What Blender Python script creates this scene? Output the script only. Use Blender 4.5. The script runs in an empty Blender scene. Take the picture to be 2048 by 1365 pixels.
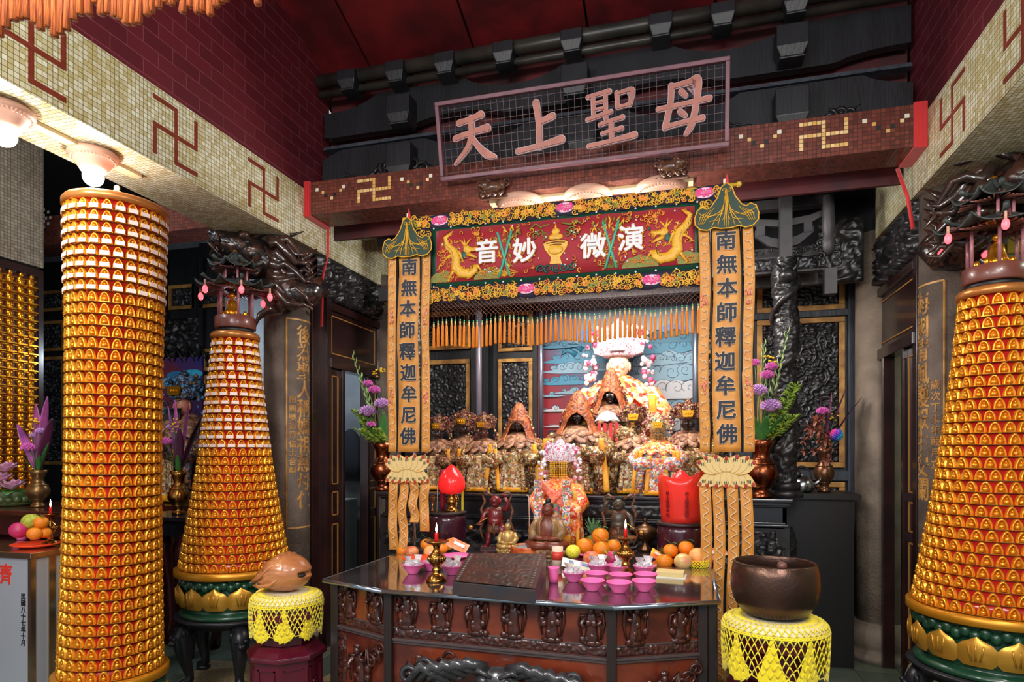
import bpy, bmesh, math, random
from mathutils import Vector, Matrix, noise
R = math.radians; PI = math.pi; TAU = 2*PI
sc = bpy.context.scene
col = sc.collection

# ---------------------------------------------------------------- camera
EYE = 1.6; YAW = R(15.4); F = 1258.0; HOR = 905.0
cd = bpy.data.cameras.new('camera'); cam = bpy.data.objects.new('camera', cd); col.objects.link(cam)
cam.location = (0, 0, EYE); cam.rotation_euler = (R(90), 0, YAW)
cd.sensor_width = 36; cd.lens = F/2048*36; cd.shift_y = (HOR-682.5)/2048; cd.clip_start = .05
sc.camera = cam

# ---------------------------------------------------------------- world, lights, exposure
sc.view_settings.view_transform = 'Standard'; sc.view_settings.look = 'None'
sc.view_settings.gamma = 1; sc.view_settings.use_curve_mapping = False
sc.view_settings.exposure = 0.4
w = bpy.data.worlds.new('world'); sc.world = w; w.use_nodes = True
w.node_tree.nodes['Background'].inputs[0].default_value = (.80, .88, 1, 1)
w.node_tree.nodes['Background'].inputs[1].default_value = .55

def lamp(name, kind, loc, rot, energy, color, size=1, sy=None):
    l = bpy.data.lights.new(name, kind); o = bpy.data.objects.new(name, l); col.objects.link(o)
    l.energy = energy; l.color = color; o.location = loc; o.rotation_euler = rot
    if kind == 'AREA':
        l.shape = 'RECTANGLE'; l.size = size; l.size_y = sy or size
    else:
        l.shadow_soft_size = size
    return o
# unseen area lights added above and behind the visitor to light the hall
lamp('hall_fill', 'AREA', (-2.0, .2, 3.5), (R(38), 0, R(-12)), 62, (1, .97, .92), .5, 1.4)
lamp('hall_fill', 'AREA', (1.0, .3, 3.5), (R(38), 0, R(14)), 52, (1, .97, .92), .5, 1.4)
lamp('hall_fill', 'AREA', (-.7, -1.6, 3.3), (R(62), 0, 0), 60, (1, .96, .9), 2.2, .5)
# unseen area light over the deities inside the shrine, hidden behind the valance
lamp('shrine_light', 'AREA', (-.62, 4.78, 2.92), (R(34), 0, 0), 24, (1, .95, .88), 1.5, .2)
# aisle lights
lamp('aisle_light', 'AREA', (-4.1, 2.6, 4.1), (R(15), 0, R(20)), 24, (.85, .93, 1), .3, 1.0)
lamp('aisle_light', 'AREA', (3.3, 4.2, 3.4), (0, 0, 0), 14, (.85, 1, .8), .3, 1.0)
lamp('room_light', 'POINT', (-3.45, 5.2, 2.6), (0, 0, 0), 24, (.75, .88, 1), .12)

# ---------------------------------------------------------------- pixel helpers (rays of the camera to real places)
def ray(px, py):
    u = (px-1024)/F; v = (HOR-py)/F; c, s = math.cos(YAW), math.sin(YAW)
    return Vector((-s+u*c, c+u*s, v))
def atY(px, py, Y): r = ray(px, py); t = Y/r.y; return Vector((r.x*t, Y, EYE+r.z*t))
def atZ(px, py, z): r = ray(px, py); t = (z-EYE)/r.z; return Vector((r.x*t, r.y*t, z))
def atX(px, py, X): r = ray(px, py); t = X/r.x; return Vector((X, r.y*t, EYE+r.z*t))

# ---------------------------------------------------------------- materials
def S(r, g, b):
    f = lambda c: (c/255/12.92) if c/255 <= .04045 else ((c/255+.055)/1.055)**2.4
    return (f(r), f(g), f(b), 1)
_m = {}
def _new(name):
    m = bpy.data.materials.new(name); m.use_nodes = True
    nt = m.node_tree; return m, nt, nt.nodes['Principled BSDF']
def _n(nt, t, **kw):
    n = nt.nodes.new(t)
    for k, v in kw.items(): setattr(n, k, v)
    return n
def mat(name, c, rough=.5, metal=0, c2=None, nscale=8, bump=0, bscale=40, emit=0, trans=0, coat=0, stretch=None, sheen=0, spec=None, detail=4, alpha=1, sss=0):
    if name in _m: return _m[name]
    m, nt, b = _new(name); L = nt.links
    b.inputs['Base Color'].default_value = c; b.inputs['Roughness'].default_value = rough; b.inputs['Metallic'].default_value = metal
    if spec is not None: b.inputs['Specular IOR Level'].default_value = spec
    if coat: b.inputs['Coat Weight'].default_value = coat; b.inputs['Coat Roughness'].default_value = .08
    if trans: b.inputs['Transmission Weight'].default_value = trans
    if sss: b.inputs['Subsurface Weight'].default_value = sss; b.inputs['Subsurface Scale'].default_value = .02
    if sheen: b.inputs['Sheen Weight'].default_value = sheen
    if alpha < 1: b.inputs['Alpha'].default_value = alpha
    if emit: b.inputs['Emission Color'].default_value = c; b.inputs['Emission Strength'].default_value = emit
    if c2 or bump:
        tc = _n(nt, 'ShaderNodeTexCoord'); mp = _n(nt, 'ShaderNodeMapping'); L.new(tc.outputs['Object'], mp.inputs[0])
        if stretch: mp.inputs['Scale'].default_value = stretch
    if c2:
        no = _n(nt, 'ShaderNodeTexNoise'); no.inputs['Scale'].default_value = nscale; no.inputs['Detail'].default_value = detail
        L.new(mp.outputs[0], no.inputs['Vector'])
        rp = _n(nt, 'ShaderNodeValToRGB'); rp.color_ramp.elements[0].position = .36; rp.color_ramp.elements[1].position = .64
        rp.color_ramp.elements[0].color = c; rp.color_ramp.elements[1].color = c2
        L.new(no.outputs[0], rp.inputs[0]); L.new(rp.outputs[0], b.inputs['Base Color'])
    if bump:
        n2 = _n(nt, 'ShaderNodeTexNoise'); n2.inputs['Scale'].default_value = bscale; n2.inputs['Detail'].default_value = 3
        L.new(mp.outputs[0], n2.inputs['Vector'])
        bp = _n(nt, 'ShaderNodeBump'); bp.inputs['Strength'].default_value = bump; bp.inputs['Distance'].default_value = .01
        L.new(n2.outputs[0], bp.inputs['Height']); L.new(bp.outputs[0], b.inputs['Normal'])
    _m[name] = m; return m
def patch(name, cols, scale=60, rough=.45, metal=.0, bump=.6):
    """cloth worked all over with coloured thread: cells of several colours"""
    if name in _m: return _m[name]
    m, nt, b = _new(name); L = nt.links
    tc = _n(nt, 'ShaderNodeTexCoord')
    wn = _n(nt, 'ShaderNodeTexNoise'); wn.inputs['Scale'].default_value = scale*.35
    mx = _n(nt, 'ShaderNodeMix', data_type='VECTOR'); mx.inputs[0].default_value = .06
    L.new(tc.outputs['Object'], wn.inputs['Vector']); L.new(tc.outputs['Object'], mx.inputs[4]); L.new(wn.outputs['Color'], mx.inputs[5])
    vo = _n(nt, 'ShaderNodeTexVoronoi'); vo.inputs['Scale'].default_value = scale
    L.new(mx.outputs[1], vo.inputs['Vector'])
    sp = _n(nt, 'ShaderNodeSeparateColor'); L.new(vo.outputs['Color'], sp.inputs[0])
    rp = _n(nt, 'ShaderNodeValToRGB'); rp.color_ramp.interpolation = 'CONSTANT'
    while len(rp.color_ramp.elements) < len(cols): rp.color_ramp.elements.new(.5)
    for i, c in enumerate(cols):
        rp.color_ramp.elements[i].position = i/len(cols); rp.color_ramp.elements[i].color = c
    L.new(sp.outputs[0], rp.inputs[0]); L.new(rp.outputs[0], b.inputs['Base Color'])
    bp = _n(nt, 'ShaderNodeBump'); bp.inputs['Strength'].default_value = bump; bp.inputs['Distance'].default_value = .006; bp.invert = True
    L.new(vo.outputs['Distance'], bp.inputs['Height']); L.new(bp.outputs[0], b.inputs['Normal'])
    b.inputs['Roughness'].default_value = rough; b.inputs['Metallic'].default_value = metal
    _m[name] = m; return m
def tiles(name, c1, c2, grout, size, rough=.3, sx=1, line=.06, bump=.5, big=None, off=0, coat=.0):
    """small square mosaic tiles on every face, each tile its own shade"""
    if name in _m: return _m[name]
    m, nt, b = _new(name); L = nt.links
    tc = _n(nt, 'ShaderNodeTexCoord')
    dv = _n(nt, 'ShaderNodeVectorMath', operation='DIVIDE'); dv.inputs[1].default_value = (size*sx, size*sx, size)
    L.new(tc.outputs['Object'], dv.inputs[0])
    fl = _n(nt, 'ShaderNodeVectorMath', operation='FLOOR'); fr = _n(nt, 'ShaderNodeVectorMath', operation='FRACTION')
    src = dv
    if off:      # running bond: shift along the wall by half on every second course
        s0 = _n(nt, 'ShaderNodeSeparateXYZ'); L.new(dv.outputs[0], s0.inputs[0])
        f0 = _n(nt, 'ShaderNodeMath', operation='FLOOR'); L.new(s0.outputs[2], f0.inputs[0])
        h0 = _n(nt, 'ShaderNodeMath', operation='MULTIPLY'); L.new(f0.outputs[0], h0.inputs[0]); h0.inputs[1].default_value = .5
        cb = _n(nt, 'ShaderNodeCombineXYZ'); L.new(h0.outputs[0], cb.inputs[0]); L.new(h0.outputs[0], cb.inputs[1])
        ad = _n(nt, 'ShaderNodeVectorMath', operation='ADD'); L.new(dv.outputs[0], ad.inputs[0]); L.new(cb.outputs[0], ad.inputs[1]); src = ad
    L.new(src.outputs[0], fl.inputs[0]); L.new(src.outputs[0], fr.inputs[0])
    ge = _n(nt, 'ShaderNodeNewGeometry'); ab = _n(nt, 'ShaderNodeVectorMath', operation='ABSOLUTE'); L.new(ge.outputs['True Normal'], ab.inputs[0])
    s1 = _n(nt, 'ShaderNodeSeparateXYZ'); s2 = _n(nt, 'ShaderNodeSeparateXYZ'); L.new(fr.outputs[0], s1.inputs[0]); L.new(ab.outputs[0], s2.inputs[0])
    acc = None
    for k in range(3):
        a = _n(nt, 'ShaderNodeMath', operation='SUBTRACT'); L.new(s1.outputs[k], a.inputs[0]); a.inputs[1].default_value = .5
        a2 = _n(nt, 'ShaderNodeMath', operation='ABSOLUTE'); L.new(a.outputs[0], a2.inputs[0])
        g = _n(nt, 'ShaderNodeMath', operation='GREATER_THAN'); L.new(a2.outputs[0], g.inputs[0]); g.inputs[1].default_value = .5-(line/sx if k < 2 else line)
        n_ = _n(nt, 'ShaderNodeMath', operation='LESS_THAN'); L.new(s2.outputs[k], n_.inputs[0]); n_.inputs[1].default_value = .5
        p = _n(nt, 'ShaderNodeMath', operation='MULTIPLY'); L.new(g.outputs[0], p.inputs[0]); L.new(n_.outputs[0], p.inputs[1])
        if acc is None: acc = p
        else:
            q = _n(nt, 'ShaderNodeMath', operation='MAXIMUM'); L.new(acc.outputs[0], q.inputs[0]); L.new(p.outputs[0], q.inputs[1]); acc = q
    wn = _n(nt, 'ShaderNodeTexWhiteNoise'); L.new(fl.outputs[0], wn.inputs[0])
    no = _n(nt, 'ShaderNodeTexNoise'); no.inputs['Scale'].default_value = 2.2; no.inputs['Detail'].default_value = 5; L.new(tc.outputs['Object'], no.inputs[0])
    av = _n(nt, 'ShaderNodeMix'); av.inputs[0].default_value = .62; L.new(wn.outputs[0], av.inputs[2]); L.new(no.outputs[0], av.inputs[3])
    rp = _n(nt, 'ShaderNodeValToRGB'); rp.color_ramp.elements[0].position = .33; rp.color_ramp.elements[1].position = .68
    rp.color_ramp.elements[0].color = c1; rp.color_ramp.elements[1].color = c2; L.new(av.outputs[0], rp.inputs[0])
    mx = _n(nt, 'ShaderNodeMix', data_type='RGBA'); L.new(acc.outputs[0], mx.inputs[0]); L.new(rp.outputs[0], mx.inputs[6]); mx.inputs[7].default_value = grout
    L.new(mx.outputs[2], b.inputs['Base Color'])
    ra = _n(nt, 'ShaderNodeMath', operation='MULTIPLY_ADD'); L.new(acc.outputs[0], ra.inputs[0]); ra.inputs[1].default_value = .5; ra.inputs[2].default_value = rough
    L.new(ra.outputs[0], b.inputs['Roughness'])
    nb = _n(nt, 'ShaderNodeMath', operation='MULTIPLY_ADD'); L.new(wn.outputs[0], nb.inputs[0]); nb.inputs[1].default_value = .25; L.new(acc.outputs[0], nb.inputs[2])
    bp = _n(nt, 'ShaderNodeBump'); bp.invert = True; bp.inputs['Strength'].default_value = bump; bp.inputs['Distance'].default_value = .003
    L.new(nb.outputs[0], bp.inputs['Height']); L.new(bp.outputs[0], b.inputs['Normal'])
    _m[name] = m; return m

black_wood = mat('black_wood', S(20, 20, 23), .42, c2=S(32, 32, 37), nscale=6, stretch=(1, 1, .15), bump=.2, bscale=60)
grey_wood = mat('grey_wood', S(58, 64, 74), .5, c2=S(40, 44, 52), nscale=7, stretch=(3, 3, .3), bump=.3, bscale=30)
carve_black = mat('carve_black', S(26, 25, 27), .32, c2=S(42, 40, 42), nscale=30)
dark_lacquer = mat('dark_lacquer', S(34, 20, 20), .22, c2=S(48, 26, 24), nscale=5, coat=.3)
gilt = mat('gilt', S(196, 140, 46), .38, .35, c2=S(150, 98, 36), nscale=18)
gilt_wood = mat('gilt_wood', S(190, 140, 70), .5, .1, c2=S(140, 96, 50), nscale=12)
gold = mat('gold', S(236, 160, 40), .22, .85)
gold_deep = mat('gold_deep', S(205, 130, 30), .3, .8)
brass = mat('brass', S(190, 140, 70), .22, 1, c2=S(150, 100, 45), nscale=20)
copper = mat('copper', S(150, 82, 50), .25, 1, c2=S(110, 58, 40), nscale=12)
steel = mat('steel', S(170, 172, 176), .22, 1)
white = mat('white_enamel', S(225, 220, 215), .45)
red_pl = mat('red_plastic', S(225, 40, 36), .3)
pink_pl = mat('pink_plastic', S(240, 110, 175), .35, sss=.2)
stone = mat('stone', S(96, 82, 72), .75, c2=S(70, 58, 50), nscale=6, bump=.6, bscale=60)
stone_pale = mat('stone_pale', S(140, 124, 108), .75, c2=S(110, 96, 84), nscale=5, bump=.6, bscale=50)
black_m = mat('black_paint', S(16, 15, 16), .5)
yellow_thread = mat('yellow_thread', S(240, 200, 60), .55)
orange_thread = mat('orange_thread', S(236, 142, 24), .6, c2=S(206, 112, 14), nscale=60, stretch=(1, 1, .1))
red_cloth = mat('red_cloth', S(200, 24, 26), .6, sheen=.3)
plaster = mat('plaster_pink', S(196, 150, 130), .6)

# ---------------------------------------------------------------- mesh building
class MB:
    def __init__(s): s.v = []; s.f = []; s.mi = []; s.sm = []; s.M = Matrix.Identity(4); s.k = 0; s.smooth = True
    def at(s, x=0, y=0, z=0, rx=0, ry=0, rz=0, sc_=1):
        s.M = Matrix.Translation((x, y, z)) @ Matrix.Rotation(rz, 4, 'Z') @ Matrix.Rotation(ry, 4, 'Y') @ Matrix.Rotation(rx, 4, 'X') @ Matrix.Scale(sc_, 4); return s
    def add(s, vs, fs, smooth=None):
        n = len(s.v); M = s.M
        s.v += [tuple(M @ Vector(p)) for p in vs]; s.f += [tuple(i+n for i in f) for f in fs]
        s.mi += [s.k]*len(fs); s.sm += [s.smooth if smooth is None else smooth]*len(fs); return s
    def box(s, cx, cy, cz, sx, sy, sz):
        x, y, z = sx/2, sy/2, sz/2
        vs = [(cx+a*x, cy+b*y, cz+c*z) for a in (-1, 1) for b in (-1, 1) for c in (-1, 1)]
        return s.add(vs, [(0, 1, 3, 2), (4, 6, 7, 5), (0, 4, 5, 1), (2, 3, 7, 6), (0, 2, 6, 4), (1, 5, 7, 3)], False)
    def bb(s, x0, x1, y0, y1, z0, z1): return s.box((x0+x1)/2, (y0+y1)/2, (z0+z1)/2, abs(x1-x0), abs(y1-y0), abs(z1-z0))
    def lathe(s, prof, n=24, c=(0, 0, 0), ex=1, ey=1, fold=0, nf=12, a0=0, a1=TAU, smooth=True, caps=True):
        full = abs(a1-a0-TAU) < 1e-6; m = n if full else n+1; vs = []; fs = []
        for r, z in prof:
            for i in range(m):
                a = a0+(a1-a0)*i/n; rr = r*(1+fold*math.sin(nf*a))
                vs.append((c[0]+rr*ex*math.cos(a), c[1]+rr*ey*math.sin(a), c[2]+z))
        for j in range(len(prof)-1):
            for i in range(n):
                i2 = (i+1) % m
                fs.append((j*m+i, j*m+i2, (j+1)*m+i2, (j+1)*m+i))
        if full and caps:
            if prof[0][0] > 1e-4: fs.append(tuple(range(m))[::-1])
            if prof[-1][0] > 1e-4: fs.append(tuple(range((len(prof)-1)*m, len(prof)*m)))
        return s.add(vs, fs, smooth)
    def cyl(s, c, r, h, n=20, r2=None): return s.lathe([(r, 0), (r if r2 is None else r2, h)], n, c)
    def ell(s, c, r, n=12, m=8, rot=None):
        if not hasattr(r, '__len__'): r = (r, r, r)
        vs = [(0, 0, -1)]; fs = []
        for j in range(1, m):
            t = -PI/2+PI*j/m
            for i in range(n): a = TAU*i/n; vs.append((math.cos(t)*math.cos(a), math.cos(t)*math.sin(a), math.sin(t)))
        vs.append((0, 0, 1)); q = Matrix.Identity(3) if rot is None else rot
        vs = [tuple(q @ Vector((p[0]*r[0], p[1]*r[1], p[2]*r[2]))+Vector(c)) for p in vs]
        for i in range(n):
            fs.append((0, 1+(i+1) % n, 1+i)); fs.append((len(vs)-1, 1+(m-2)*n+i, 1+(m-2)*n+(i+1) % n))
            for j in range(m-2): fs.append((1+j*n+i, 1+j*n+(i+1) % n, 1+(j+1)*n+(i+1) % n, 1+(j+1)*n+i))
        return s.add(vs, fs)
    def tube(s, pts, r, n=8, flat=None):
        """flat=(axis vector, factor): squash the section along an axis"""
        pts = [Vector(p) for p in pts]
        if not hasattr(r, '__len__'): r = [r]*len(pts)
        vs = []; fs = []; up = None
        for i, p in enumerate(pts):
            t = (pts[min(i+1, len(pts)-1)]-pts[max(i-1, 0)])
            if t.length < 1e-9: t = Vector((0, 0, 1))
            t.normalize()
            if up is None: up = t.orthogonal().normalized()
            up = (up-t*up.dot(t)); up = up.normalized() if up.length > 1e-6 else t.orthogonal().normalized()
            b = t.cross(up)
            for k in range(n):
                a = TAU*k/n; o = (up*math.cos(a)+b*math.sin(a))*r[i]
                if flat: ax = Vector(flat[0]); o = o-ax*o.dot(ax)*(1-flat[1])
                vs.append(tuple(p+o))
        for i in range(len(pts)-1):
            for k in range(n): fs.append((i*n+k, i*n+(k+1) % n, (i+1)*n+(k+1) % n, (i+1)*n+k))
        fs.append(tuple(range(n))[::-1]); fs.append(tuple(range((len(pts)-1)*n, len(pts)*n)))
        return s.add(vs, fs)
    def prism(s, poly, y0, y1):
        """outline in XZ extruded from y0 to y1"""
        n = len(poly); vs = [(p[0], y0, p[1]) for p in poly]+[(p[0], y1, p[1]) for p in poly]
        fs = [tuple(range(n)), tuple(range(n, 2*n))[::-1]]+[(i, n+i, n+(i+1) % n, (i+1) % n) for i in range(n)]
        return s.add(vs, fs, False)
    def grid(s, fn, nu, nv, smooth=True):
        vs = [fn(i/nu, j/nv) for j in range(nv+1) for i in range(nu+1)]
        fs = [(j*(nu+1)+i, j*(nu+1)+i+1, (j+1)*(nu+1)+i+1, (j+1)*(nu+1)+i) for j in range(nv) for i in range(nu)]
        return s.add(vs, fs, smooth)
    def text(s, body, size, y=0, ext=.002, off=0, x=0, z=0, bend=None):
        """characters standing in the XZ plane; off thickens the strokes"""
        vs, fs = text_mesh(body, size, ext, 0)
        sh = [(0, 0)]+([(off*math.cos(TAU*k/6), off*math.sin(TAU*k/6)) for k in range(6)] if off else [])
        for q, (dx, dz) in enumerate(sh):
            out = []
            for p in vs:
                r = (x+p[0]+dx, y-p[2]+.00004*q, z+p[1]+dz)
                if bend: r = bend(r)
                out.append(r)
            s.add(out, fs, False)
        return s
    def build(s, name, mats, parent=None, bevel=0, loc=None, solid=0):
        me = bpy.data.meshes.new(name)
        if not isinstance(mats, (list, tuple)): mats = [mats]
        me.from_pydata(s.v, [], s.f)
        for m in mats: me.materials.append(m)
        me.polygons.foreach_set('material_index', s.mi); me.polygons.foreach_set('use_smooth', s.sm)
        bm = bmesh.new(); bm.from_mesh(me)
        if bevel:
            ed = [e for e in bm.edges if len(e.link_faces) == 2 and e.calc_face_angle(0) > R(50)]
            bmesh.ops.bevel(bm, geom=ed, offset=bevel, segments=2, affect='EDGES', profile=.6, clamp_overlap=True)
        bmesh.ops.recalc_face_normals(bm, faces=bm.faces[:])
        bm.to_mesh(me); bm.free(); me.update()
        o = bpy.data.objects.new(name, me); col.objects.link(o)
        if parent: o.parent = parent
        if loc: o.location = loc
        if solid:
            mo = o.modifiers.new('thickness', 'SOLIDIFY'); mo.thickness = solid; mo.offset = 0
        return o
_tc = {}
def text_mesh(body, size, ext, off):
    k = (body, size, ext, off)
    if k in _tc: return _tc[k]
    c = bpy.data.curves.new('t', 'FONT'); c.body = body; c.size = size; c.extrude = ext; c.offset = off
    c.align_x = 'CENTER'; c.align_y = 'CENTER'; c.resolution_u = 3
    o = bpy.data.objects.new('t', c); col.objects.link(o); bpy.context.view_layer.update()
    me = bpy.data.meshes.new_from_object(o)
    r = ([tuple(v.co) for v in me.vertices], [tuple(p.vertices) for p in me.polygons])
    bpy.data.objects.remove(o); bpy.data.curves.remove(c); bpy.data.meshes.remove(me)
    _tc[k] = r; return r
def hn(p, sc_, seed=0):
    return noise.noise(Vector(p)*sc_+Vector((seed*7.3, seed*3.1, seed*1.7)))
def carve_h(x, z, sc_, seed):
    """height of a carved scrollwork relief, 0..1"""
    n = hn((x, 0, z), sc_, seed); n2 = hn((x, 3, z), sc_*2.3, seed+5)
    return .5+.5*math.sin(n*13+n2*3)
def relief(mb, x0, x1, z0, z1, y, depth, seed, sc_=9, res=.012, axis='Y', edge=True):
    """carved panel; axis Y: faces -Y, axis X: plane of constant x=y, faces the sign of depth"""
    nu = max(4, int(abs(x1-x0)/res)); nv = max(4, int(abs(z1-z0)/res))
    def fn(u, v):
        a = x0+(x1-x0)*u; z = z0+(z1-z0)*v
        h = carve_h(a, z, sc_, seed)*depth
        if edge and (u in (0, 1) or v in (0, 1)): h = 0
        return (a, y-h, z) if axis == 'Y' else (y+h, a, z)
    mb.grid(fn, nu, nv); return mb
def spiral(mb, cx, cz, r, turns=1.6, w=.004, y=0, a0=0, cw=1, n=16, r0=.12, th=.6):
    pts = []; rr = []
    for i in range(n+1):
        t = i/n; a = a0+cw*TAU*turns*t; q = r*(r0+(1-r0)*t)
        pts.append((cx+q*math.cos(a), y, cz+q*math.sin(a))); rr.append(w*(.6+.5*t))
    mb.tube(pts, rr, 4, flat=((0, 1, 0), th)); return pts[-1]

# ---------------------------------------------------------------- things, parts
def thing(name, label, cat, loc=(0, 0, 0), rotz=0, group=None):
    o = bpy.data.objects.new(name, None); col.objects.link(o); o.empty_display_size = .1
    o.location = loc; o.rotation_euler = (0, 0, rotz); o['label'] = label; o['category'] = cat
    if group: o['group'] = group
    return o
def tag(o, label, cat, group=None):
    o['label'] = label; o['category'] = cat
    if group: o['group'] = group
    return o
def struct(o): o['kind'] = 'structure'; return o
def stuff(o): o['kind'] = 'stuff'; return o
def dup(root, loc, rotz=None, label=None, group=None, scale=None):
    def cp(o, par):
        c = o.copy(); col.objects.link(c); c.parent = par
        for ch in list(o.children): cp(ch, c)
        return c
    r = cp(root, None); r.location = loc
    if rotz is not None: r.rotation_euler = (0, 0, rotz)
    if label: r['label'] = label
    if group: r['group'] = group
    if scale: r.scale = (scale,)*3
    return r
def inst(name, me, parent, loc=(0, 0, 0), rot=(0, 0, 0), scale=1):
    o = bpy.data.objects.new(name, me); col.objects.link(o); o.parent = parent; o.location = loc; o.rotation_euler = rot
    o.scale = (scale,)*3; return o
# ================================================================ STRUCTURE
XL, XR = -2.80, 1.37          # inner faces of the two long beams
CX = (XL+XR)/2
BZ0, BZ1 = 3.19, 3.61         # long beams
floor_mat = tiles('floor_tiles', S(70, 82, 70), S(96, 102, 88), S(50, 52, 46), .3, .35, line=.012, bump=.3)
m = MB(); m.bb(-9, 5.5, -3, 8, -.1, 0); struct(m.build('floor', floor_mat))
terr = mat('terrazzo', S(150, 130, 96), .6, c2=S(96, 80, 56), nscale=140, detail=1)
m = MB()
for x, y, a in ((-2.05, 4.3, 0), (-3.0, 3.7, .2), (.95, 3.9, .25), (1.6, 4.4, 0)):
    m.at(x, y, 0, rz=a); m.bb(-.42, .42, -.42, .42, 0, .004)
struct(m.build('trim_1', terr))

wall_red = tiles('red_brick', S(84, 20, 30), S(98, 26, 36), S(128, 62, 72), .085, .5, sx=2.4, line=.022, bump=.5, off=1)
m = MB(); m.bb(XL-.25, XL-.03, -2.5, 4.6, BZ1-.02, 6.5); struct(m.build('wall_left', wall_red))
m = MB(); m.bb(XR+.03, XR+.25, -2.5, 4.6, BZ1-.02, 6.5); struct(m.build('wall_right', wall_red))
roof_red = mat('roof_red', S(112, 22, 26), .5, c2=S(72, 16, 20), nscale=3, bump=.3, bscale=12)
m = MB()
SL = .336
def roofz(y): return 4.66+(4.55-y)*SL
xs = [-2.95, -2.42, -1.55, -.68, .2, 1.08, 1.6]
for a, b in zip(xs[:-1], xs[1:]):
    g = .009
    vs = []
    for x in (a+g, b-g):
        for y in (-.5, 7.0):
            for t in (0, .04): vs.append((x, y, roofz(y)+t))
    m.add(vs, [(0, 1, 3, 2), (4, 6, 7, 5), (0, 4, 5, 1), (2, 3, 7, 6), (0, 2, 6, 4), (1, 5, 7, 3)], False)
m.k = 1
vs = [(x, y, roofz(y)+.042) for x in (-3, 1.6) for y in (-.5, 7)]
m.add(vs, [(0, 1, 3, 2)], False)
struct(m.build('ceiling', [roof_red, black_m]))

back_mat = mat('wall_dark', S(34, 36, 42), .6, c2=S(24, 25, 30), nscale=4, bump=.2)
m = MB(); m.bb(XL-.35, 2.1, 6.2, 6.35, 0, 4.4); struct(m.build('wall_back', back_mat))
aisle_wall = mat('wall_grey', S(120, 124, 128), .8, c2=S(92, 96, 102), nscale=2)
m = MB(); m.bb(-8.5, -3.02, 6.0, 6.15, 0, 5); struct(m.build('wall_back', [aisle_wall]))
cream_wall = mat('wall_cream', S(170, 176, 150), .8, c2=S(150, 156, 130), nscale=3)
m = MB(); m.bb(2.16, 5.3, 6.0, 6.15, 0, 4.4); struct(m.build('wall_back', [cream_wall]))
m = MB(); m.bb(1.52, 2.16, 5.98, 6.15, 0, 4.4); struct(m.build('wall_back', [back_mat]))  # wall coloured dark to give the shade beyond the right side door
for x in (XL-.16, XR+.12):
    m = MB(); m.bb(x-.03, x+.03, 5.5, 6.25, 0, 4.4); struct(m.build('wall_left' if x < 0 else 'wall_right', back_mat))
m = MB(); m.bb(-8.5, -8.4, -1, 6.1, 0, 5); struct(m.build('wall_left', back_mat))
cream_wall = mat('wall_cream', S(170, 176, 150), .8, c2=S(150, 156, 130), nscale=3)
m = MB(); m.bb(4.2, 4.3, -1, 6.1, 0, 4.4); struct(m.build('wall_right', cream_wall))
m = MB(); m.bb(-8.5, XL-.25, -1, 6.1, 4.3, 4.35); m.bb(XR+.25, 4.3, -1, 6.1, 4.3, 4.35); struct(m.build('ceiling', mat('aisle_ceiling', S(48, 50, 54), .8)))
m = MB(); m.bb(XL-.4, XR+.4, 4.9, 6.3, 4.42, 4.46); struct(m.build('ceiling', black_m))

# ---- long mosaic beams
cream_tile = tiles('cream_mosaic', S(184, 170, 118), S(222, 220, 196), S(80, 72, 46), .025, .28, line=.055, bump=.4)
line_tile = tiles('rust_mosaic', S(112, 44, 30), S(128, 54, 38), S(110, 46, 32), .025, .3, line=.04, bump=.3)
MANJI = ["X.XXX", "X.X..", "XXXXX", "..X.X", "XXX.X"]   # arms drawn on a five by five scheme, each cell two tiles wide along the strokes
def manji_cells(n=9, t=1):
    """cells of an n by n grid: left-facing whirl as on the walls"""
    c = n//2; s_ = set()
    for i in range(n): s_.add((c, i)); s_.add((i, c))
    for i in range(c): s_.add((i, n-1)); s_.add((n-1, n-1-i)); s_.add((n-1-i, 0)); s_.add((0, i))
    return s_
def long_beam(x_in, x_out, y0, y1, label, places):
    m = MB(); m.bb(min(x_in, x_out), max(x_in, x_out), y0, y1, BZ0, BZ1)
    # keep tile grid on the face: real raised tiles of the fret
    m.k = 1; sgn = 1 if x_in > x_out else -1
    for yc, n in places:
        t = .025
        zc = round((BZ0+BZ1)/2/t)*t; yy = round(yc/t)*t
        c = n//2; L = c*t; h = t*.52
        th_ = [.001]
        def seg(ya, yb, za, zb):
            th_[0] += .0003
            m.bb(x_in-sgn*.002, x_in+sgn*th_[0], yy+min(ya, yb)-h, yy+max(ya, yb)+h, zc+min(za, zb)-h, zc+max(za, zb)+h)
        k = 1
        seg(0, 0, -L, L); seg(-L, L, 0, 0)
        seg(-k*L, 0, L, L); seg(k*L, k*L, 0, L); seg(0, k*L, -L, -L); seg(-k*L, -k*L, 0, -L)
    return tag(m.build('mosaic_beam', [cream_tile, line_tile]), label, 'beam')
long_beam(XL, XL-.44, -1.2, 5.6, 'long cream mosaic beam running back on the left, rust whirl signs on its face', [(2.12, 12), (2.95, 12), (3.72, 12)])
long_beam(XR, XR+.44, -1.2, 5.25, 'long cream mosaic beam running back on the right, above the right lantern', [(3.12, 12), (3.86, 12)])

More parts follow.
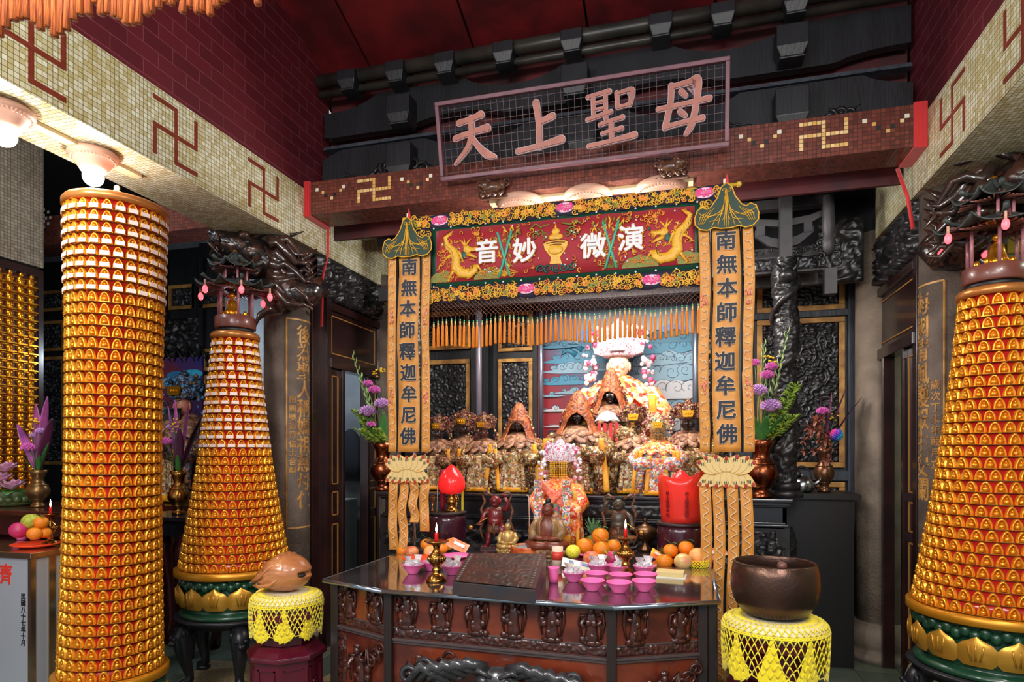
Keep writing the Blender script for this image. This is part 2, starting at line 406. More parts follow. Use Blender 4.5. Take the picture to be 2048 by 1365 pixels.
# ---- cross beam with gold signs
brown_tile = tiles('brown_mosaic', S(92, 44, 34), S(122, 62, 48), S(50, 26, 22), .025, .26, line=.06, bump=.6)
gold_tile = tiles('gold_mosaic', S(210, 160, 84), S(236, 204, 150), S(80, 50, 34), .025, .3, line=.06, bump=.4)
CY, CZ0, CZ1 = 4.2, 3.40, 3.65
m = MB(); m.bb(XL, XR, CY, CY+.26, CZ0, CZ1)
_done = set()
def tile_at(ix, iz, k):
    if (ix, iz) in _done: return
    _done.add((ix, iz)); m.k = k; t = .025; x = ix*t; z = iz*t
    m.bb(x, x+t, CY-.001, CY, z, z+t)
def fret(ix, iz, n=7, k=1):
    # 卍 with long arms, as tiles
    c = n//2
    for i in range(-c-2, c+3): tile_at(ix+i, iz, k)
    for j in range(-c, c+1): tile_at(ix, iz+j, k)
    for i in range(1, c+3):
        tile_at(ix-i, iz+c, k); tile_at(ix+i, iz-c, k)
    for j in range(1, c+1):
        tile_at(ix+c+2, iz+j, k); tile_at(ix-c-2, iz-j, k)
zi = int((CZ0+CZ1)/2/.025)
def ix_at(px, py): return int(atY(px, py, CY).x/.025)
fret(ix_at(742, 384), zi); fret(ix_at(1648, 272), zi)
def vee(ix):
    for a, b, k in ((-3, 2, 3), (-2, 1, 1), (-1, 0, 2), (0, -1, 1), (1, 0, 2), (2, 1, 1), (3, 2, 3)):
        tile_at(ix+a*2//1 if False else ix+a+(a//2), zi+b, k)
vee(ix_at(655, 395)); vee(ix_at(830, 375)); vee(ix_at(1527, 285)); vee(ix_at(1775, 250))
tag(m.build('mosaic_beam', [brown_tile, gold_tile, black_m, mat('white_tile', S(220, 214, 196), .3)]), 'brown mosaic cross beam with gold whirl signs, over the hanging valance', 'beam')

# red cloth bands tied round the two ends of the cross beam, with their tails
def ribbon(label, x0, x1, tail):
    m = MB()
    n = 7
    for i in range(n):
        a = x0+(x1-x0)*i/n; b = x0+(x1-x0)*(i+1)/n
        m.bb(a, b-.001, CY-.009-.003*(i % 2), CY-.001, CZ0-.008, CZ1+.008)
    m.bb(x0, x1, CY-.008, CY+.27, CZ0-.010, CZ0-.001)
    o = thing('red_ribbon', label, 'ribbon', (0, 0, 0)); m.build('band', red_cloth, o)
    m = MB(); m.tube(tail, .012, 6, flat=((0, 1, 0), .5)); m.build('tail', red_cloth, o)
ribbon('red cloth band tied round the left end of the brown cross beam', XL+.002, XL+.06, [(XL+.04, CY+.27, CZ0-.01), (XL+.02, CY+.3, 3.2), (XL+.01, CY+.24, 3.0), (XL+.012, CY+.22, 2.6)])
ribbon('red cloth band tied round the right end of the brown cross beam', XR-.075, XR-.002, [(XR-.08, CY+.27, CZ0-.01), (XR-.03, CY+.25, 3.2), (XR-.015, CY+.2, 2.98)])

# ---- lamp fittings on the beams
bulb_m = mat('bulb_glow', (1, .97, .92, 1), .5, emit=150)
glass_dark = mat('bulb_off', S(225, 225, 225), .2)
def lampfit(loc, label, group=None, k=1.0):
    o = thing('ceiling_lamp', label, 'lamp', loc, 0, group); o.scale = (k, k, k)
    m = MB(); m.lathe([(.13, 0), (.145, -.012), (.15, -.035), (.135, -.05), (.12, -.06), (.105, -.085), (.085, -.11), (.075, -.13), (.05, -.135)], 32)
    for i in range(40):
        a = TAU*i/40; m.ell((.128*math.cos(a), .128*math.sin(a), -.058), .006, 6, 4)
    m.build('plaster_rose', plaster, o)
    m = MB(); m.ell((0, 0, -.165), (.062, .062, .062), 20, 12); m.lathe([(.035, -.13), (.04, -.15)], 16); m.build('bulb', bulb_m, o)
    return o
LX = XL-.22
lampfit((LX, 2.62, BZ0), 'round plaster lamp with glowing bulb above the tall gold cylinder', None, .8)
lampfit((LX, 2.17, BZ0), 'round plaster lamp with glowing bulb at the left edge under the cream beam', None, .8)
lampfit((LX, 1.1, BZ0), 'round plaster lamp on the left cream beam nearest the visitor', None, .8)
for x, t in zip((-1.13, -.65, -.16), ('left', 'middle', 'right')):
    lampfit((x, CY+.13, CZ0), f'{t} one of three plaster lamps under the brown cross beam behind the valance', None, 1.12)
lampfit((XR+.22, 2.6, BZ0), 'round plaster lamp under the right cream beam before the right lantern')
m = MB(); m.bb(-1.35, .05, CY+.09, CY+.17, CZ0-.022, CZ0-.001); tag(m.build('conduit', mat('cream_strip', S(206, 180, 140), .5)), 'cream wooden cable strip joining the three lamps under the brown beam', 'conduit')
m = MB(); m.bb(LX-.03, LX+.03, .9, 2.9, BZ0-.02, BZ0-.001); tag(m.build('conduit', mat('cream_strip', S(206, 180, 140), .5)), 'cable strip along the underside of the left cream beam', 'conduit')

# ---- round stone pillars with engraved gilt couplets
def brace_text(mb, s_, size, R_, z_top, pitch, ang, off=.0, a_c=0):
    """characters down a curved face: column centred on angle ang (world angle) of radius R_"""
    for i, ch in enumerate(s_):
        vs, fs = text_mesh(ch, size, .0015, 0)
        for q, (dx, dz) in enumerate([(0, 0)]+([(off, 0), (-off, 0), (0, off), (0, -off)] if off else [])):
            out = []
            for p in vs:
                a = ang+(p[0]+dx)/R_; r = R_+p[2]-.00005*q
                out.append((r*math.cos(a), r*math.sin(a), z_top-i*pitch+p[1]+dz))
            mb.add(out, fs, False)
def curved_frame(mb, R_, a0, a1, z0, z1, w=.012):
    n = 14
    for k in range(n):
        t0 = a0+(a1-a0)*k/n; t1 = a0+(a1-a0)*(k+1)/n
        for z in (z0, z1):
            vs = [(r*math.cos(t), r*math.sin(t), zz) for t in (t0, t1) for r in (R_-.002, R_+.002) for zz in (z-w/2, z+w/2)]
            mb.add(vs, [(0, 1, 3, 2), (4, 6, 7, 5), (0, 4, 5, 1), (2, 3, 7, 6), (0, 2, 6, 4), (1, 5, 7, 3)], False)
    for a in (a0, a1):
        mb.tube([(R_*math.cos(a), R_*math.sin(a), z0), (R_*math.cos(a), R_*math.sin(a), z1)], w*.6, 6)
def pillar(x, y, r, ztop, label, mt, text=None, small=None, face=0, base=True):
    o = thing('stone_pillar', label, 'pillar', (x, y, 0))
    m = MB(); m.lathe([(r, .25), (r*1.01, 1.2), (r, ztop)], 48); m.build('shaft', mt, o)
    m = MB(); m.lathe([(r*1.5, 0), (r*1.5, .05), (r*1.2, .07), (r*1.3, .1), (r*1.45, .17), (r*1.3, .25), (r*1.02, .29), (r, .29)], 32); m.build('plinth', stone_pale, o)
    if text:
        s_ = 1 if abs(face) < 1 else -1
        m = MB(); curved_frame(m, r+.002, face-.98, face+.98, 1.02, 2.62)
        brace_text(m, text, .15, r+.002, 2.5, .142, face-.12*s_, .0022)
        if small: brace_text(m, small, .06, r+.002, 2.0, .068, face-.72*s_, .001)
        m.build('gilt_inscription', gilt_wood, o)
    return o
pillar(-3.02, 4.30, .17, BZ0, 'round brown stone pillar with gilt inscription beside the left lantern', stone, '後為聖人稱媽祖慈母仁', '南興號商眾信士合奉', 0)
pillar(1.58, 4.42, .18, BZ0, 'round brown stone pillar with gilt inscription beside the right lantern', stone, '海國清風護眾生安瀾', '歲次丁未年葭月立', PI)
pillar(-2.86, 5.62, .17, 3.3, 'plain round stone pillar at the far left corner behind the gladiolus', stone)
pillar(1.47, 5.52, .17, 3.3, 'plain round stone pillar at the far right corner by the side door', stone_pale)
# ================================================================ TIMBER OVER THE CROSS BEAM
TY = 4.5
m = MB(); m.bb(XL-.02, XR+.02, TY+.12, TY+.15, CZ1-.3, 5.1); struct(m.build('wall_back', mat('gable_red', S(88, 18, 24), .6, c2=S(50, 14, 18), nscale=3)))
def wave(x): return .5+.5*math.sin(x*6.1+.6)
def wavy_board(z0, z1, amp, y0, y1, ph, bottom=0):
    n = 90; pts = []
    for i in range(n+1):
        x = XL+(XR-XL)*i/n; s_ = max(0, math.sin(x*4.2+ph))**.7*amp; pts.append((x, z1-s_))
    low = [(XL+(XR-XL)*i/n, z0+bottom*max(0, math.sin((XL+(XR-XL)*i/n)*4.2+ph+1.9))**.6) for i in range(n, -1, -1)]
    mb = MB(); mb.prism(pts+low, y0, y1); return mb
tw = thing('timber_frame', 'black timber roof frame with wavy boards and bracket blocks over the brown beam', 'roof frame', (0, 0, 0))
wavy_board(4.12, 4.42, .10, TY-.02, TY+.05, .4, .06).build('wavy_board', black_wood, tw)
wavy_board(3.66, 4.0, .09, TY-.05, TY+.03, 1.7, 0).build('wavy_board', black_wood, tw)
m = MB()
for i in range(6): m.bb(XL, XR, TY-.04+.004*i, TY+.04, 4.02+.005*i, 4.03+.005*i)
m.build('rail', grey_wood, tw)
def purlin(z, y, r, mt):
    mb = MB(); mb.lathe([(r, XL), (r, XR)], 20)
    mb.v = [(p[2], y+p[0], z+p[1]) for p in mb.v]; mb.build('purlin', mt, tw)
pm = mat('purlin_wood', S(60, 56, 50), .35, c2=S(36, 34, 32), nscale=4)
purlin(4.53, TY-.1, .05, pm); purlin(4.44, TY-.08, .028, pm)
def block(x, z, y=TY-.12, s_=.1, h=.1):
    mb = MB()
    mb.bb(-s_, s_, -.07, .12, .02, h)
    mb.add([(-s_, -.07, .02), (s_, -.07, .02), (s_, .12, .02), (-s_, .12, .02), (-s_*.7, -.045, -.035), (s_*.7, -.045, -.035), (s_*.7, .1, -.035), (-s_*.7, .1, -.035)],
           [(0, 1, 5, 4), (1, 2, 6, 5), (2, 3, 7, 6), (3, 0, 4, 7), (4, 5, 6, 7)], False)
    mb.bb(-s_*.8, s_*.8, -.055, .1, -.05, -.035)
    return mb.build('bracket_block', black_wood, tw, bevel=.006, loc=(x, y, z))
for px, py in ((700, 150), (795, 135), (893, 118), (1010, 98), (1145, 75), (1322, 57), (1445, 35), (1590, 10)):
    p = atY(px, py, TY-.12); block(p.x, 4.44, s_=.075)
for px, py in ((800, 238), (1583, 105), (1150, 180)):
    p = atY(px, py, TY-.12); block(p.x, p.z, s_=.095, h=.16, y=TY-.1); 
for px, py in ((800, 320), (1583, 205), (1165, 270)):
    p = atY(px, py, TY-.15); block(p.x, CZ1+.07, s_=.1, h=.2, y=TY-.12)
# carved scroll wings beside the blocks
def leafscroll(name, mb_mt, parent, x, y, z, w, h, seed, flip=1):
    mb = MB(); rnd = random.Random(seed)
    for i in range(7):
        t = i/6
        cx = x+flip*w*(t-.5); cz = z+h*(.25+.3*math.sin(t*5+seed))*(1-.5*t)
        spiral(mb, cx, cz, h*(.34-.16*t), 1.5, h*.09*(1-.4*t), y-.01*rnd.random(), rnd.random()*6, 1 if i % 2 else -1, 14, th=.9)
    pts = [(x+flip*w*(t-.5), y, z+h*(.1+.75*max(0, t-.3)**1.4)) for t in [i/10 for i in range(11)]]
    mb.tube(pts, [h*.12*(1.1-t/10) for t in range(11)], 6)
    return mb.build(name, mb_mt, parent)
for px, py, f, sd in ((855, 318, 1, 1), (730, 340, -1, 2), (1515, 240, -1, 3), (1660, 215, 1, 4), (1250, 265, 1, 5)):
    p = atY(px, py, TY-.14); leafscroll('carved_scroll', carve_black, tw, p.x, TY-.12, CZ1+.02, .36, .2, sd, f)
m = MB(); m.bb(XL+.0, XR-.0, 3.02, 3.14, 4.95, 5.07)
tag(m.build('rafter', black_wood), 'dark timber rafter at the top left under the red roof', 'rafter')

# ================================================================ PLAQUE OVER THE BEAM
PW, PH, PY = 1.90, .50, 4.10
pq = thing('name_plaque', 'openwork plaque with four large characters in a mauve frame above the shrine', 'plaque', (-.69, PY, 3.49))
pq.rotation_euler = (R(13), 0, 0)
fm = mat('mauve_frame', S(120, 72, 84), .45, c2=S(98, 60, 72), nscale=10)
m = MB(); t = .026
m.bb(-PW/2, PW/2, -.02, .02, 0, t); m.bb(-PW/2, PW/2, -.02, .02, PH-t, PH); m.bb(-PW/2, -PW/2+t, -.02, .02, t, PH-t); m.bb(PW/2-t, PW/2, -.02, .02, t, PH-t)
m.build('frame', fm, pq, bevel=.004)
m = MB()
nx, nz = 44, 10
for i in range(1, nx): x = -PW/2+PW*i/nx; m.bb(x-.0011, x+.0011, .009, .0112, t, PH-t)
for i in range(1, nz): z = PH*i/nz; m.bb(-PW/2+t, PW/2-t, .0115, .0137, z-.0011, z+.0011)
m.build('wire_mesh', mat('wire_dark', S(70, 56, 60), .4, .6), pq)
def stroke(mb, pts, y0, y1, X=0, Z=0, s_=1, grow=0):
    pts = [(p[0], p[1], p[2]*.86) for p in pts]
    """one brush stroke: points (x, z, half width), rounded ends"""
    P = [Vector((p[0], p[1])) for p in pts]; W = [p[2]+grow for p in pts]
    # smooth resample
    Q = []; V = []
    n = 5
    for i in range(len(P)-1):
        a = P[max(i-1, 0)]; b = P[i]; c = P[i+1]; d = P[min(i+2, len(P)-1)]
        for k in range(n):
            t = k/n
            Q.append(.5*((2*b)+(c-a)*t+(2*a-5*b+4*c-d)*t*t+(3*b-a-3*c+d)*t**3)); V.append(W[i]*(1-t)+W[i+1]*t)
    Q.append(P[-1]); V.append(W[-1])
    Lf, Rt = [], []
    for i, p in enumerate(Q):
        dvec = (Q[min(i+1, len(Q)-1)]-Q[max(i-1, 0)]).normalized(); nn = Vector((-dvec.y, dvec.x))
        Lf.append(p+nn*V[i]); Rt.append(p-nn*V[i])
    def cap(p, d, r): 
        a = math.atan2(d.y, d.x); return [p+Vector((math.cos(a+PI/2-PI*k/6), math.sin(a+PI/2-PI*k/6)))*r for k in range(1, 6)]
    d1 = (Q[-1]-Q[-2]).normalized(); d0 = (Q[0]-Q[1]).normalized()
    poly = Lf+cap(Q[-1], d1, V[-1])+Rt[::-1]+cap(Q[0], d0, V[0])
    mb.prism([(X+p.x*s_, Z+p.y*s_) for p in poly], y0, y1)
BR = {
 '天': [[(-.26, .30, .06), (0, .34, .05), (.22, .40, .075)], [(-.36, .02, .06), (0, .09, .05), (.34, .14, .075)],
       [(0, .36, .06), (.0, .1, .065), (-.10, -.18, .055), (-.40, -.46, .025)], [(-.02, .05, .03), (.12, -.18, .06), (.30, -.36, .085), (.46, -.42, .04)]],
 '上': [[(-.04, .46, .07), (0, .1, .06), (-.01, -.34, .07)], [(.02, .10, .05), (.28, .18, .07)], [(-.46, -.38, .055), (0, -.33, .05), (.44, -.26, .08)]],
 '聖': [[(-.44, .42, .035), (-.2, .45, .035), (-.02, .47, .045)], [(-.34, .42, .035), (-.34, .1, .035)], [(-.10, .44, .035), (-.10, .0, .04)], [(-.32, .30, .025), (-.12, .31, .025)], [(-.32, .18, .025), (-.12, .19, .025)],
       [(-.46, .02, .035), (-.2, .07, .035), (0, .11, .04)], [(.12, .42, .04), (.13, .16, .035)], [(.12, .40, .03), (.30, .43, .035), (.42, .42, .045), (.36, .18, .035)], [(.14, .16, .03), (.36, .19, .03)],
       [(-.22, -.10, .035), (.05, -.05, .035), (.22, -.02, .045)], [(-.18, -.26, .03), (.2, -.21, .04)], [(.0, -.06, .045), (.0, -.4, .045)], [(-.44, -.46, .045), (0, -.42, .04), (.44, -.36, .065)]],
 '母': [[(-.22, .40, .055), (-.24, .1, .05), (-.34, -.30, .055)], [(-.22, .38, .045), (.1, .42, .05), (.26, .44, .065), (.22, 0, .055), (.14, -.32, .06), (.04, -.46, .035)],
       [(-.46, .03, .045), (0, .06, .04), (.46, .10, .055)], [(-.34, -.30, .045), (-.05, -.26, .04), (.34, -.22, .055)], [(-.04, .28, .05), (.04, .20, .04)], [(-.06, -.06, .05), (.03, -.14, .04)]]}
cm = mat('copper_letter', S(176, 102, 84), .45, c2=S(158, 88, 72), nscale=14); ce = mat('letter_edge', S(200, 168, 176), .4)
for ch, x in zip('天上聖母', (-.70, -.235, .235, .68)):
    mb = MB()
    for k, st in enumerate(BR[ch]): stroke(mb, st, -.026-.0006*k, -.0262+.02, x, PH*.5, .33)
    mb.k = 1
    for k, st in enumerate(BR[ch]): stroke(mb, st, -.016-.0004*k, .006, x, PH*.5, .33, .014)
    mb.build('character', [cm, ce], pq)
# the two carved lions that carry the plaque
lion_m = mat('lion_brown', S(66, 40, 32), .28, c2=S(96, 60, 42), nscale=30, coat=.3)
def lion(x, label, flip):
    o = thing('carved_lion', label, 'carved lion', (x, CY-.005, 3.42)); m = MB(); f = flip
    m.ell((0, -.05, .0), (.075, .05, .045), 12, 8); m.ell((f*.05, -.075, .012), .042, 12, 8)
    m.ell((-f*.06, -.04, .02), (.03, .03, .04), 10, 6); m.ell((f*.07, -.11, 0), (.022, .022, .016), 8, 6)
    for i in range(16): a = TAU*i/16; m.ell((f*.05+.042*math.cos(a), -.07, .014+.042*math.sin(a)), .012, 6, 5)
    for dx in (-.06, -.02, .03, .07): m.tube([(dx, -.05, -.02), (dx+f*.01, -.07, -.05), (dx+f*.02, -.085, -.055)], [.018, .014, .016], 6)
    spiral(m, -f*.09, .045, .03, 1.3, .008, -.03, 0, f)
    for s_ in (-1, 1): m.ell((f*.06+s_*.02, -.115, .025), .007, 6, 5)
    m.build('body', lion_m, o)
    m = MB(); m.bb(-.1, .1, -.03, 0, -.06, -.045); m.build('bracket', lion_m, o)
lion(atY(990, 368, CY).x, 'small carved lion bracket below the left part of the plaque', -1)
lion(atY(1343, 325, CY).x, 'small carved lion bracket below the right part of the plaque', 1)

# ================================================================ SHRINE BACK: PANELS, PAINTING, POSTS
BY = 5.85
def gpanel(parent, x0, x1, z0, z1, y, seed, fw=.045, depth=.022, sc_=17, carved=True, fmat=None):
    m = MB(); d = .03
    for a in ((x0, x1, z0, z0+fw), (x0, x1, z1-fw, z1), (x0, x0+fw, z0+fw, z1-fw), (x1-fw, x1, z0+fw, z1-fw)): m.bb(a[0], a[1], y-d, y, a[2], a[3])
    m.build('gilt_frame', fmat or gilt_wood, parent, bevel=.006)
    m = MB(); relief(m, x0+fw, x1-fw, z0+fw, z1-fw, y-.003, depth, seed, sc_, .0085); m.build('carved_panel', carve_black, parent)
ps = thing('panel_screen', 'dark panelled shrine door with gold framed carvings at the right rear', 'door panel', (0, 0, 0))
m = MB(); m.bb(.42, 1.33, BY, BY+.05, 0, 3.25); m.bb(1.31, 1.62, BY-.06, BY+.05, 0, 3.25); m.bb(.42, .56, BY-.04, BY, 0, 3.25); m.bb(.42, 1.4, BY-.05, BY, 3.13, 3.3)
m.bb(.5, 1.32, BY-.045, BY, 2.745, 2.80); m.bb(.5, 1.32, BY-.045, BY, 1.36, 1.44); m.build('door_frame', grey_wood, ps, bevel=.006)
gpanel(ps, .60, 1.29, 2.80, 3.10, BY-.01, 11); gpanel(ps, .60, 1.29, 1.47, 2.74, BY-.01, 12, sc_=13, depth=.032)
gpanel(ps, .60, 1.29, .5, 1.35, BY-.01, 13)
pl = thing('panel_screen', 'narrow black carved door leaf with gold strip left of the mauve pole', 'door panel', (0, 0, 0))
m = MB(); m.bb(-2.75, -1.81, BY+.06, BY+.1, 0, 4.0); m.bb(-2.02, -1.84, BY-.03, BY+.06, 0, 3.6); m.build('door_frame', black_wood, pl)
gpanel(pl, -2.62, -2.04, 1.2, 2.52, BY+.03, 14); gpanel(pl, -2.62, -2.04, 2.62, 3.0, BY+.03, 15)
pc = thing('panel_screen', 'black carved door leaf in gold frame left of the cloud painting', 'door panel', (0, 0, 0))
m = MB(); m.bb(-1.80, -1.36, BY, BY+.055, 0, 3.6); m.build('door_frame', black_wood, pc)
gpanel(pc, -1.745, -1.405, 1.3, 2.50, BY, 16, fw=.035, fmat=gilt_wood); gpanel(pc, -1.745, -1.405, 2.57, 2.95, BY, 17, fw=.035)
pr = thing('panel_screen', 'black carved door leaf in gold frame right of the cloud painting', 'door panel', (0, 0, 0))
m = MB(); m.bb(.11, .42, BY, BY+.055, 0, 3.6); m.build('door_frame', black_wood, pr)
gpanel(pr, .14, .40, 1.3, 2.50, BY, 18, fw=.03); gpanel(pr, .14, .40, 2.57, 2.95, BY, 19, fw=.03)

# painting: clouds and dragon claws on red and blue
def mural():
    o = thing('cloud_painting', 'painted panel of blue clouds and claws on red behind the deities', 'painting', (0, 0, 0))
    X0, X1, Z0, Z1 = -1.355, .105, 1.28, 3.1; y = BY+.0
    m, nt, b = _new('mural_ground'); L = nt.links; _m['mural_ground'] = m
    tc = _n(nt, 'ShaderNodeTexCoord'); sp = _n(nt, 'ShaderNodeSeparateXYZ'); L.new(tc.outputs['Object'], sp.inputs[0])
    no = _n(nt, 'ShaderNodeTexNoise'); no.inputs['Scale'].default_value = 2.5; L.new(tc.outputs['Object'], no.inputs[0])
    a = _n(nt, 'ShaderNodeMath', operation='MULTIPLY_ADD'); L.new(sp.outputs[2], a.inputs[0]); a.inputs[1].default_value = .22; a.inputs[2].default_value = .52
    c = _n(nt, 'ShaderNodeMath', operation='MULTIPLY_ADD'); L.new(sp.outputs[0], c.inputs[0]); c.inputs[1].default_value = .38; L.new(a.outputs[0], c.inputs[2])
    d = _n(nt, 'ShaderNodeMath', operation='MULTIPLY_ADD'); L.new(no.outputs[0], d.inputs[0]); d.inputs[1].default_value = .3; L.new(c.outputs[0], d.inputs[2])
    rp = _n(nt, 'ShaderNodeValToRGB'); e = rp.color_ramp.elements
    e[0].position = .62; e[0].color = S(132, 22, 32); e[1].position = 1.0; e[1].color = S(104, 122, 138)
    q = e.new(.76); q.color = S(92, 30, 52); q = e.new(.86); q.color = S(56, 78, 110)
    L.new(d.outputs[0], rp.inputs[0]); L.new(rp.outputs[0], b.inputs['Base Color']); b.inputs['Roughness'].default_value = .35
    mb = MB(); mb.bb(X0, X1, y, y+.02, Z0, Z1); mb.build('ground', m, o)
    cl = [mat('cloud_blue', S(50, 112, 138), .5), mat('cloud_pale', S(112, 142, 158), .5), mat('cloud_white', S(172, 172, 176), .5), mat('cloud_line', S(28, 60, 84), .5), mat('cloud_teal', S(36, 96, 120), .5), mat('deep_blue', S(24, 110, 190), .4)]
    mb = MB(); rnd = random.Random(4); k_ = [0]
    def puff(px, py, w, n, k):
        """bank of cloud: row of scalloped lobes tapering to a tail"""
        c = atY(px, py, y); 
        pts = []; 
        for i in range(n):
            t = i/(n-1); cx = c.x+(t-.5)*w; r = w*.16*(1-abs(t-.5)*1.1)*(1+.3*rnd.random()); cz = c.z+rnd.uniform(-.2, .3)*r
            for dd, kk in ((0, 3), (.006, k)):
                mb.k = kk; rr = r-dd; k_[0] += 1; yy = y-.001-.00012*k_[0]
                if rr > 0.004: mb.prism([(cx+rr*math.cos(TAU*j/18), cz+rr*.7*math.sin(TAU*j/18)) for j in range(18)], yy, yy+.0001)
            mb.k = 3; spiral(mb, cx, cz, r*.6, 1.1, .0022, y-.0022-.00012*k_[0], rnd.random()*6, 1, 12)
        mb.k = k; k_[0] += 1; yy = y-.001-.00012*k_[0]
        mb.prism([(c.x-w*.95, c.z-w*.10), (c.x-w*.3, c.z-w*.02), (c.x+w*.4, c.z-w*.03), (c.x+w*.85, c.z-w*.09), (c.x+w*.3, c.z-w*.14), (c.x-w*.4, c.z-w*.14)], yy, yy+.0001)
    for a_ in ((1165, 712, .5, 6, 0), (1190, 690, .42, 5, 4), (1150, 735, .4, 6, 1), (1130, 760, .36, 5, 0), (1160, 780, .3, 4, 1), (1330, 690, .55, 6, 0), (1350, 715, .5, 6, 1), (1365, 672, .42, 5, 4), (1330, 745, .6, 6, 1), (1340, 780, .6, 6, 2), (1360, 815, .5, 5, 1), (1350, 845, .5, 5, 2), (1112, 818, .2, 3, 2), (1118, 850, .16, 2, 2), (1105, 790, .16, 3, 1), (1300, 720, .4, 5, 1), (1320, 830, .44, 5, 2), (1120, 690, .26, 4, 4), (1300, 870, .5, 5, 2)):
        puff(*a_)
    mb.k = 5
    for px, py, w_ in ((1175, 672, .12), (1345, 664, .14)):
        c = atY(px, py, y); mb.prism([(c.x+w_*math.cos(a), c.z+w_*.5*math.sin(a)) for a in [TAU*k/24 for k in range(24)]], y-.0009, y-.0001)
    # claws of the dragon
    mb.k = 4
    for (px, py) in ((1118, 690), (1128, 705), (1140, 695), (1325, 668), (1345, 672), (1362, 665)):
        c = atY(px, py, y); s_ = 1 if px < 1240 else -1
        mb.tube([(c.x+s_*.12, y-.006, c.z-.03), (c.x+s_*.04, y-.006, c.z+.02), (c.x, y-.006, c.z+.0), (c.x-s_*.025, y-.006, c.z-.03)], [.028, .022, .018, .004], 6, flat=((0, 1, 0), .2))
    mb.k = 1
    for i in range(9):
        c = atY(1290+i*8, 668+i*5, y); mb.tube([(c.x, y-.007, c.z+.05), (c.x+.02, y-.007, c.z), (c.x, y-.007, c.z-.05)], .006, 5, flat=((0, 1, 0), .3))
    mb.v = [(min(max(v[0], X0+.005), X1-.005), v[1], v[2]) for v in mb.v]
    mb.build('painted_clouds', cl, o)
mural()
pole_m = mat('pole_mauve', S(120, 112, 124), .35, .3)
steel_blue = mat('steel_pole', S(120, 128, 142), .28, .7)
def post(x, y, r, z0, z1, label, mt):
    m = MB(); m.cyl((x, y, z0), r, z1-z0, 20); m.cyl((x, y, z0), r*1.6, .02, 20); tag(m.build('pole', mt), label, 'pole')
p = atY(957, 700, 5.5); post(p.x, 5.5, .03, 1.275, 3.4, 'mauve round pole standing on the altar behind the left row of deities', pole_m)
p = atY(1082, 700, 5.7); post(p.x, 5.7, .022, 1.275, 3.3, 'steel pole at the left edge of the cloud painting', steel_blue)
p = atY(1391, 700, 5.7); post(p.x, 5.7, .026, 1.275, 3.3, 'steel pole at the right edge of the cloud painting', steel_blue)
p = atY(1090, 860, 5.66); m = MB(); m.bb(p.x+.03, p.x+.09, 5.64, 5.7, 1.275, 1.8); tag(m.build('box', black_wood), 'small dark upright box at the foot of the cloud painting', 'box')

# ---- shrine lintel and post frame
sl = thing('shrine_lintel', 'black bracketed timber lintel of the shrine, right of the banner', 'lintel', (0, 0, 0))
LY = 5.0
m = MB(); m.bb(-2.6, .98, LY, LY+.08, 3.40, 3.47); m.bb(-2.6, .98, LY+.02, LY+.08, 2.93, 3.05); m.bb(-2.6, 1.3, LY+.3, LY+.36, 2.9, 3.2); m.build('beam', mat('lintel_grey', S(60, 56, 58), .5, c2=S(46, 44, 48), nscale=8), sl)
m = MB(); relief(m, .35, .98, 2.945, 3.04, LY+.016, .016, 31, 16, .01); relief(m, .99, 1.3, 2.9, 3.4, LY+.29, .02, 33, 10, .015); m.build('carved_strip', carve_black, sl)
lg = mat('lintel_grey', S(60, 56, 58))
m = MB()
cxp = .70
for s_ in (-1, 1):
    m.prism([(cxp+s_*.03, 3.10), (cxp+s_*.1, 3.12), (cxp+s_*.2, 3.2), (cxp+s_*.2, 3.25), (cxp+s_*.1, 3.19), (cxp+s_*.03, 3.17)], LY-.02, LY+.02)
    m.prism([(cxp+s_*.03, 3.26), (cxp+s_*.2, 3.28), (cxp+s_*.3, 3.33), (cxp+s_*.3, 3.37), (cxp+s_*.18, 3.33), (cxp+s_*.03, 3.31)], LY-.02, LY+.02)
    m.bb(cxp+s_*.13, cxp+s_*.19, LY-.03, LY+.03, 3.20, 3.28)
for x in (.95, 1.02): pass
m.build('bracket_arm', lg, sl, bevel=.004)
# hanging lotus bud post
m = MB(); m.lathe([(.02, 0), (.045, .03), (.05, .1), (.035, .14), (.045, .18), (.04, .3), (.035, .42)], 10, (.98, LY-.1, 2.95+.05)); m.bb(.95, 1.03, LY-.13, LY-.05, 2.72, 2.9); m.build('hanging_post', lg, sl)
m = MB(); 
for s_ in (-1, 1): 
    for i in range(4): spiral(m, .98+s_*.05, 2.94+i*.05, .03, 1.2, .008, LY-.12, i)
m.build('carving', carve_black, sl)
leafscroll('carving', carve_black, sl, .45, LY-.01, 3.06, .3, .1, 9); leafscroll('carving', carve_black, sl, .85, LY-.01, 3.06, .26, .1, 10)

def dragon_column(x, label):
    o = thing('dragon_column', label, 'column', (x, 4.92, 1.275))
    m = MB(); m.bb(-.04, .04, -.04, .04, 1.66, 2.2); m.build('post', lg, o)
    def fn(u, v):
        a = u*TAU; z = v*1.72; h = .018*carve_h(a*.12+v*.5, z, 13, 41)+.022*max(0, math.sin(a*1-z*9))
        r = .062+h; return (r*math.cos(a), r*math.sin(a), z)
    m = MB(); m.grid(fn, 40, 170); m.cyl((0, 0, 0), .12, .05, 12); m.cyl((0, 0, .05), .1, .06, 12)
    pts = []; rr = []
    for i in range(70):
        t = i/69; a = t*TAU*3.2; pts.append((.085*math.cos(a), .085*math.sin(a), .15+t*1.5)); rr.append(.024+.006*math.sin(t*60))
    m.tube(pts, rr, 8)
    m.ell((0, -.1, 1.58), (.06, .05, .05), 10, 8)
    for s_ in (-1, 1): m.tube([(s_*.03, -.1, 1.6), (s_*.07, -.09, 1.66), (s_*.08, -.07, 1.7)], [.014, .01, .003], 6)
    m.build('carved_shaft', carve_black, o)
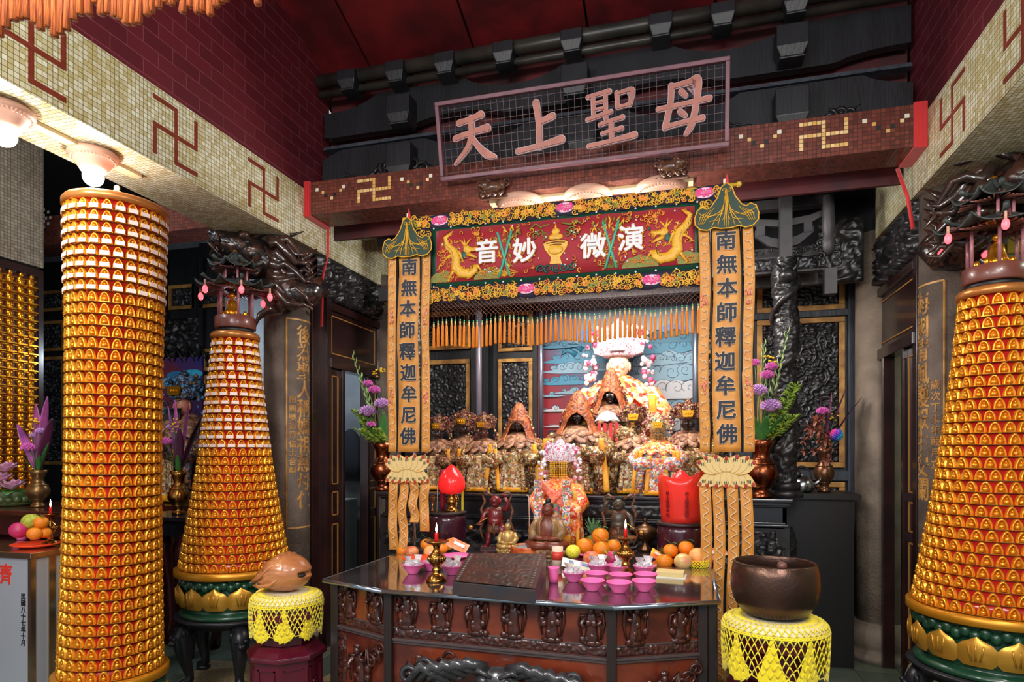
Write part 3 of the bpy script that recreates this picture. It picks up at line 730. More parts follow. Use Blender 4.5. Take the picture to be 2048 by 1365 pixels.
dragon_column(.70, 'black column carved with a coiling dragon right of the banner')
dragon_column(-2.2, 'black carved column hidden behind the left banner streamers')

# ================================================================ SIDE DOORS between the pillars
def side_door(X, sg, label):
    """sg=+1: on the left side, faces +X"""
    o = thing('side_door', label, 'door', (X, 0, 0))
    f = lambda mb, ya, yb, za, zb, d0=0, d1=.05: mb.bb(sg*d0, sg*d1, ya, yb, za, zb)
    ya, yb = 4.6, 5.46
    m = MB(); f(m, ya-.05, ya+.02, 0, 2.95, -.05, .04); f(m, yb-.02, yb+.04, 0, 2.95, -.05, .04); f(m, ya, yb, 2.30, 2.38, -.05, .05); f(m, ya, yb, 2.78, 2.84, -.05, .05); f(m, ya, yb, 2.38, 2.78, -.02, .02)
    f(m, ya-.2, yb+.12, 2.84, 3.19, -.06, -.02)
    f(m, ya-.2, ya-.04, 0, 2.95, -.06, .0)
    m.build('door_frame', dark_lacquer, o, bevel=.004)
    gl = mat('gilt_line', S(170, 120, 56), .5, .2)
    def line(mb, a, b, c, d, x=.024, w=.009):
        f(mb, a, b, c, c+w, x-.004, x+.002); f(mb, a, b, d-w, d, x-.004, x+.002); f(mb, a, a+w, c, d, x-.004, x+.002); f(mb, b-w, b, c, d, x-.004, x+.002)
    m = MB(); line(m, ya+.04, yb-.06, 2.42, 2.74); m.build('gilt_line', gl, o)
    for (a, b) in ((ya+.02, ya+.18), (yb-.2, yb-.02)):
        m = MB(); f(m, a, b, 0, 2.3, -.02, .02); m.build('leaf', dark_lacquer, o, bevel=.003)
        m = MB(); line(m, a+.03, b-.03, 1.33, 2.24); line(m, a+.03, b-.03, 1.07, 1.27); line(m, a+.03, b-.03, .2, 1.0); m.build('gilt_line', gl, o)
    for y in (ya+.2, yb-.22):
        m = MB(); f(m, y-.02, y+.02, 0, 2.3, -.03, .05); m.build('jamb', dark_lacquer, o, bevel=.003)
    m = MB(); relief(m, ya-.16, yb+.15, 2.86, 3.19, sg*.02, sg*.07, 51+sg, 9, .014, 'X'); m.build('carved_lintel', carve_black, o)
side_door(-2.86, 1, 'dark side door with thin gold lines, grey room seen through its opening')
side_door(1.46, -1, 'dark side door with thin gold lines beside the right pale pillar')
# room seen through the left door
m = MB(); m.bb(-4.1, -4.05, 4.9, 6.0, 0, 3.2); struct(m.build('wall_left', aisle_wall))
cb = thing('filing_cabinet', 'pale grey steel cabinet seen through the left side door', 'cabinet', (-3.62, 5.7, 0))
cm_ = mat('cabinet_grey', S(150, 156, 150), .5)
m = MB(); m.bb(-.3, .32, -.2, .2, 0, 1.12); m.build('body', cm_, cb, bevel=.01)
m = MB(); m.bb(-.27, .3, -.215, -.2, .88, 1.08); m.build('drawer', cm_, cb, bevel=.005); m = MB(); m.bb(.0, .12, -.225, -.214, .97, .985); m.build('handle', steel, cb)
m = MB(); m.bb(-.27, .3, -.215, -.2, .05, .84); m.build('door', cm_, cb, bevel=.005)
cg = thing('hanging_coat', 'dark coat hanging in the room behind the left side door', 'coat', (-3.38, 5.9, 1.3))
m = MB(); m.lathe([(.16, 0), (.15, .2), (.13, .42), (.05, .52), (.02, .54)], 20, ex=1, ey=.4, fold=.08, nf=6); m.build('coat_body', mat('coat', S(22, 24, 32), .9), cg)
rg = thing('red_bag', 'small red bag on the grey cabinet behind the left side door', 'bag', (-3.5, 5.7, 1.13))
m = MB(); m.lathe([(.06, 0), (.07, .06), (.05, .12), (.02, .16)], 14, fold=.06, nf=5); m.build('bag_body', red_cloth, rg)
# ================================================================ LANTERN TOWERS OF GILT NICHES
lan_red = mat('lantern_red', S(168, 30, 28), .18, coat=.4)
niche_gold = mat('niche_gold', S(250, 174, 50), .22, .6, c2=S(230, 142, 32), nscale=50)
tag_white = mat('tag_white', S(240, 214, 208), .5)
rim_gold = mat('rim_gold', S(196, 130, 26), .35, .55)
def niche_mb(mb, w, h, name_tag):
    """small arched niche with a seated figure; back at y=0, front toward -y"""
    d = w*.36; n = 10; out = []; inn = []
    for k in range(n+1):
        t = PI*k/n; x = math.cos(t); z = math.sin(t)
        out.append((w*.475*abs(x)**1.08*(1 if x > 0 else -1), h*.99*z**.95))
    c = (0, h*.4)
    inn = [(x*.74, h*.05+z*.8) for x, z in out]
    N = len(out); vs = []
    for x, z in out: vs.append((x, 0, z))
    for x, z in out: vs.append((x*.9, -d*.8, z*.97))
    for x, z in inn: vs.append((x, -d, z))
    for x, z in inn: vs.append((x*.8, -d*.25, z*.97))
    fs = []
    for r in range(3):
        for i in range(N-1): fs.append((r*N+i, r*N+i+1, (r+1)*N+i+1, (r+1)*N+i))
    fs.append(tuple(range(3*N, 4*N)))
    mb.k = 0; mb.add(vs, fs)
    mb.box(0, -d*.5, h*.015, w*.94, d*.9, h*.03)
    mb.ell((0, -d*.75, h*.26), (w*.22, d*.45, h*.2), 8, 5); mb.ell((0, -d*.8, h*.55), (w*.1, w*.1, h*.11), 7, 5)
    if name_tag: mb.k = 1; mb.bb(-w*.4, w*.4, -d*1.24, -d*1.1, h*.03, h*.42); mb.k = 0
def niche_meshes(w, h):
    a = MB(); niche_mb(a, w, h, False)
    t = MB(); d = w*.36; t.bb(-w*.4, w*.4, -d*1.24, -d*1.1, h*.03, h*.42)
    ao = a.build('niche', [niche_gold]); to = t.build('name_tag', tag_white)
    r = (ao.data, to.data); bpy.data.objects.remove(ao); bpy.data.objects.remove(to); return r
def lantern(loc, label, zb, zt, rb, rt, rows, w, tag_rows, top='pagoda', stand=.42, seed=0):
    """zb, zt: height of the niche zone; rb, rt radii"""
    o = thing('lantern_tower', label, 'lantern', (loc[0], loc[1], 0))
    pitch = (zt-zb)/rows; h = pitch*.93
    prof = []
    body = MB(); ledge = MB(); allN = []
    for i in range(rows):
        z = zb+i*pitch; t = (i+.0)/(rows-1); r = rb+(rt-rb)*t; 
        if rb != rt: r += -.02*math.sin(t*PI)     # cones are a little hollow in profile
        prof += [(r, z), (r, z+pitch)]
        n = round(TAU*r/w)
        ledge.lathe([(r, z+.0), (r+w*.30, z+.0), (r+w*.31, z+.001), (r+w*.30, z+.002), (r, z+.003)], 72, caps=False)
        for k in range(n):
            a = TAU*(k+.5*(i % 2)*0+.13*i*0)/n+seed
            p = Vector((r*math.cos(a), r*math.sin(a), z+.004)); wp = p+Vector((loc[0], loc[1], 0))
            v = Vector((0, 0, EYE))-wp; f = (v.x*math.cos(a)+v.y*math.sin(a))/v.length
            px_ok = 1
            allN.append((-f/v.length**1.5 if wp.y > 0 else 0, p, a, i >= rows-tag_rows))
    body.lathe(prof, 64); body.build('body', lan_red, o); ledge.build('ledges', mat('ledge_brown', S(120, 60, 24), .35, .4), o)
    allN.sort(key=lambda q: q[0])
    me, mt = niche_meshes(w, h)
    for q in allN[:100]:
        c = inst('niche', me, o, q[1], (0, 0, q[2]+PI/2))
        if q[3]: inst('name_tag', mt, c)
    rest = MB()
    for q in allN[100:]:
        rest.M = Matrix.Translation(q[1]) @ Matrix.Rotation(q[2]+PI/2, 4, 'Z'); niche_mb(rest, w, h, q[3])
    stuff(rest.build('niches', [niche_gold, tag_white], o))
    m = MB(); R0 = rb+w*.55
    m.lathe([(rb*.9, zb-.05), (R0+.012, zb-.05), (R0+.016, zb-.045), (R0+.016, zb-.005), (R0+.01, zb-.002), (rb, zb-.002)], 64, caps=False); m.build('rim', rim_gold, o)
    m = MB(); m.lathe([(rt, zt), (rt+w*.5, zt+.002), (rt+w*.5, zt+.03), (rt+w*.3, zt+.045), (0, zt+.046)], 48); m.build('cap', mat('cap_gold', S(190, 120, 60), .3, .5), o)
    # lotus base
    green = mat('lotus_green', S(26, 66, 44), .3, coat=.4); petal = mat('lotus_gold', S(206, 150, 54), .3, .6)
    zl = zb-.05; k = (rb+.02)
    m = MB(); m.lathe([(k*.97, zl), (k*.93, zl-.03), (k*.9, zl-.08), (k*.97, zl-.15), (k*.95, zl-.20), (k*.86, zl-.225), (k*.9, zl-.235), (k*.98, zl-.25), (k*.98, zl-.27), (k*.9, zl-.275)], 64, caps=False); m.build('lotus_base', green, o)
    n = 14; pw = TAU*k/n
    pm_ = MB()
    def fn(u, v):
        a = (u-.5); wd = math.sin(PI*min(1, (v*.82+.18)))**.7*(1 if v < .75 else 1-((v-.75)/.25)**1.5*.97)
        x = a*pw*1.12*wd; bul = .03*(1-(2*a)**2)*math.sin(PI*min(1, v*.9+.1))
        return (x, -bul-.02*v*v, -.2+.15*v)
    pm_.grid(fn, 8, 8); pm_.k = 0
    for s_ in (-.25, 0, .25): pm_.tube([(s_*pw*.4, -.03, -.17), (s_*pw*.7, -.033, -.12), (s_*pw*.75, -.031, -.09)], .004, 5)
    po = pm_.build('lotus_petal', petal, None, solid=.006); pme = po.data
    bpy.data.objects.remove(po)
    for i in range(n):
        a = TAU*i/n+.1; inst('lotus_petal', pme, o, (k*.955*math.cos(a), k*.955*math.sin(a), zl), (0, 0, a+PI/2))
    m = MB()
    for row, (zz, rr) in enumerate(((-.055, .92), (-.035, .93))):
        for i in range(26):
            a = TAU*(i+.5*row)/26; m.ell((k*rr*math.cos(a), k*rr*math.sin(a), zl+zz), (.03, .03, .035), 7, 5)
    m.build('green_petals', green, o)
    zs = zl-.275
    if stand:
        dark = mat('stand_iron', S(34, 34, 38), .35, .3)
        m = MB(); m.lathe([(0, zs), (k*1.06, zs), (k*1.08, zs-.012), (k*1.0, zs-.03), (k*.95, zs-.06), (0, zs-.06)], 48); m.build('tray', dark, o)
        for i in range(5):
            a = TAU*i/5+seed+.35; q = Vector((math.cos(a), math.sin(a), 0)); zz = zs-.05
            m = MB(); m.tube([q*(k*.86)+Vector((0, 0, zz)), q*(k*.98)+Vector((0, 0, zz*.8)), q*(k*.94)+Vector((0, 0, zz*.5)), q*(k*.86)+Vector((0, 0, zz*.25)), q*(k*.84)+Vector((0, 0, .06)), q*(k*.95)+Vector((0, 0, .03)), q*(k*.97)+Vector((0, 0, .0))], [.06, .065, .045, .03, .028, .04, .035], 10)
            c = q*(k*1.0)+Vector((0, 0, zz*.78)); tt = Vector((-q.y, q.x, 0))
            for s_ in (-1, 1): m.ell(c+tt*.028*s_+q*.05+Vector((0, 0, .02)), .014, 8, 6); m.ell(c+tt*.055*s_+Vector((0, 0, .05)), (.018, .018, .026), 8, 6)
            m.ell(c+q*.055-Vector((0, 0, .012)), (.03, .03, .02), 8, 6); m.ell(q*(k*.9)+Vector((0, 0, .0+.02)), (.05, .05, .02), 8, 5)
            m.build('leg', dark, o)
    zc = zt+.046
    if top == 'pagoda':
        wood = mat('pagoda_brown', S(104, 56, 46), .35, coat=.2); tile_g = mat('pagoda_tile', S(60, 66, 62), .5, c2=S(40, 44, 44), nscale=40)
        m = MB(); m.lathe([(0, zc+.03), (rt*1.0, zc+.03), (rt*1.02, zc+.035), (rt*1.02, zc+.11), (rt*.98, zc+.115), (0, zc+.115)], 40); m.build('drum', wood, o)
        m = MB(); m.lathe([(0, zc), (rt*.9, zc), (rt*.9, zc+.03), (0, zc+.03)], 32); m.build('collar', black_m, o)
        zz = zc+.115
        m = MB()
        for i in range(6): a = TAU*(i+.3)/6; m.cyl((rt*.88*math.cos(a), rt*.88*math.sin(a), zz), .009, .21, 8)
        for i in range(6): a = TAU*(i+.3)/6; m.cyl((rt*.6*math.cos(a), rt*.6*math.sin(a), zz+.21), .008, .14, 8)
        m.build('columns', mat('pagoda_col', S(150, 96, 104), .3), o)
        def roof(z0, Rr, hh, r_in):
            def fn(u, v):
                a = u*TAU; sec = (a % (TAU/6))-TAU/12; cor = abs(sec)/(TAU/12)
                ed = Rr*math.cos(TAU/12)/math.cos(sec); r = r_in+(ed-r_in)*v
                z = z0+hh*(1-v)**1.6+.055*cor**4*v**3+(.003*math.sin(a*60) if v > .3 else 0)
                return (r*math.cos(a+TAU*.3/6+TAU/12), r*math.sin(a+TAU*.3/6+TAU/12), z)
            mb = MB(); mb.grid(fn, 120, 8)
            for i in range(6):
                a = TAU*(i+.3)/6; pts = []
                for j in range(7): v = j/6; r = r_in+(Rr-r_in)*v; pts.append((r*math.cos(a), r*math.sin(a), z0+hh*(1-v)**1.6+.055*v**3+.004))
                mb.tube(pts, [.008]*6+[.012], 6)
            ro = mb.build('roof', tile_g, o, solid=.006)
            m2 = MB()
            for i in range(48):
                a = TAU*i/48; sec = ((a-TAU*.3/6) % (TAU/6))-TAU/12; e = Rr*math.cos(TAU/12)/math.cos(sec)*.94
                m2.tube([(r_in*math.cos(a), r_in*math.sin(a), z0+.01), (e*math.cos(a), e*math.sin(a), z0-.012+.04*(abs(sec)/(TAU/12))**4)], .005, 4)
            m2.build('rafters', wood, o)
        roof(zz+.19, rt*1.95, .07, rt*.55); roof(zz+.34, rt*1.35, .12, .01)
        m = MB(); m.ell((0, 0, zz+.47), .016, 8, 6); m.cyl((0, 0, zz+.22), rt*.62, .02, 16); m.build('finial', gold_deep, o)
        fg = MB(); fg.lathe([(.05, 0), (.06, .02), (.045, .04), (.035, .08), (.03, .11), (.012, .125)], 12, (0, -.03, zz)); fg.ell((0, -.03, zz+.15), .022, 10, 8)
        for i in range(8): a = TAU*i/8; fg.ell((.08*math.cos(a), .08*math.sin(a), zz+.02), (.016, .016, .024), 6, 5)
        fg.build('seated_figure', gold, o)
        glow = mat('red_bulb', (1, .08, .1, 1), .3, emit=2.2)
        for i in range(6):
            a = TAU*(i+.3)/6; c = Vector((rt*1.8*math.cos(a), rt*1.8*math.sin(a), zz+.215))
            m = MB(); m.tube([c, c-Vector((0, 0, .04))], .007, 6); m.k = 1; m.ell(c-Vector((0, 0, .065)), (.018, .018, .028), 10, 8); m.build('red_bulb', [plaster, glow], o)
    else:
        m = MB(); m.lathe([(.1, zc), (.08, zc+.02), (.05, zc+.03), (.03, zc+.05)], 20)
        for i in range(10): a = TAU*i/10; m.ell((.07*math.cos(a), .07*math.sin(a), zc+.03), (.02, .02, .03), 8, 6)
        m.ell((0, 0, zc+.06), .03, 10, 8); m.ell((0, 0, zc+.1), .016, 8, 6); m.build('finial', plaster, o)
    return o
cyl_tower = lantern((-3.10, 2.80), 'tall straight gold cylinder lantern of red and gold niches at the left front', .395, 2.93, .238, .230, 42, .0555, 8, top='lotus', stand=0, seed=.05)
cyl_tower.rotation_euler = (0, R(.8), 0)
lantern((-3.10, 3.81), 'cone-shaped gold niche lantern with white name tags, beside the left stone pillar', .80, 2.40, .345, .135, 27, .058, 13, seed=.1)
lantern((1.57, 3.87), 'cone-shaped gold niche lantern without tags at the right edge of the picture', .80, 2.41, .35, .14, 27, .058, 0, seed=.24)

# wall panel full of gilt figures, far left
gp = thing('figure_panel', 'tall wall panel of small gold figures in rows at the far left', 'wall panel', (-5.0, 3.85, 0))
m = MB(); m.bb(-.3, 0, -2.2, 0, .0, 3.02); m.build('board', mat('panel_maroon', S(60, 20, 22), .4), gp)
m = MB(); m.bb(-.33, .02, -2.2, .03, 3.0, 3.06); m.bb(-.3, .02, -.01, .03, 1.2, 3.0); m.build('frame', dark_lacquer, gp)
a = MB(); a.ell((.0, 0, .035), (.022, .03, .036), 8, 6); a.ell((.008, 0, .08), (.016, .018, .02), 8, 6); a.bb(-.004, .03, -.036, .036, -.004, .006)
fo = a.build('gilt_figure', gold); fme = fo.data; bpy.data.objects.remove(fo)
fr = MB(); cnt = 0; lst = []
for i in range(28):
    for j in range(14): lst.append((j, i))
lst.sort(key=lambda q: (q[0]*14+0*q[1]))
for j, i in lst:
    p = (.004, -.06-.082*j, 1.12+i*.066)
    if cnt < 100: inst('gilt_figure', fme, gp, p)
    else:
        fr.at(*p); fr.ell((.0, 0, .035), (.022, .03, .036), 8, 6); fr.ell((.008, 0, .08), (.016, .018, .02), 8, 6); fr.bb(-.004, .03, -.036, .036, -.004, .006)
    cnt += 1
stuff(fr.build('gilt_figures', gold, gp))
m = MB()
for i in range(29): m.bb(0, .012, -1.25, -.02, 1.105+i*.066, 1.112+i*.066)
m.build('shelves', gold_deep, gp)

# ================================================================ DRAGON BRACKETS ON THE PILLARS
dw = patch('dragon_wood', [S(34, 25, 24), S(44, 30, 27), S(30, 24, 24), S(70, 42, 32)], 26, .24, 0, 1.0)
dwm = mat('dragon_smooth', S(34, 25, 24), .24, c2=S(64, 40, 30), nscale=9, coat=.5)
def dragon(loc, rz, label, flip=1):
    """carved dragon head leaning out from the pillar: long snout out toward -y, mane sweeping back and down"""
    o = thing('carved_dragon', label, 'carved dragon', loc, rz)
    m = MB()
    body = [(.10, .12, -.2), (.12, .03, -.28), (.1, -.08, -.3), (.03, -.16, -.2), (0, -.2, -.1), (0, -.3, -.03), (0, -.42, .0)]
    m.tube(body, [.06, .10, .12, .12, .12, .11, .09], 16)
    # upper jaw and snout
    m.ell((0, -.36, .0), (.13, .14, .12), 16, 10)
    m.tube([(0, -.38, .02), (0, -.5, .05), (0, -.6, .07), (0, -.66, .06)], [.12, .1, .09, .06], 14)
    for s_ in (-1, 1):
        m.ell((s_*.04, -.64, .1), (.03, .035, .025), 10, 8)
        m.ell((s_*.085, -.43, .1), (.045, .045, .045), 12, 10)
        spiral(m, s_*.07, .04, .045, 1.3, .012, -.6, 0, s_, 14, th=1)
        for k in range(4): m.tube([(s_*.055, -.5-.035*k, .0), (s_*.058, -.5-.035*k, -.035)], [.012, .002], 5)
        m.tube([(s_*.07, -.36, .1), (s_*.1, -.24, .16), (s_*.13, -.1, .13), (s_*.12, -.02, .17)], [.025, .02, .014, .004], 8)
        m.tube([(s_*.06, -.62, .05), (s_*.14, -.66, .0), (s_*.17, -.6, -.07), (s_*.14, -.56, -.1)], [.012, .011, .008, .003], 6)
    # lower jaw, tongue
    m.tube([(0, -.34, -.1), (0, -.44, -.15), (0, -.54, -.15), (0, -.59, -.12)], [.08, .07, .055, .025], 12)
    m.tube([(0, -.4, -.08), (0, -.5, -.1), (0, -.57, -.06)], [.04, .03, .01], 8)
    m.build('head', dw, o)
    m = MB(); rnd = random.Random(7)
    for k in range(30):
        s_ = -1 if k % 2 else 1; a = rnd.uniform(-.5, 1); x0 = s_*rnd.uniform(.09, .15); z0 = rnd.uniform(-.28, .1)
        p = Vector((x0, -.26, z0)); pts = [p]
        for j in range(1, 6):
            t = j/5; pts.append(p+Vector((s_*(.05*t+.03*math.sin(t*6+k)), .30*t, -.16*t+.05*math.sin(t*7+k*.8)+.08*a*t)))
        m.tube(pts, [.032, .036, .03, .024, .016, .005], 7)
    for k in range(6): z = -.25+k*.06; m.tube([(0, -.02+.04*math.sin(k), z-.1), (.0, .02, z-.02), (0, .09, z+.04)], [.03, .022, .004], 6)
    m.build('mane', dwm, o)
    m = MB()
    m.tube([(.07, -.1, -.28), (.12, -.16, -.36), (.08, -.2, -.42)], [.06, .045, .035], 10)
    for k in range(4): 
        a = (k-1.5)*.045; m.tube([(.08+a*.3, -.2, -.42), (.08+a, -.27, -.43), (.08+a*1.3, -.33, -.48), (.08+a*1.4, -.35, -.54)], [.02, .018, .013, .003], 7)
    m.build('claw', dwm, o)
    m = MB()
    spiral(m, -.1*flip, -.02, .12, 1.6, .03, -.44, 0, flip, 22, th=.8); m.ell((-.1*flip, -.44, -.02), (.12, .02, .1), 12, 8)
    m.build('cloud_scroll', dwm, o)
    return o
dragon((-2.79, 4.2, 3.07), R(-52), 'black carved dragon bracket above the left cone lantern', 1)
dragon((1.43, 4.16, 3.06), R(60), 'dark carved dragon bracket with claw above the right lantern', -1)
# ================================================================ EMBROIDERED VALANCE
VY = 3.98; VX0, VX1 = -1.665, .09
va = thing('valance', 'embroidered red and green altar valance with dragons, four white characters and orange tassels', 'valance', (0, VY, 0))
va_red = mat('valance_red', S(158, 20, 36), .65, sheen=.2); va_green = mat('valance_green', S(14, 66, 48), .5); va_navy = mat('valance_navy', S(34, 30, 52), .7)
thr = mat('gold_thread', S(236, 184, 50), .45, c2=S(214, 150, 34), nscale=90); thr2 = mat('orange_thread2', S(226, 130, 46), .55); thr3 = mat('olive_thread', S(120, 124, 50), .6)
pinkt = mat('pink_thread', S(226, 60, 130), .55); pinkl = mat('pale_pink_thread', S(244, 190, 214), .55); teal = mat('teal_thread', S(70, 180, 150), .5); dteal = mat('dark_teal_thread', S(40, 84, 80), .55); silver = mat('silver_thread', S(222, 222, 226), .45)
sag = lambda x: .012*math.sin((x-VX0)*5.2)+.006*math.sin(x*23)
def cloth_strip(mb, x0, x1, z0, z1, y, amp=.006, n=60, scal=0):
    mb.grid(lambda u, v: (x0+(x1-x0)*u, y+amp*math.sin((x0+(x1-x0)*u)*18+v), z0+(z1-z0)*v-(scal*abs(math.sin((x0+(x1-x0)*u)*21)) if v == 0 else 0)), n, 3)
m = MB(); m.tube([(-1.87, .012, 3.205), (.31, .012, 3.205)], .011, 10)
for x in (-1.87, .31): m.ell((x, .012, 3.205), .017, 10, 8)
m.build('rod', mat('bamboo_rod', S(210, 170, 60), .4), va)
m = MB(); cloth_strip(m, VX0, VX1, 2.705, 3.14, .004); m.build('green_border', va_green, va, solid=.004)
m = MB(); cloth_strip(m, VX0+.035, VX1-.035, 2.745, 3.10, -.001); m.build('red_field', va_red, va, solid=.004)
m = MB(); cloth_strip(m, -1.83, .22, 3.125, 3.21, -.002, scal=.012, n=120); m.build('top_border', va_navy, va, solid=.003)
m = MB(); cloth_strip(m, VX0-.01, VX1+.01, 2.62, 2.715, -.002, scal=.014, n=120)
m.build('bottom_border', va_navy, va, solid=.003)
for x0, x1 in ((-1.84, -1.67), (.095, .18)): m = MB(); cloth_strip(m, x0, x1, 2.95 if x0 < -1 else 3.0, 3.14, .0, n=10, scal=.01); m.build('corner_flap', va_navy, va, solid=.003)
m = MB(); rnd = random.Random(11)
def scroll_band(x0, x1, z0, z1, y, skip=()):
    x = x0; h = z1-z0
    while x < x1:
        if not any(abs(x-s_) < .06 for s_ in skip):
            for rw in range(3):
                r = h*rnd.uniform(.16, .24); cz = z0+h*(.2+.3*rw)+rnd.uniform(-.1, .1)*h
                m.k = rnd.choice((0, 0, 0, 0, 1)); spiral(m, x+rnd.uniform(-.01, .01), cz, r, rnd.uniform(1.0, 1.6), .0042, y, rnd.random()*6, rnd.choice((1, -1)), 12)
            if rnd.random() < .45:
                m.k = rnd.choice((0, 1, 2)); cz = z0+h*rnd.uniform(.3, .7)
                for q in range(5): a = TAU*q/5; m.ell((x+.011*math.cos(a), y, cz+.011*math.sin(a)), (.009, .003, .009), 6, 4)
        x += .023
lot_t = [atY(880, 437, VY).x, atY(1130, 420, VY).x, atY(1408, 385, VY).x]; lot_b = [atY(1053, 583, VY).x, atY(1303, 563, VY).x]
scroll_band(-1.82, .21, 3.12, 3.208, -.012, lot_t); scroll_band(VX0, VX1, 2.615, 2.71, -.012, lot_b)
scroll_band(-1.83, -1.68, 2.97, 3.12, -.008); scroll_band(.1, .17, 3.02, 3.12, -.008)
for x, z in [(x, 3.168) for x in lot_t]+[(x, 2.665) for x in lot_b]:
    m.k = 4; m.ell((x, -.008, z), (.062, .004, .034), 16, 6); m.k = 3
    for k in range(5): m.ell((x-.04+.02*k, -.013, z+.006*math.sin(k*2)), (.013, .003, .024), 8, 5)
    m.k = 4
    for k in range(3): spiral(m, x+.02*(k-1)+.01, z, .012, 1.2, .002, -.017, k)
stuff(m.build('scroll_embroidery', [thr, thr2, thr3, pinkt, pinkl], va))
# field: squiggles, sequins
m = MB()
for i in range(340):
    x = rnd.uniform(VX0+.05, VX1-.05); z = rnd.uniform(2.76, 3.09)
    if abs(x-atY(1110, 500, VY).x) < .12: continue
    m.k = rnd.choice((0, 1, 1)); spiral(m, x, z, rnd.uniform(.01, .02), rnd.uniform(.5, 1.1), .0038, -.0125, rnd.random()*6, rnd.choice((1, -1)), 8)
for x in [VX0+.1, VX0+.42, VX1-.36, VX1-.08]:
    w_, h_ = (.16, .075) if True else 0
    m.k = 2; m.prism([(x-w_*.7, 2.748)]+[(x+w_*.7*math.cos(a), 2.748+h_*math.sin(a)*(1+.08*math.sin(a*9))) for a in [PI-PI*k/16 for k in range(17)]]+[(x+w_*.7, 2.748)], -.007, -.001)
    m.k = 1
    for q in range(26): spiral(m, x+rnd.uniform(-.09, .09), 2.752+rnd.uniform(.005, .05), .008, .8, .002, -.009, rnd.random()*6, 1, 6)
stuff(m.build('field_embroidery', [thr, thr2, thr3], va))
m = MB()
for i in range(60): m.ell((rnd.uniform(VX0+.05, VX1-.05), -.010, rnd.uniform(2.77, 3.09)), (.006, .004, .006), 6, 4)
for i in range(15):
    x = VX0+.02+(VX1-VX0-.04)*i/14
    for z in (2.722, 3.118): m.ell((x, -.006, z), (.007, .004, .007), 6, 4)
stuff(m.build('sequins', silver, va))
def vdragon(mx, fl):
    mb = MB(); mb.k = 0
    P = lambda a, b: (mx+fl*a, -.010, 2.745+b)
    pts = [P(-.035, .335), P(-.085, .30), P(-.07, .25), P(-.02, .20), P(-.005, .15), P(-.01, .1), P(.03, .055), P(.09, .045), P(.125, .07), P(.13, .1)]
    mb.tube(pts, [.005, .018, .024, .029, .034, .036, .036, .033, .028, .02], 8, flat=((0, 1, 0), .35))
    # head
    mb.ell(P(.075, .21), (.032, .008, .026), 10, 6); mb.tube([P(.08, .21), P(.12, .205), P(.15, .215)], [.018, .015, .010], 6, flat=((0, 1, 0), .4)); mb.tube([P(.07, .18), P(.11, .165), P(.14, .15)], [.012, .011, .006], 6, flat=((0, 1, 0), .4))
    for a, b in ((.02, .28), (.05, .29), (.1, .28)): mb.tube([P(.06, .23), P((a+.06)/2, .26), P(a, b)], [.008, .006, .002], 5)
    for (a, b), (c, d) in (((-.01, .17), (-.09, .15)), ((0, .08), (-.06, .02)), ((.12, .09), (.17, .06)), ((.0, .2), (.04, .14))):
        mb.tube([P(a, b), P((a+c)/2, (b+d)/2+.02), P(c, d)], [.014, .011, .006], 6, flat=((0, 1, 0), .4))
        for k in range(3): mb.tube([P(c, d), P(c-.02+.018*k, d-.02)], [.004, .001], 4)
    mb.k = 1
    for i in range(34):
        t = i/33*(len(pts)-1); j = min(int(t), len(pts)-2); f = t-j; q = Vector(pts[j]).lerp(Vector(pts[j+1]), f)
        mb.ell((q.x+fl*-.014, -.019, q.z+.006), (.002, .002, .006), 5, 4)
    mb.ell(P(.09, .225), (.007, .006, .007), 8, 6); mb.k = 2
    mb.ell(P(.05, .175), (.018, .006, .028), 8, 6); mb.ell(P(.16, .235), (.008, .006, .01), 8, 6)
    mb.k = 3; mb.ell(P(.13, .31), (.014, .006, .014), 10, 6)
    for k in range(10): a = TAU*k/10; mb.tube([P(.13+.016*math.cos(a), .31+.016*math.sin(a)), P(.13+.03*math.cos(a), .31+.03*math.sin(a))], .002, 4)
    mb.build('embroidered_dragon', [thr, black_m, dteal, thr2], va)
vdragon(atY(915, 500, VY).x, 1); vdragon(atY(1352, 480, VY).x, -1)
for px, py in ((1010, 500), (1222, 490)):
    c = atY(px, py, VY); m = MB(); m.k = 0
    for s_ in (-1, 1):
        m.tube([(c.x-s_*.035, -.012-.004*s_, 2.755), (c.x+s_*.008, -.012-.004*s_, 2.9), (c.x+s_*.05, -.012-.004*s_, 3.05)], .0085, 6)
    m.k = 1
    for i in range(34):
        z = rnd.choice((rnd.uniform(3.0, 3.09), rnd.uniform(2.8, 3.0), rnd.uniform(3.02, 3.09))); x = c.x+rnd.uniform(-.11, .11)*(1 if z > 3 else .6); a = rnd.uniform(-2.4, -.7)
        m.k = rnd.choice((1, 1, 2)); m.tube([(x, -.010, z), (x+.02*math.cos(a), -.014, z+.02*math.sin(a)), (x+.045*math.cos(a), -.012, z+.045*math.sin(a))], [.002, .0065, .001], 5, flat=((0, 1, 0), .4))
    for s_ in range(9): a = PI/2+(s_-4)*.28; m.tube([(c.x, -.01, 2.755), (c.x+.06*math.cos(a), -.01, 2.755+.05*math.sin(a)), (c.x+.1*math.cos(a), -.01, 2.755+.05*math.sin(a))], .0028, 4)
    m.build('embroidered_bamboo', [teal, thr, thr3], va)
c = atY(1112, 500, VY); m = MB(); m.k = 0
m.prism([(c.x+a*.08, 2.9+b*.1) for a, b in ((-.5, -.9), (.5, -.9), (.35, -.5), (.9, .1), (1.0, .45), (.7, .6), (-.7, .6), (-1, .45), (-.9, .1), (-.35, -.5))], -.014, -.002)
m.ell((c.x, -.008, 2.985), (.05, .008, .022), 12, 6); m.ell((c.x, -.008, 3.02), (.028, .008, .022), 12, 6); m.tube([(c.x, -.008, 3.03), (c.x, -.008, 3.07)], [.012, .003], 6)
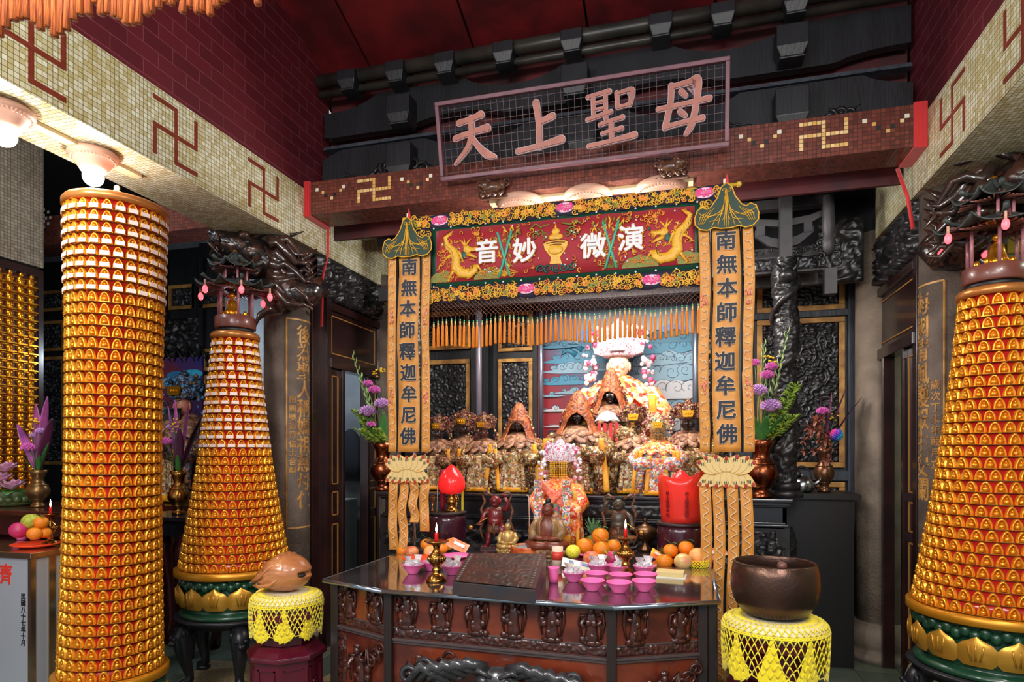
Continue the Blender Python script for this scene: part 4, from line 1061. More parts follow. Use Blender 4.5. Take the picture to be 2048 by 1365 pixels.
m.ell((c.x, -.016, 2.9), (.05, .006, .03), 12, 6)
m.k = 1
for k in range(3): m.tube([(c.x-.08+.02*k, -.017, 2.955-.012*k), (c.x, -.02, 2.965-.015*k), (c.x+.08-.02*k, -.017, 2.955-.012*k)], .0025, 4)
m.k = 2
for s_ in (-1, 1):
    for k in range(3): spiral(m, c.x+s_*(.075+.03*k), 3.0+.02*(k % 2), .024, 1.3, .005, -.01, k, s_)
    m.tube([(c.x+s_*.04, -.01, 3.07), (c.x+s_*.1, -.01, 3.055), (c.x+s_*.13, -.01, 3.08), (c.x+s_*.17, -.01, 3.05)], .006, 5)
m.k = 3
for k in range(5): spiral(m, c.x-.1+.05*k, 2.785, .028, 1.5, .007, -.011, .5+k, 1, 14)
m.build('embroidered_urn', [thr, mat('brown_thread', S(110, 60, 20), .6), thr3, dteal], va)
for ch, px, py in (('音', 975, 508), ('妙', 1050, 506), ('微', 1187, 497), ('演', 1262, 482)):
    c = atY(px, py, VY); m = MB(); m.text(ch, .165, y=-.016, ext=.003, off=.004, x=c.x, z=c.z); m.k = 1; m.text(ch, .165, y=-.0115, ext=.001, off=.0075, x=c.x, z=c.z)
    m.build('character', [silver, thr2], va)
# knotted net and tassels
NT = 56; net_m = mat('net_cord', S(130, 78, 56), .7)
m = MB(); dx = (VX1-VX0)/NT; zt_, zb_ = 2.615, 2.515
def netp(i, j, J): return (VX0+dx*(i+.5*((j) % 2)), .004, zt_+(zb_-zt_)*j/J)
J = 7
for j in range(J):
    for i in range(NT):
        a = netp(i, j, J)
        for s_ in ((0, -1) if j % 2 == 0 else (0, 1)):
            k = i+s_
            if 0 <= k <= NT: m.tube([a, netp(k, j+1, J)], .0011, 3)
for i in range(NT): m.tube([netp(i, J, J), (VX0+dx*(i+.5), .004, 2.488)], .0011, 3)
m.build('net', net_m, va)
tb = MB(); tb.ell((0, 0, 0), (.0058, .0058, .0058), 8, 6); tb.k = 1; tb.cyl((0, 0, -.03), .0045, .024, 8, .003)
for k in range(3): tb.ell((0, 0, -.012-.008*k), (.0068, .0068, .0035), 8, 4)
bo = tb.build('bead', [mat('jade_bead', S(60, 160, 110), .25), mat('knot_cream', S(226, 190, 120), .6)]); bme = bo.data; bpy.data.objects.remove(bo)
ts = MB(); ts.lathe([(.005, 0), (.008, -.01), (.0092, -.07), (.0102, -.14), (.007, -.145)], 9, fold=.1, nf=5); to = ts.build('tassel', orange_thread); tme = to.data; bpy.data.objects.remove(to)
for i in range(NT):
    z = 2.484+.012*math.sin(i*.5)+rnd.uniform(-.003, .003)
    t_ = inst('tassel', tme, va, (VX0+dx*(i+.5)+rnd.uniform(-.003, .003), .004+rnd.uniform(-.003, .003), z-.032), (0, rnd.uniform(-.02, .02), rnd.random()*3)); inst('bead', bme, t_, (0, 0, .032))

# ================================================================ LOTUS-LEAF STREAMER BANNERS
silk = mat('gold_silk', S(214, 146, 58), .5, c2=S(198, 126, 42), nscale=14, sheen=.3, bump=.15, bscale=30); cream_t = mat('cream_thread', S(232, 200, 160), .55); navy_t = mat('navy_thread', S(22, 26, 44), .6)
leaf_g = mat('leaf_green', S(18, 50, 34), .55); pink_p = mat('faint_pink', S(232, 130, 110), .6); sil_edge = mat('black_edge', S(16, 20, 22), .6)
def streamer(cx, label, zbot, seed, leafz, swing=0):
    """cx centre; width .33"""
    o = thing('banner_streamer', label, 'banner', (cx, VY-.02, 0))
    def strip(x0, x1, z0, z1, name, y=0, wav=.008, curl=0):
        mb = MB()
        f = lambda u, v: (x0+(x1-x0)*u+.006*math.sin(v*9+seed)+curl*(1-v)**2, y+wav*math.sin(v*11+x0*30)+.004*math.sin(u*PI), z0+(z1-z0)*v)
        mb.grid(f, 4, 40); return mb.build(name, silk, o, solid=.003), f
    for x0, x1 in ((-.155, -.095), (-.078, .078), (.095, .155)):
        s_, f = strip(x0, x1, 1.60, 2.97, 'strip', y=0)
        cc = (x0+x1)/2; wide = x1-x0 > .1
        mb = MB(); n_ = 15
        if not wide:
            for k in range(26):
                z = 1.64+k*.05; y = .008*math.sin((z-1.6)/1.37*11+x0*30)-.006; dxo = .006*math.sin((z-1.6)/1.37*9+seed)
                sg = 1 if k % 2 else -1; mb.k = 0
                mb.tube([(cc+dxo-.018*sg, y, z-.012), (cc+dxo-.012*sg, y, z+.012), (cc+dxo+.004*sg, y, z+.006), (cc+dxo+.016*sg, y, z+.02)], .0032, 4, flat=((0, 1, 0), .5))
            mb.k = 1
            for z in (1.98, 2.52):
                for q in range(10): mb.ell((cc+rnd.uniform(-.018, .018), .008*math.sin((z-1.6)/1.37*11+x0*30)-.008, z+rnd.uniform(-.05, .05)), (.006, .002, .009), 6, 4)
            mb.build('cloud_pattern', [cream_t, pink_p], s_)
        else:
            for k, ch in enumerate('南無本師釋迦牟尼佛'):
                z = 2.86-k*.145; v = (z-1.6)/1.37; y = .008*math.sin(v*11+x0*30); dxo = .006*math.sin(v*9+seed)
                mt = MB(); bd = lambda q: (q[0], q[1]+.008*math.sin((q[2]-1.6)/1.37*11+x0*30), q[2]); mt.text(ch, .122, y=-.008, ext=.001, off=.0034, x=cc+dxo, z=z, bend=bd); mt.k = 1; mt.text(ch, .122, y=-.0058, ext=.0006, off=.0062, x=cc+dxo, z=z, bend=bd)
                mt.build('character', [navy_t, cream_t], s_)
    mb = MB()
    for x in (-.0865, .0865): mb.tube([(x, .006, 1.6), (x+.003, .006, 2.3), (x, .006, 2.97)], .006, 5)
    mb.build('dark_cord', sil_edge, o)
    # lotus leaf on top
    zc = leafz; out = []
    for a, b in ((0, .235), (.03, .21), (.05, .15), (.085, .10), (.11, .085), (.135, .10), (.165, .085), (.18, .04), (.178, .0), (.15, -.03), (.11, -.04), (.07, -.025), (.03, -.035)): out.append((a, b))
    full = [(a, zc+b) for a, b in out]+[(-a, zc+b) for a, b in out[::-1] if a > 0]
    mb = MB(); mb.prism(full, -.026, -.012); lf = mb.build('lotus_leaf', leaf_g, o)
    mb = MB(); loop = full+[full[0]]; mb.tube([(x, -.026, z) for x, z in loop], .004, 5)
    for s_ in (-1, 1):
        for k in range(0, 9, 2):
            x1 = s_*(.012+.018*k); z1 = zc-.03+.008*k*(k > 5); z0 = zc+.19-.017*k
            pts = [(s_*.006*(1+k*.2), -.028, z0), (x1*.35, -.03, z0*.6+z1*.4), (x1*.75+.006*math.sin(k*3), -.03, z0*.3+z1*.7), (x1, -.028, z1+.008)]
            mb.tube(pts, .0026, 4)
            mb.tube([pts[2], ((x1+.012*s_), -.03, z1+.04)], .0022, 4)
        for k in range(4): mb.tube([(s_*(.07+.02*k), -.028, zc+.09-.01*k), (s_*(.1+.015*k), -.03, zc+.05), (s_*(.13+.01*k), -.028, zc+.0)], .0024, 4)
        spiral(mb, s_*.014, zc+.19, .014, 1.2, .0025, -.029, 0, s_)
    mb.tube([(0, -.028, zc+.2), (0, -.03, zc+.08), (0, -.028, zc-.028)], .003, 4)
    mb.build('leaf_vein', thr, lf)
    mb = MB(); mb.bb(-.014, .002, .0, .02, zc+.2, 3.235); mb.k = 1; mb.prism([(-.012, zc+.2), (.02, zc+.22), (.004, zc+.30)], -.006, 0); mb.build('hanger', [white, red_cloth], o)
    # lotus flower piece
    z0 = 1.485; cr = mat('cream_lotus', S(220, 190, 130), .6); rt_ = mat('red_tip', S(170, 44, 40), .6); gt = mat('green_tip', S(50, 70, 40), .6)
    lotus = MB(); edge = MB(); q_ = 0
    def petal(x, sg, hh, wd, y):
        """outline of one embroidered petal from the flower heart to its tip"""
        b = Vector((x*.28, z0)); t = Vector((x, z0+sg*hh)); d = t-b; nn = Vector((-d.y, d.x)).normalized(); L = []; Rr = []
        for k in range(9):
            u = k/8; w_ = wd*math.sin(PI*(u*.86+.14))**.8*(1 if u < 1 else 0); c_ = b+d*u; L.append(c_+nn*w_); Rr.append(c_-nn*w_)
        poly = [(p.x, p.y) for p in L]+[(p.x, p.y) for p in Rr[::-1]]
        lotus.prism(poly, y, y+.003)
        edge.k = 0; edge.tube([(p.x, y, p.y) for p in L], .0016, 4); edge.tube([(p.x, y, p.y) for p in Rr], .0016, 4)
        edge.k = 1; e_ = b+d*.87; edge.ell((e_.x, y-.001, e_.y), (.0105, .002, .014), 8, 5); edge.k = 2
        for g in (-1, 0, 1): e_ = b+d*.68; edge.ell((e_.x+g*.009, y-.0008, e_.y), (.003, .002, .012), 5, 4)
    for k, x in enumerate((-.165, .165, -.12, .12, -.062, .062, 0)):
        petal(x, -1, (.088, .088, .097, .097, .1, .1, .1)[k], .034, -.016-.0009*k)
    for k, x in enumerate((-.170, .170, -.128, .128, -.066, .066, 0)):
        petal(x, 1, (.062, .062, .092, .092, .10, .10, .09)[k], .040, -.023-.0009*k)
    lo = lotus.build('lotus_flower', cr, o); edge.build('petal_outline', [thr, rt_, gt], lo)
    # lower tails
    for k, (x0, x1) in enumerate(((-.15, -.084), (-.074, -.01), (.006, .07), (.082, .15))):
        zb = zbot(k) if callable(zbot) else zbot
        cur = swing*(k-1.5)
        s_, f = strip(x0, x1, zb, 1.40, 'tail', wav=.01, curl=cur)
        mb = MB(); cc = (x0+x1)/2; L_ = 1.40-zb; n_ = int(L_/.045)
        P = []
        for q in range(n_*4):
            z = zb+.02+q*.045/4*.98; v = (z-zb)/L_
            if z > 1.385: break
            P.append((cc+.018*math.sin(q*TAU/6)+.006*math.sin(v*9+seed)+cur*(1-v)**2, .01*math.sin(v*11+x0*30)-.006, z))
        mb.tube(P, .0035, 4, flat=((0, 1, 0), .5)); mb.build('wave_pattern', cream_t, s_)
    mb = MB(); mb.tube([(.03, .03, .905 if cx < -1 else 0), (.03, .03, 1.5), (.0, .03, 3.2)], .011, 10); mb.build('stand_pole', steel, o)
    return o
streamer(-1.825, 'left lotus-leaf banner streamer with nine characters beside the tall flower vase', lambda k: (.925, .925, 1.12, 1.06)[k], 0, 2.965, .0)
streamer(.235, 'right lotus-leaf banner streamer with nine characters hanging past the table end', .22, 1.3, 2.965, 0)
# (its orange foreground fringe)
fringe_m = mat('fringe_thread', S(190, 96, 30), .75, c2=S(140, 62, 18), nscale=120, stretch=(1, 1, .06), bump=.8, bscale=200)
fr_ = thing('fringe', 'orange tassel fringe hanging across the top left corner nearest the visitor', 'fringe', (0, 0, 0))
m = MB(); rnd = random.Random(3)
pA = ray(-60, 10); a_ = Vector((0, 0, EYE))+ray(-80, -75)*1.9; b_ = Vector((0, 0, EYE))+ray(520, -55)*2.1
m.tube([a_, b_], .012, 8); m.build('cord', fringe_m, fr_)
for i in range(46):
    t = (i+.5)/46; p = a_.lerp(b_, t); L_ = (.215-.13*t)+rnd.uniform(-.02, .02)+.03*math.sin(t*26)
    m = MB(); m.tube([p, p-Vector((0, 0, L_*.5)), p-Vector((rnd.uniform(-.006, .006), 0, L_))], [.006, .011, .013], 7); m.build('tassel', fringe_m, fr_)
# ================================================================ BLACK ALTAR
AX0, AX1, AY0, AY1, AZ = -2.46, .72, 4.69, 5.72, 1.275
alt = thing('altar_table', 'long black carved altar table holding the row of deities', 'altar', (0, 0, 0))
ebony = mat('ebony', S(20, 20, 24), .28, c2=S(30, 30, 36), nscale=5, coat=.3)
m = MB(); m.bb(AX0, AX1, AY0, AY1, AZ-.028, AZ); m.build('top', ebony, alt, bevel=.008)
m = MB()
for k, (z0, z1, d) in enumerate(((-.05, -.028, .02), (-.062, -.05, .035), (-.17, -.062, .06), (-.185, -.17, .045), (-.20, -.185, .03), (-.215, -.20, .05))):
    m.bb(AX0+d, AX1-d, AY0+d, AY1-d, AZ+z0, AZ+z1)
m.build('moulding', ebony, alt, bevel=.004)
m = MB(); m.bb(AX0+.3, AX1-.3, AY0+.18, AY1-.2, .0, AZ-.2); m.build('body', ebony, alt)
m = MB(); relief(m, -1.0, .25, AZ-.165, AZ-.07, AY0+.055, .012, 61, 18, .012)
relief(m, -2.1, .4, .80, .98, AY0+.17, .02, 62, 12, .014); m.build('carved_band', carve_black, alt)
def altar_leg(x0, sg, nm):
    """swollen carved leg at the end of the altar"""
    m = MB()
    def fn(u, v):
        z = AZ-.215-.5*v; bul = .07*math.sin(PI*min(1, v*1.25))-.17*v*v
        a = u*PI*1.0; r = .16+bul*.6
        x = x0-sg*.17-sg*(-bul)*.9*0+sg*(r+.02+.02*carve_h(u*.5, z, 14, 63))*math.sin(a*.5+.0)*1.0
        y = AY0+.24-(r+.03*carve_h(u*.5, z, 14, 63)+bul*.4)*math.cos(a*.5)
        return (x, y, z)
    m.grid(fn, 30, 44); m.build('carved_leg', carve_black, alt)
    m = MB(); m.bb(x0-sg*.36, x0-sg*.02, AY0+.05, AY0+.09, .62, AZ-.2)
    relief(m, min(x0-sg*.48, x0-sg*.1), max(x0-sg*.48, x0-sg*.1), .72, AZ-.22, AY0+.06, .03, 64, 12, .012); m.build('carved_panel', carve_black, alt)
altar_leg(AX0, -1, 0); altar_leg(AX1, 1, 1)
m = MB(); m.bb(AX1+.02, 1.2, 5.14, 5.6, 0, 1.25); m.bb(AX1+.01, 1.24, 5.10, 5.62, 1.25, 1.29)
tag(m.build('side_table', mat('side_black', S(14, 13, 14), .4)), 'plain black side table at the right of the altar holding kettle and vase', 'table')

# ================================================================ FRONT OFFERING TABLE
TZ = .905
ft = thing('offering_table', 'carved reddish wood offering table with glossy dark top and steel edge', 'table', (0, 0, 0))
out = [(-1.91, 3.05), (-1.475, 2.89), (-.315, 2.86), (.15, 3.10), (.15, 4.55), (-1.91, 4.55)]
def slab(mb, pts, z0, z1):
    n = len(pts); mb.add([(x, y, z0) for x, y in pts]+[(x, y, z1) for x, y in pts], [tuple(range(n))[::-1], tuple(range(n, 2*n))]+[(i, (i+1) % n, n+(i+1) % n, n+i) for i in range(n)], False)
m = MB(); slab(m, [(-1.905, 3.053), (-1.473, 2.893), (-.317, 2.863), (.147, 3.102), (.147, 4.55), (-1.905, 4.55)], TZ-.02, TZ)
m.build('top', mat('table_top', S(66, 56, 54), .08, c2=S(50, 42, 42), nscale=3, coat=1, spec=.8), ft)
m = MB()
for a, b in zip(out[:4], out[1:5]):
    A = Vector((a[0], a[1], TZ-.01)); B = Vector((b[0], b[1], TZ-.01)); m.tube([A, B], .0125, 8)
m.tube([(-1.91, 3.05, TZ-.01), (-1.91, 4.55, TZ-.01)], .0125, 8)
m.build('steel_edge', mat('steel_edge', S(160, 170, 185), .18, .9), ft)
wood = mat('altar_wood', S(124, 54, 32), .25, c2=S(76, 30, 22), nscale=4, coat=.5, stretch=(1, 1, 2)); wood_d = mat('carved_wood', S(52, 26, 22), .25, c2=S(76, 36, 28), nscale=25, coat=.4)
f_in = [(-1.86, 3.10), (-1.46, 2.945), (-.325, 2.915), (.08, 3.125)]
m = MB(); slab(m, [*f_in, (.10, 4.5), (-1.86, 4.5)], .04, TZ-.02); m.build('carcass', wood, ft)
for (x, y) in f_in+[(.125, 3.14)]:
    m = MB(); m.bb(x-.022, x+.022, y-.03, y+.014, 0, TZ-.02); m.build('post', mat('post_dark', S(40, 30, 28), .3), ft, bevel=.004)
def fig(mb, rnd):
    """carved standing figure in relief, .17 tall, at the origin, facing -y"""
    mb.ell((0, -.02, .155), (.016, .014, .018), 8, 6); mb.ell((0, -.018, .175), (.02, .012, .012), 8, 5)
    mb.lathe([(.038, 0), (.034, .03), (.026, .08), (.03, .115), (.02, .14), (.008, .15)], 12, ey=.5, fold=.15, nf=5)
    for s_ in (-1, 1):
        a = rnd.uniform(-.02, .05); mb.tube([(s_*.026, -.01, .125), (s_*.045, -.025, .1+a*.5), (s_*.03, -.035, .09+a)], [.012, .012, .009], 6)
        mb.tube([(s_*.02, -.01, .13), (s_*.055, -.01, .14+a), (s_*.06, -.008, .09), (s_*.045, -.01, .02)], [.008, .007, .007, .004], 5)
    for k in range(5): mb.ell((rnd.uniform(-.05, .05), -.005, rnd.uniform(0, .1)), (.018, .014, .02), 7, 5)
    mb.ell((0, 0, .0), (.055, .02, .02), 10, 5)
    mb.tube([(.04, -.01, .02), (.05, -.015, .17)], .003, 4)
segs = [(f_in[0], f_in[1], 2), (f_in[1], f_in[2], 6), (f_in[2], f_in[3], 2)]
rnd = random.Random(5)
for (a, b, n) in segs:
    A = Vector((a[0], a[1], 0)); B = Vector((b[0], b[1], 0)); L_ = (B-A).length; ang = math.atan2(B.y-A.y, B.x-A.x)
    fr0 = thing_m = None
    mb = MB(); mb.at(A.x, A.y, 0, rz=ang)
    mb.bb(0, L_, -.012, 0, .625, .64); mb.bb(0, L_, -.02, 0, .64, .652); 
    mb.bb(0, L_, -.008, 0, .70, .708); mb.build('moulding', mat('moulding_steel', S(90, 76, 76), .25, .3), ft, bevel=.002)
    mb = MB(); mb.at(A.x, A.y, 0, rz=ang); relief(mb, .02, L_-.02, .655, .70, -.002, .009, 70+n, 30, .006); mb.build('carved_strip', wood_d, ft)
    for k in range(n):
        mb = MB(); mb.at(A.x+(B-A).x*(k+.5)/n, A.y+(B-A).y*(k+.5)/n, .712, rz=ang); 
        mb2 = MB(); mb2.M = mb.M; fig(mb2, rnd); mb2.build('figure_relief', wood_d, ft)
for x0, x1, y0, y1 in ((-1.86, -1.78, 3.10, 3.07), (.02, .10, 3.095, 3.135)):
    ang = math.atan2(y1-y0, x1-x0); L_ = math.hypot(x1-x0, y1-y0)
    for z0, z1 in ((.72, .87), (.3, .61)):
        mb = MB(); mb.at(x0, y0-.004, 0, rz=ang); relief(mb, .01, L_, z0, z1, 0, .012, 77, 26, .007); mb.build('carved_strip', wood_d, ft)
# large carved lion mask and scrolls on the lower panel
apr = mat('apron_black', S(40, 40, 44), .22, c2=S(66, 64, 66), nscale=20, coat=.5)
m = MB(); c = Vector((-.86, 2.90, .47))
m.ell((c.x, c.y-.03, c.z+.02), (.12, .06, .09), 16, 10); m.ell((c.x, c.y-.09, c.z-.0), (.04, .03, .028), 10, 8)
for s_ in (-1, 1):
    m.ell((c.x+s_*.06, c.y-.08, c.z+.05), (.024, .02, .022), 10, 8)
    m.tube([(c.x+s_*.02, c.y-.08, c.z+.07), (c.x+s_*.08, c.y-.08, c.z+.1), (c.x+s_*.13, c.y-.05, c.z+.07)], [.01, .014, .004], 6)
    for k in range(5): m.tube([(c.x+s_*(.05+.05*k), c.y-.04, c.z+.10-.02*k), (c.x+s_*(.14+.06*k), c.y-.07, c.z+.13-.01*k), (c.x+s_*(.22+.06*k), c.y-.05, c.z+.07-.02*k), (c.x+s_*(.28+.05*k), c.y-.03, c.z+.02)], [.026, .028, .02, .006], 8)
    for k in range(4): spiral(m, c.x+s_*(.2+.085*k), c.z+.08-.05*(k % 2), .05, 1.5, .015, c.y-.05, k, s_, 18, th=.9)
m.tube([(c.x-.1, c.y-.07, c.z-.06), (c.x, c.y-.1, c.z-.085), (c.x+.1, c.y-.07, c.z-.06)], .018, 8)
m.build('lion_mask', apr, ft)
for x, y, a in ((-1.66, 3.0, -.32), (-1.28, 2.92, 0), (-.1, 3.0, .4)):
    mb = MB(); mb.at(x, y, .36, rz=a, sc_=1.25); fig(mb, rnd); 
    for k in range(3): spiral(mb, .07+.03*k, .12+.03*k, .03, 1.3, .007, -.01, k)
    mb.build('figure_relief', wood_d, ft)

# ---- carved box with sloping top
cs = thing('sutra_box', 'dark wooden box with sloping carved lid in the middle of the offering table', 'box', (0, 0, 0))
P = [atZ(905, 1162, TZ+.07), atZ(1070, 1178, TZ+.07), atZ(1092, 1108, TZ+.14), atZ(938, 1106, TZ+.14)]
B_ = [Vector((P[0].x, P[0].y, TZ)), Vector((P[1].x, P[1].y, TZ)), Vector((P[2].x, P[2].y, TZ)), Vector((P[3].x, P[3].y, TZ))]
box_m = mat('box_dark', S(44, 44, 50), .35, c2=S(58, 46, 44), nscale=8)
m = MB(); m.add([tuple(p-Vector((0, 0, .006))) for p in P]+[tuple(p) for p in B_], [(4, 5, 1, 0), (5, 6, 2, 1), (6, 7, 3, 2), (7, 4, 0, 3), (0, 1, 2, 3), (4, 7, 6, 5)], False); m.build('box_body', box_m, cs, bevel=.003)
def qd(u, v, h=0):
    p = P[0].lerp(P[1], u).lerp(P[3].lerp(P[2], u), v); return (p.x, p.y-h*.3, p.z+h)
m = MB(); m.grid(lambda u, v: qd(u, v, .0035*carve_h(u*.5, v*.5, 14, 81) if .12 < u < .88 and 0 < v < 1 else 0), 80, 50); m.build('carved_lid', mat('lid_wood', S(84, 50, 42), .3, c2=S(60, 48, 46), nscale=10), cs)
m = MB()
for s_, u0 in ((0, .055), (1, .945)):
    for k in range(14):
        a = qd(u0-.018, .06+.065*k, .002); b = qd(u0+.018, .06+.065*k, .002); m.tube([a, b], .0022, 4); a = qd(u0, .04+.065*k, .002); b = qd(u0, .085+.065*k, .002); m.tube([a, b], .0018, 4)
m.build('carved_characters', mat('pale_cut', S(130, 116, 108), .6), cs)
# ================================================================ OFFERINGS ON THE TABLE
def bowl_mesh():
    m = MB(); m.lathe([(.028, 0), (.03, .002), (.032, .008), (.05, .03), (.058, .048), (.064, .052), (.062, .054), (.056, .05), (.046, .03), (.02, .012), (0, .011)], 28)
    o = m.build('rice_bowl', pink_pl); me = o.data; bpy.data.objects.remove(o); return me
bme_ = bowl_mesh()
wrap_m = mat('wrapper', S(238, 232, 234), .15, trans=.3, c2=S(206, 196, 206), nscale=60, spec=.8)
wrap_cols = [mat('candy_dark', S(60, 40, 60), .4), mat('candy_red', S(190, 70, 60), .4), mat('candy_white', S(230, 222, 214), .5), mat('candy_blue', S(70, 90, 150), .4)]
def bowl(px, py, label, grp='pink plastic bowls on the offering table', sweets=0, seed=0):
    p = atZ(px, py, TZ)
    o = bpy.data.objects.new('bowl', bme_); col.objects.link(o); o.location = (p.x, p.y, TZ+.001); tag(o, label, 'bowl', grp)
    rn = random.Random(seed)
    for k in range(sweets):
        m = MB(); m.k = 0
        a = TAU*k/sweets+.3; r_ = .018 if sweets > 1 else 0
        c = Vector((r_*math.cos(a), r_*math.sin(a), .0))
        n0 = seed*3+k
        def blob(q): return 1+.35*hn(q, 3.2, n0)
        s_ = MB(); s_.ell((0, 0, 0), 1, 14, 9); m.v = [tuple(c+Vector(v)*.032*blob(v)) for v in s_.v]; m.f = s_.f; m.mi = [0]*len(s_.f); m.sm = [False]*len(s_.f)
        m.k = 1; m.ell(c+Vector((0, 0, .0)), (.022, .018, .022), 10, 7)
        m.k = 0
        for q in (0, 1): m.add([tuple(c+Vector((.02*math.cos(a+q+j), .02*math.sin(a+q+j), .02))) for j in (0, .8)]+[tuple(c+Vector((.035*math.cos(a+q+j), .035*math.sin(a+q+j), .055))) for j in (1.0, -.2)], [(0, 1, 2, 3)], False)
        so = m.build('wrapped_sweet', [wrap_m, wrap_cols[(seed+k) % 4]]); so.location = (p.x, p.y, TZ+.05)
        tag(so, f"clear-wrapped sweet {'left' if k == 0 and sweets > 1 else 'right' if sweets > 1 else 'piled'} in the {label}"[:110], 'sweet', 'wrapped sweets in the pink bowls')
bowl(1185, 1182, 'front-row left empty pink bowl'); bowl(1238, 1186, 'front-row middle empty pink bowl'); bowl(1288, 1183, 'front-row right empty pink bowl')
bowl(1193, 1166, 'back-row left empty pink bowl'); bowl(1241, 1169, 'back-row middle empty pink bowl'); bowl(1292, 1168, 'back-row right empty pink bowl')
bowl(1147, 1164, 'pink bowl of sweets beside the cup', sweets=2, seed=1); bowl(1196, 1148, 'pink bowl of sweets behind the empty bowls', sweets=2, seed=2)
bowl(1236, 1150, 'pink bowl of dark sweets left of the right candlestick', sweets=1, seed=4); bowl(1288, 1151, 'pink bowl of sweets right of the right candlestick', sweets=2, seed=5)
bowl(826, 1148, 'leftmost pink bowl of sweets', sweets=2, seed=7); bowl(862, 1142, 'pink bowl of sweets behind the left candlestick', sweets=1, seed=8); bowl(905, 1150, 'pink bowl of sweets beside the sloping box', sweets=2, seed=9)
bowl(1430, 1120, 'far right pink bowl behind the netted fruit')

def candlestick(px, py, label, cw=1):
    p = atZ(px, py, TZ); o = thing('candlestick', label, 'candlestick', (p.x, p.y, TZ))
    m = MB(); m.lathe([(.055, 0), (.058, .008), (.05, .016), (.045, .03), (.03, .04), (.018, .05), (.026, .058), (.026, .066), (.018, .074), (.022, .085), (.038, .098), (.046, .115), (.046, .128), (.036, .145), (.022, .158), (.016, .175), (.02, .19), (.024, .196), (.05, .205), (.066, .214), (.068, .218), (.04, .215), (0, .213)], 32); m.build('stem', brass, o)
    m = MB(); 
    for k in range(18): a = TAU*k/18; m.ell((.044*math.cos(a), .044*math.sin(a), .122), (.008, .008, .014), 6, 5)
    m.build('petal_band', brass, o)
    m = MB(); m.lathe([(.010, .214), (.0095, .255), (.008, .262), (0, .26)], 12); cn = m.build('candle', mat('candle_red', S(220, 30, 34), .35, sss=.3), o)
    m = MB(); m.lathe([(.001, .262), (.0055, .272), (.006, .282), (.003, .3), (.0003, .315)], 12); m.build('flame', mat('flame', (1, .72, .38, 1), .5, emit=14), cn)
    return o
candlestick(873, 1163, 'brass candlestick with lit red candle, left of the sloping box'); candlestick(1251, 1151, 'brass candlestick with lit red candle, behind the rows of pink bowls')

def plate(px, py, r, label, mt, z=TZ):
    p = atZ(px, py, z); m = MB(); m.lathe([(r*.6, 0), (r*.7, .004), (r, .016), (r*.99, .019), (r*.7, .008), (0, .006)], 32)
    o = m.build('plate', mt); o.location = (p.x, p.y, z+.001); return tag(o, label, 'plate')
orange_pl = mat('orange_plastic', S(236, 70, 30), .35)
plate(845, 1122, .13, 'orange plastic plate under the left fruit heap', orange_pl); plate(1378, 1128, .15, 'orange plastic plate under the right fruit heap', orange_pl); plate(1190, 1112, .15, 'pink plate under the middle fruit heap', pink_pl)
plate(915, 1116, .10, 'pink plate of snack packets behind the sloping box', pink_pl)
peel = mat('orange_peel', S(240, 146, 20), .42, c2=S(232, 124, 14), nscale=10, bump=.4, bscale=160); leafm = mat('leaf', S(50, 104, 50), .45, c2=S(70, 130, 60), nscale=12)
stemm = mat('stem', S(80, 110, 50), .6)
def blade(mb, p, d, L_, w, droop=.3, n=8, cup=.2):
    """leaf blade from p toward d"""
    p = Vector(p); d = Vector(d).normalized(); sd = d.cross(Vector((0, 0, 1))); sd = sd.normalized() if sd.length > .05 else Vector((1, 0, 0))
    def fn(u, v):
        t = v; q = p+d*L_*t-Vector((0, 0, droop*L_*t*t)); ww = w*math.sin(PI*min(.999, t*.92+.06))**.8
        return tuple(q+sd*(u-.5)*ww+Vector((0, 0, cup*abs(u-.5)*ww)))
    mb.grid(fn, 4, n)
def orange(px, py, Y, label, r=.046, leaf=True, mt=None, cat='orange', rz=0, grp=None):
    p = atY(px, py, Y); o = thing(cat.replace(' ', '_'), label, cat, p, rz, grp)
    m = MB(); m.ell((0, 0, 0), (r, r, r*.93), 24, 16); m.v = [tuple(Vector(v)*(1-.10*math.exp(-((v[0]**2+v[1]**2)/(r*r*.03))))) for v in m.v]; m.build('fruit', mt or peel, o)
    if leaf:
        m = MB(); m.tube([(0, 0, r*.84), (0, 0, r*1.0)], .003, 5); m.build('stem', stemm, o)
        m = MB(); blade(m, (0, 0, r*.95), (.8, -.4, .5), r*1.2, r*.42, .5); m.build('leaf', leafm, o, solid=.001)
        if px % 2: m = MB(); blade(m, (0, 0, r*.95), (-.6, -.3, .8), r*1.5, r*.45, .3); m.build('leaf', leafm, o, solid=.001)
    return o
# depth of the heaps
for a in ((1201, 1072, 4.15, 'orange on top of the middle fruit heap', .056), (1170, 1093, 4.12, 'left orange with long leaf in the middle fruit heap', .057), (1203, 1099, 4.02, 'front orange in the middle fruit heap', .056), (1227, 1093, 4.16, 'orange half behind the candlestick in the middle heap', .05),
          (1341, 1102, 4.08, 'orange at upper left of the right fruit heap', .046), (1372, 1097, 4.14, 'topmost leafy orange of the right fruit heap', .05), (1329, 1124, 3.98, 'low left orange with small leaf in the right heap', .05),
          (853, 1090, 4.05, 'orange at the top of the left fruit heap', .044), (806, 1103, 3.98, 'leftmost orange of the left fruit heap', .044), (884, 1098, 3.98, 'orange right of the left candlestick in the left heap', .04)):
    orange(a[0], a[1], a[2], a[3], a[4])
apple_m = mat('apple_green', S(200, 200, 120), .35, c2=S(214, 140, 100), nscale=14); apple_r = mat('apple_red', S(206, 84, 70), .35, c2=S(222, 150, 90), nscale=20); peach = mat('pear_peach', S(238, 170, 100), .5, c2=S(228, 150, 80), nscale=18); dragonf = mat('dragonfruit', S(206, 50, 110), .45, c2=S(180, 40, 90), nscale=12)
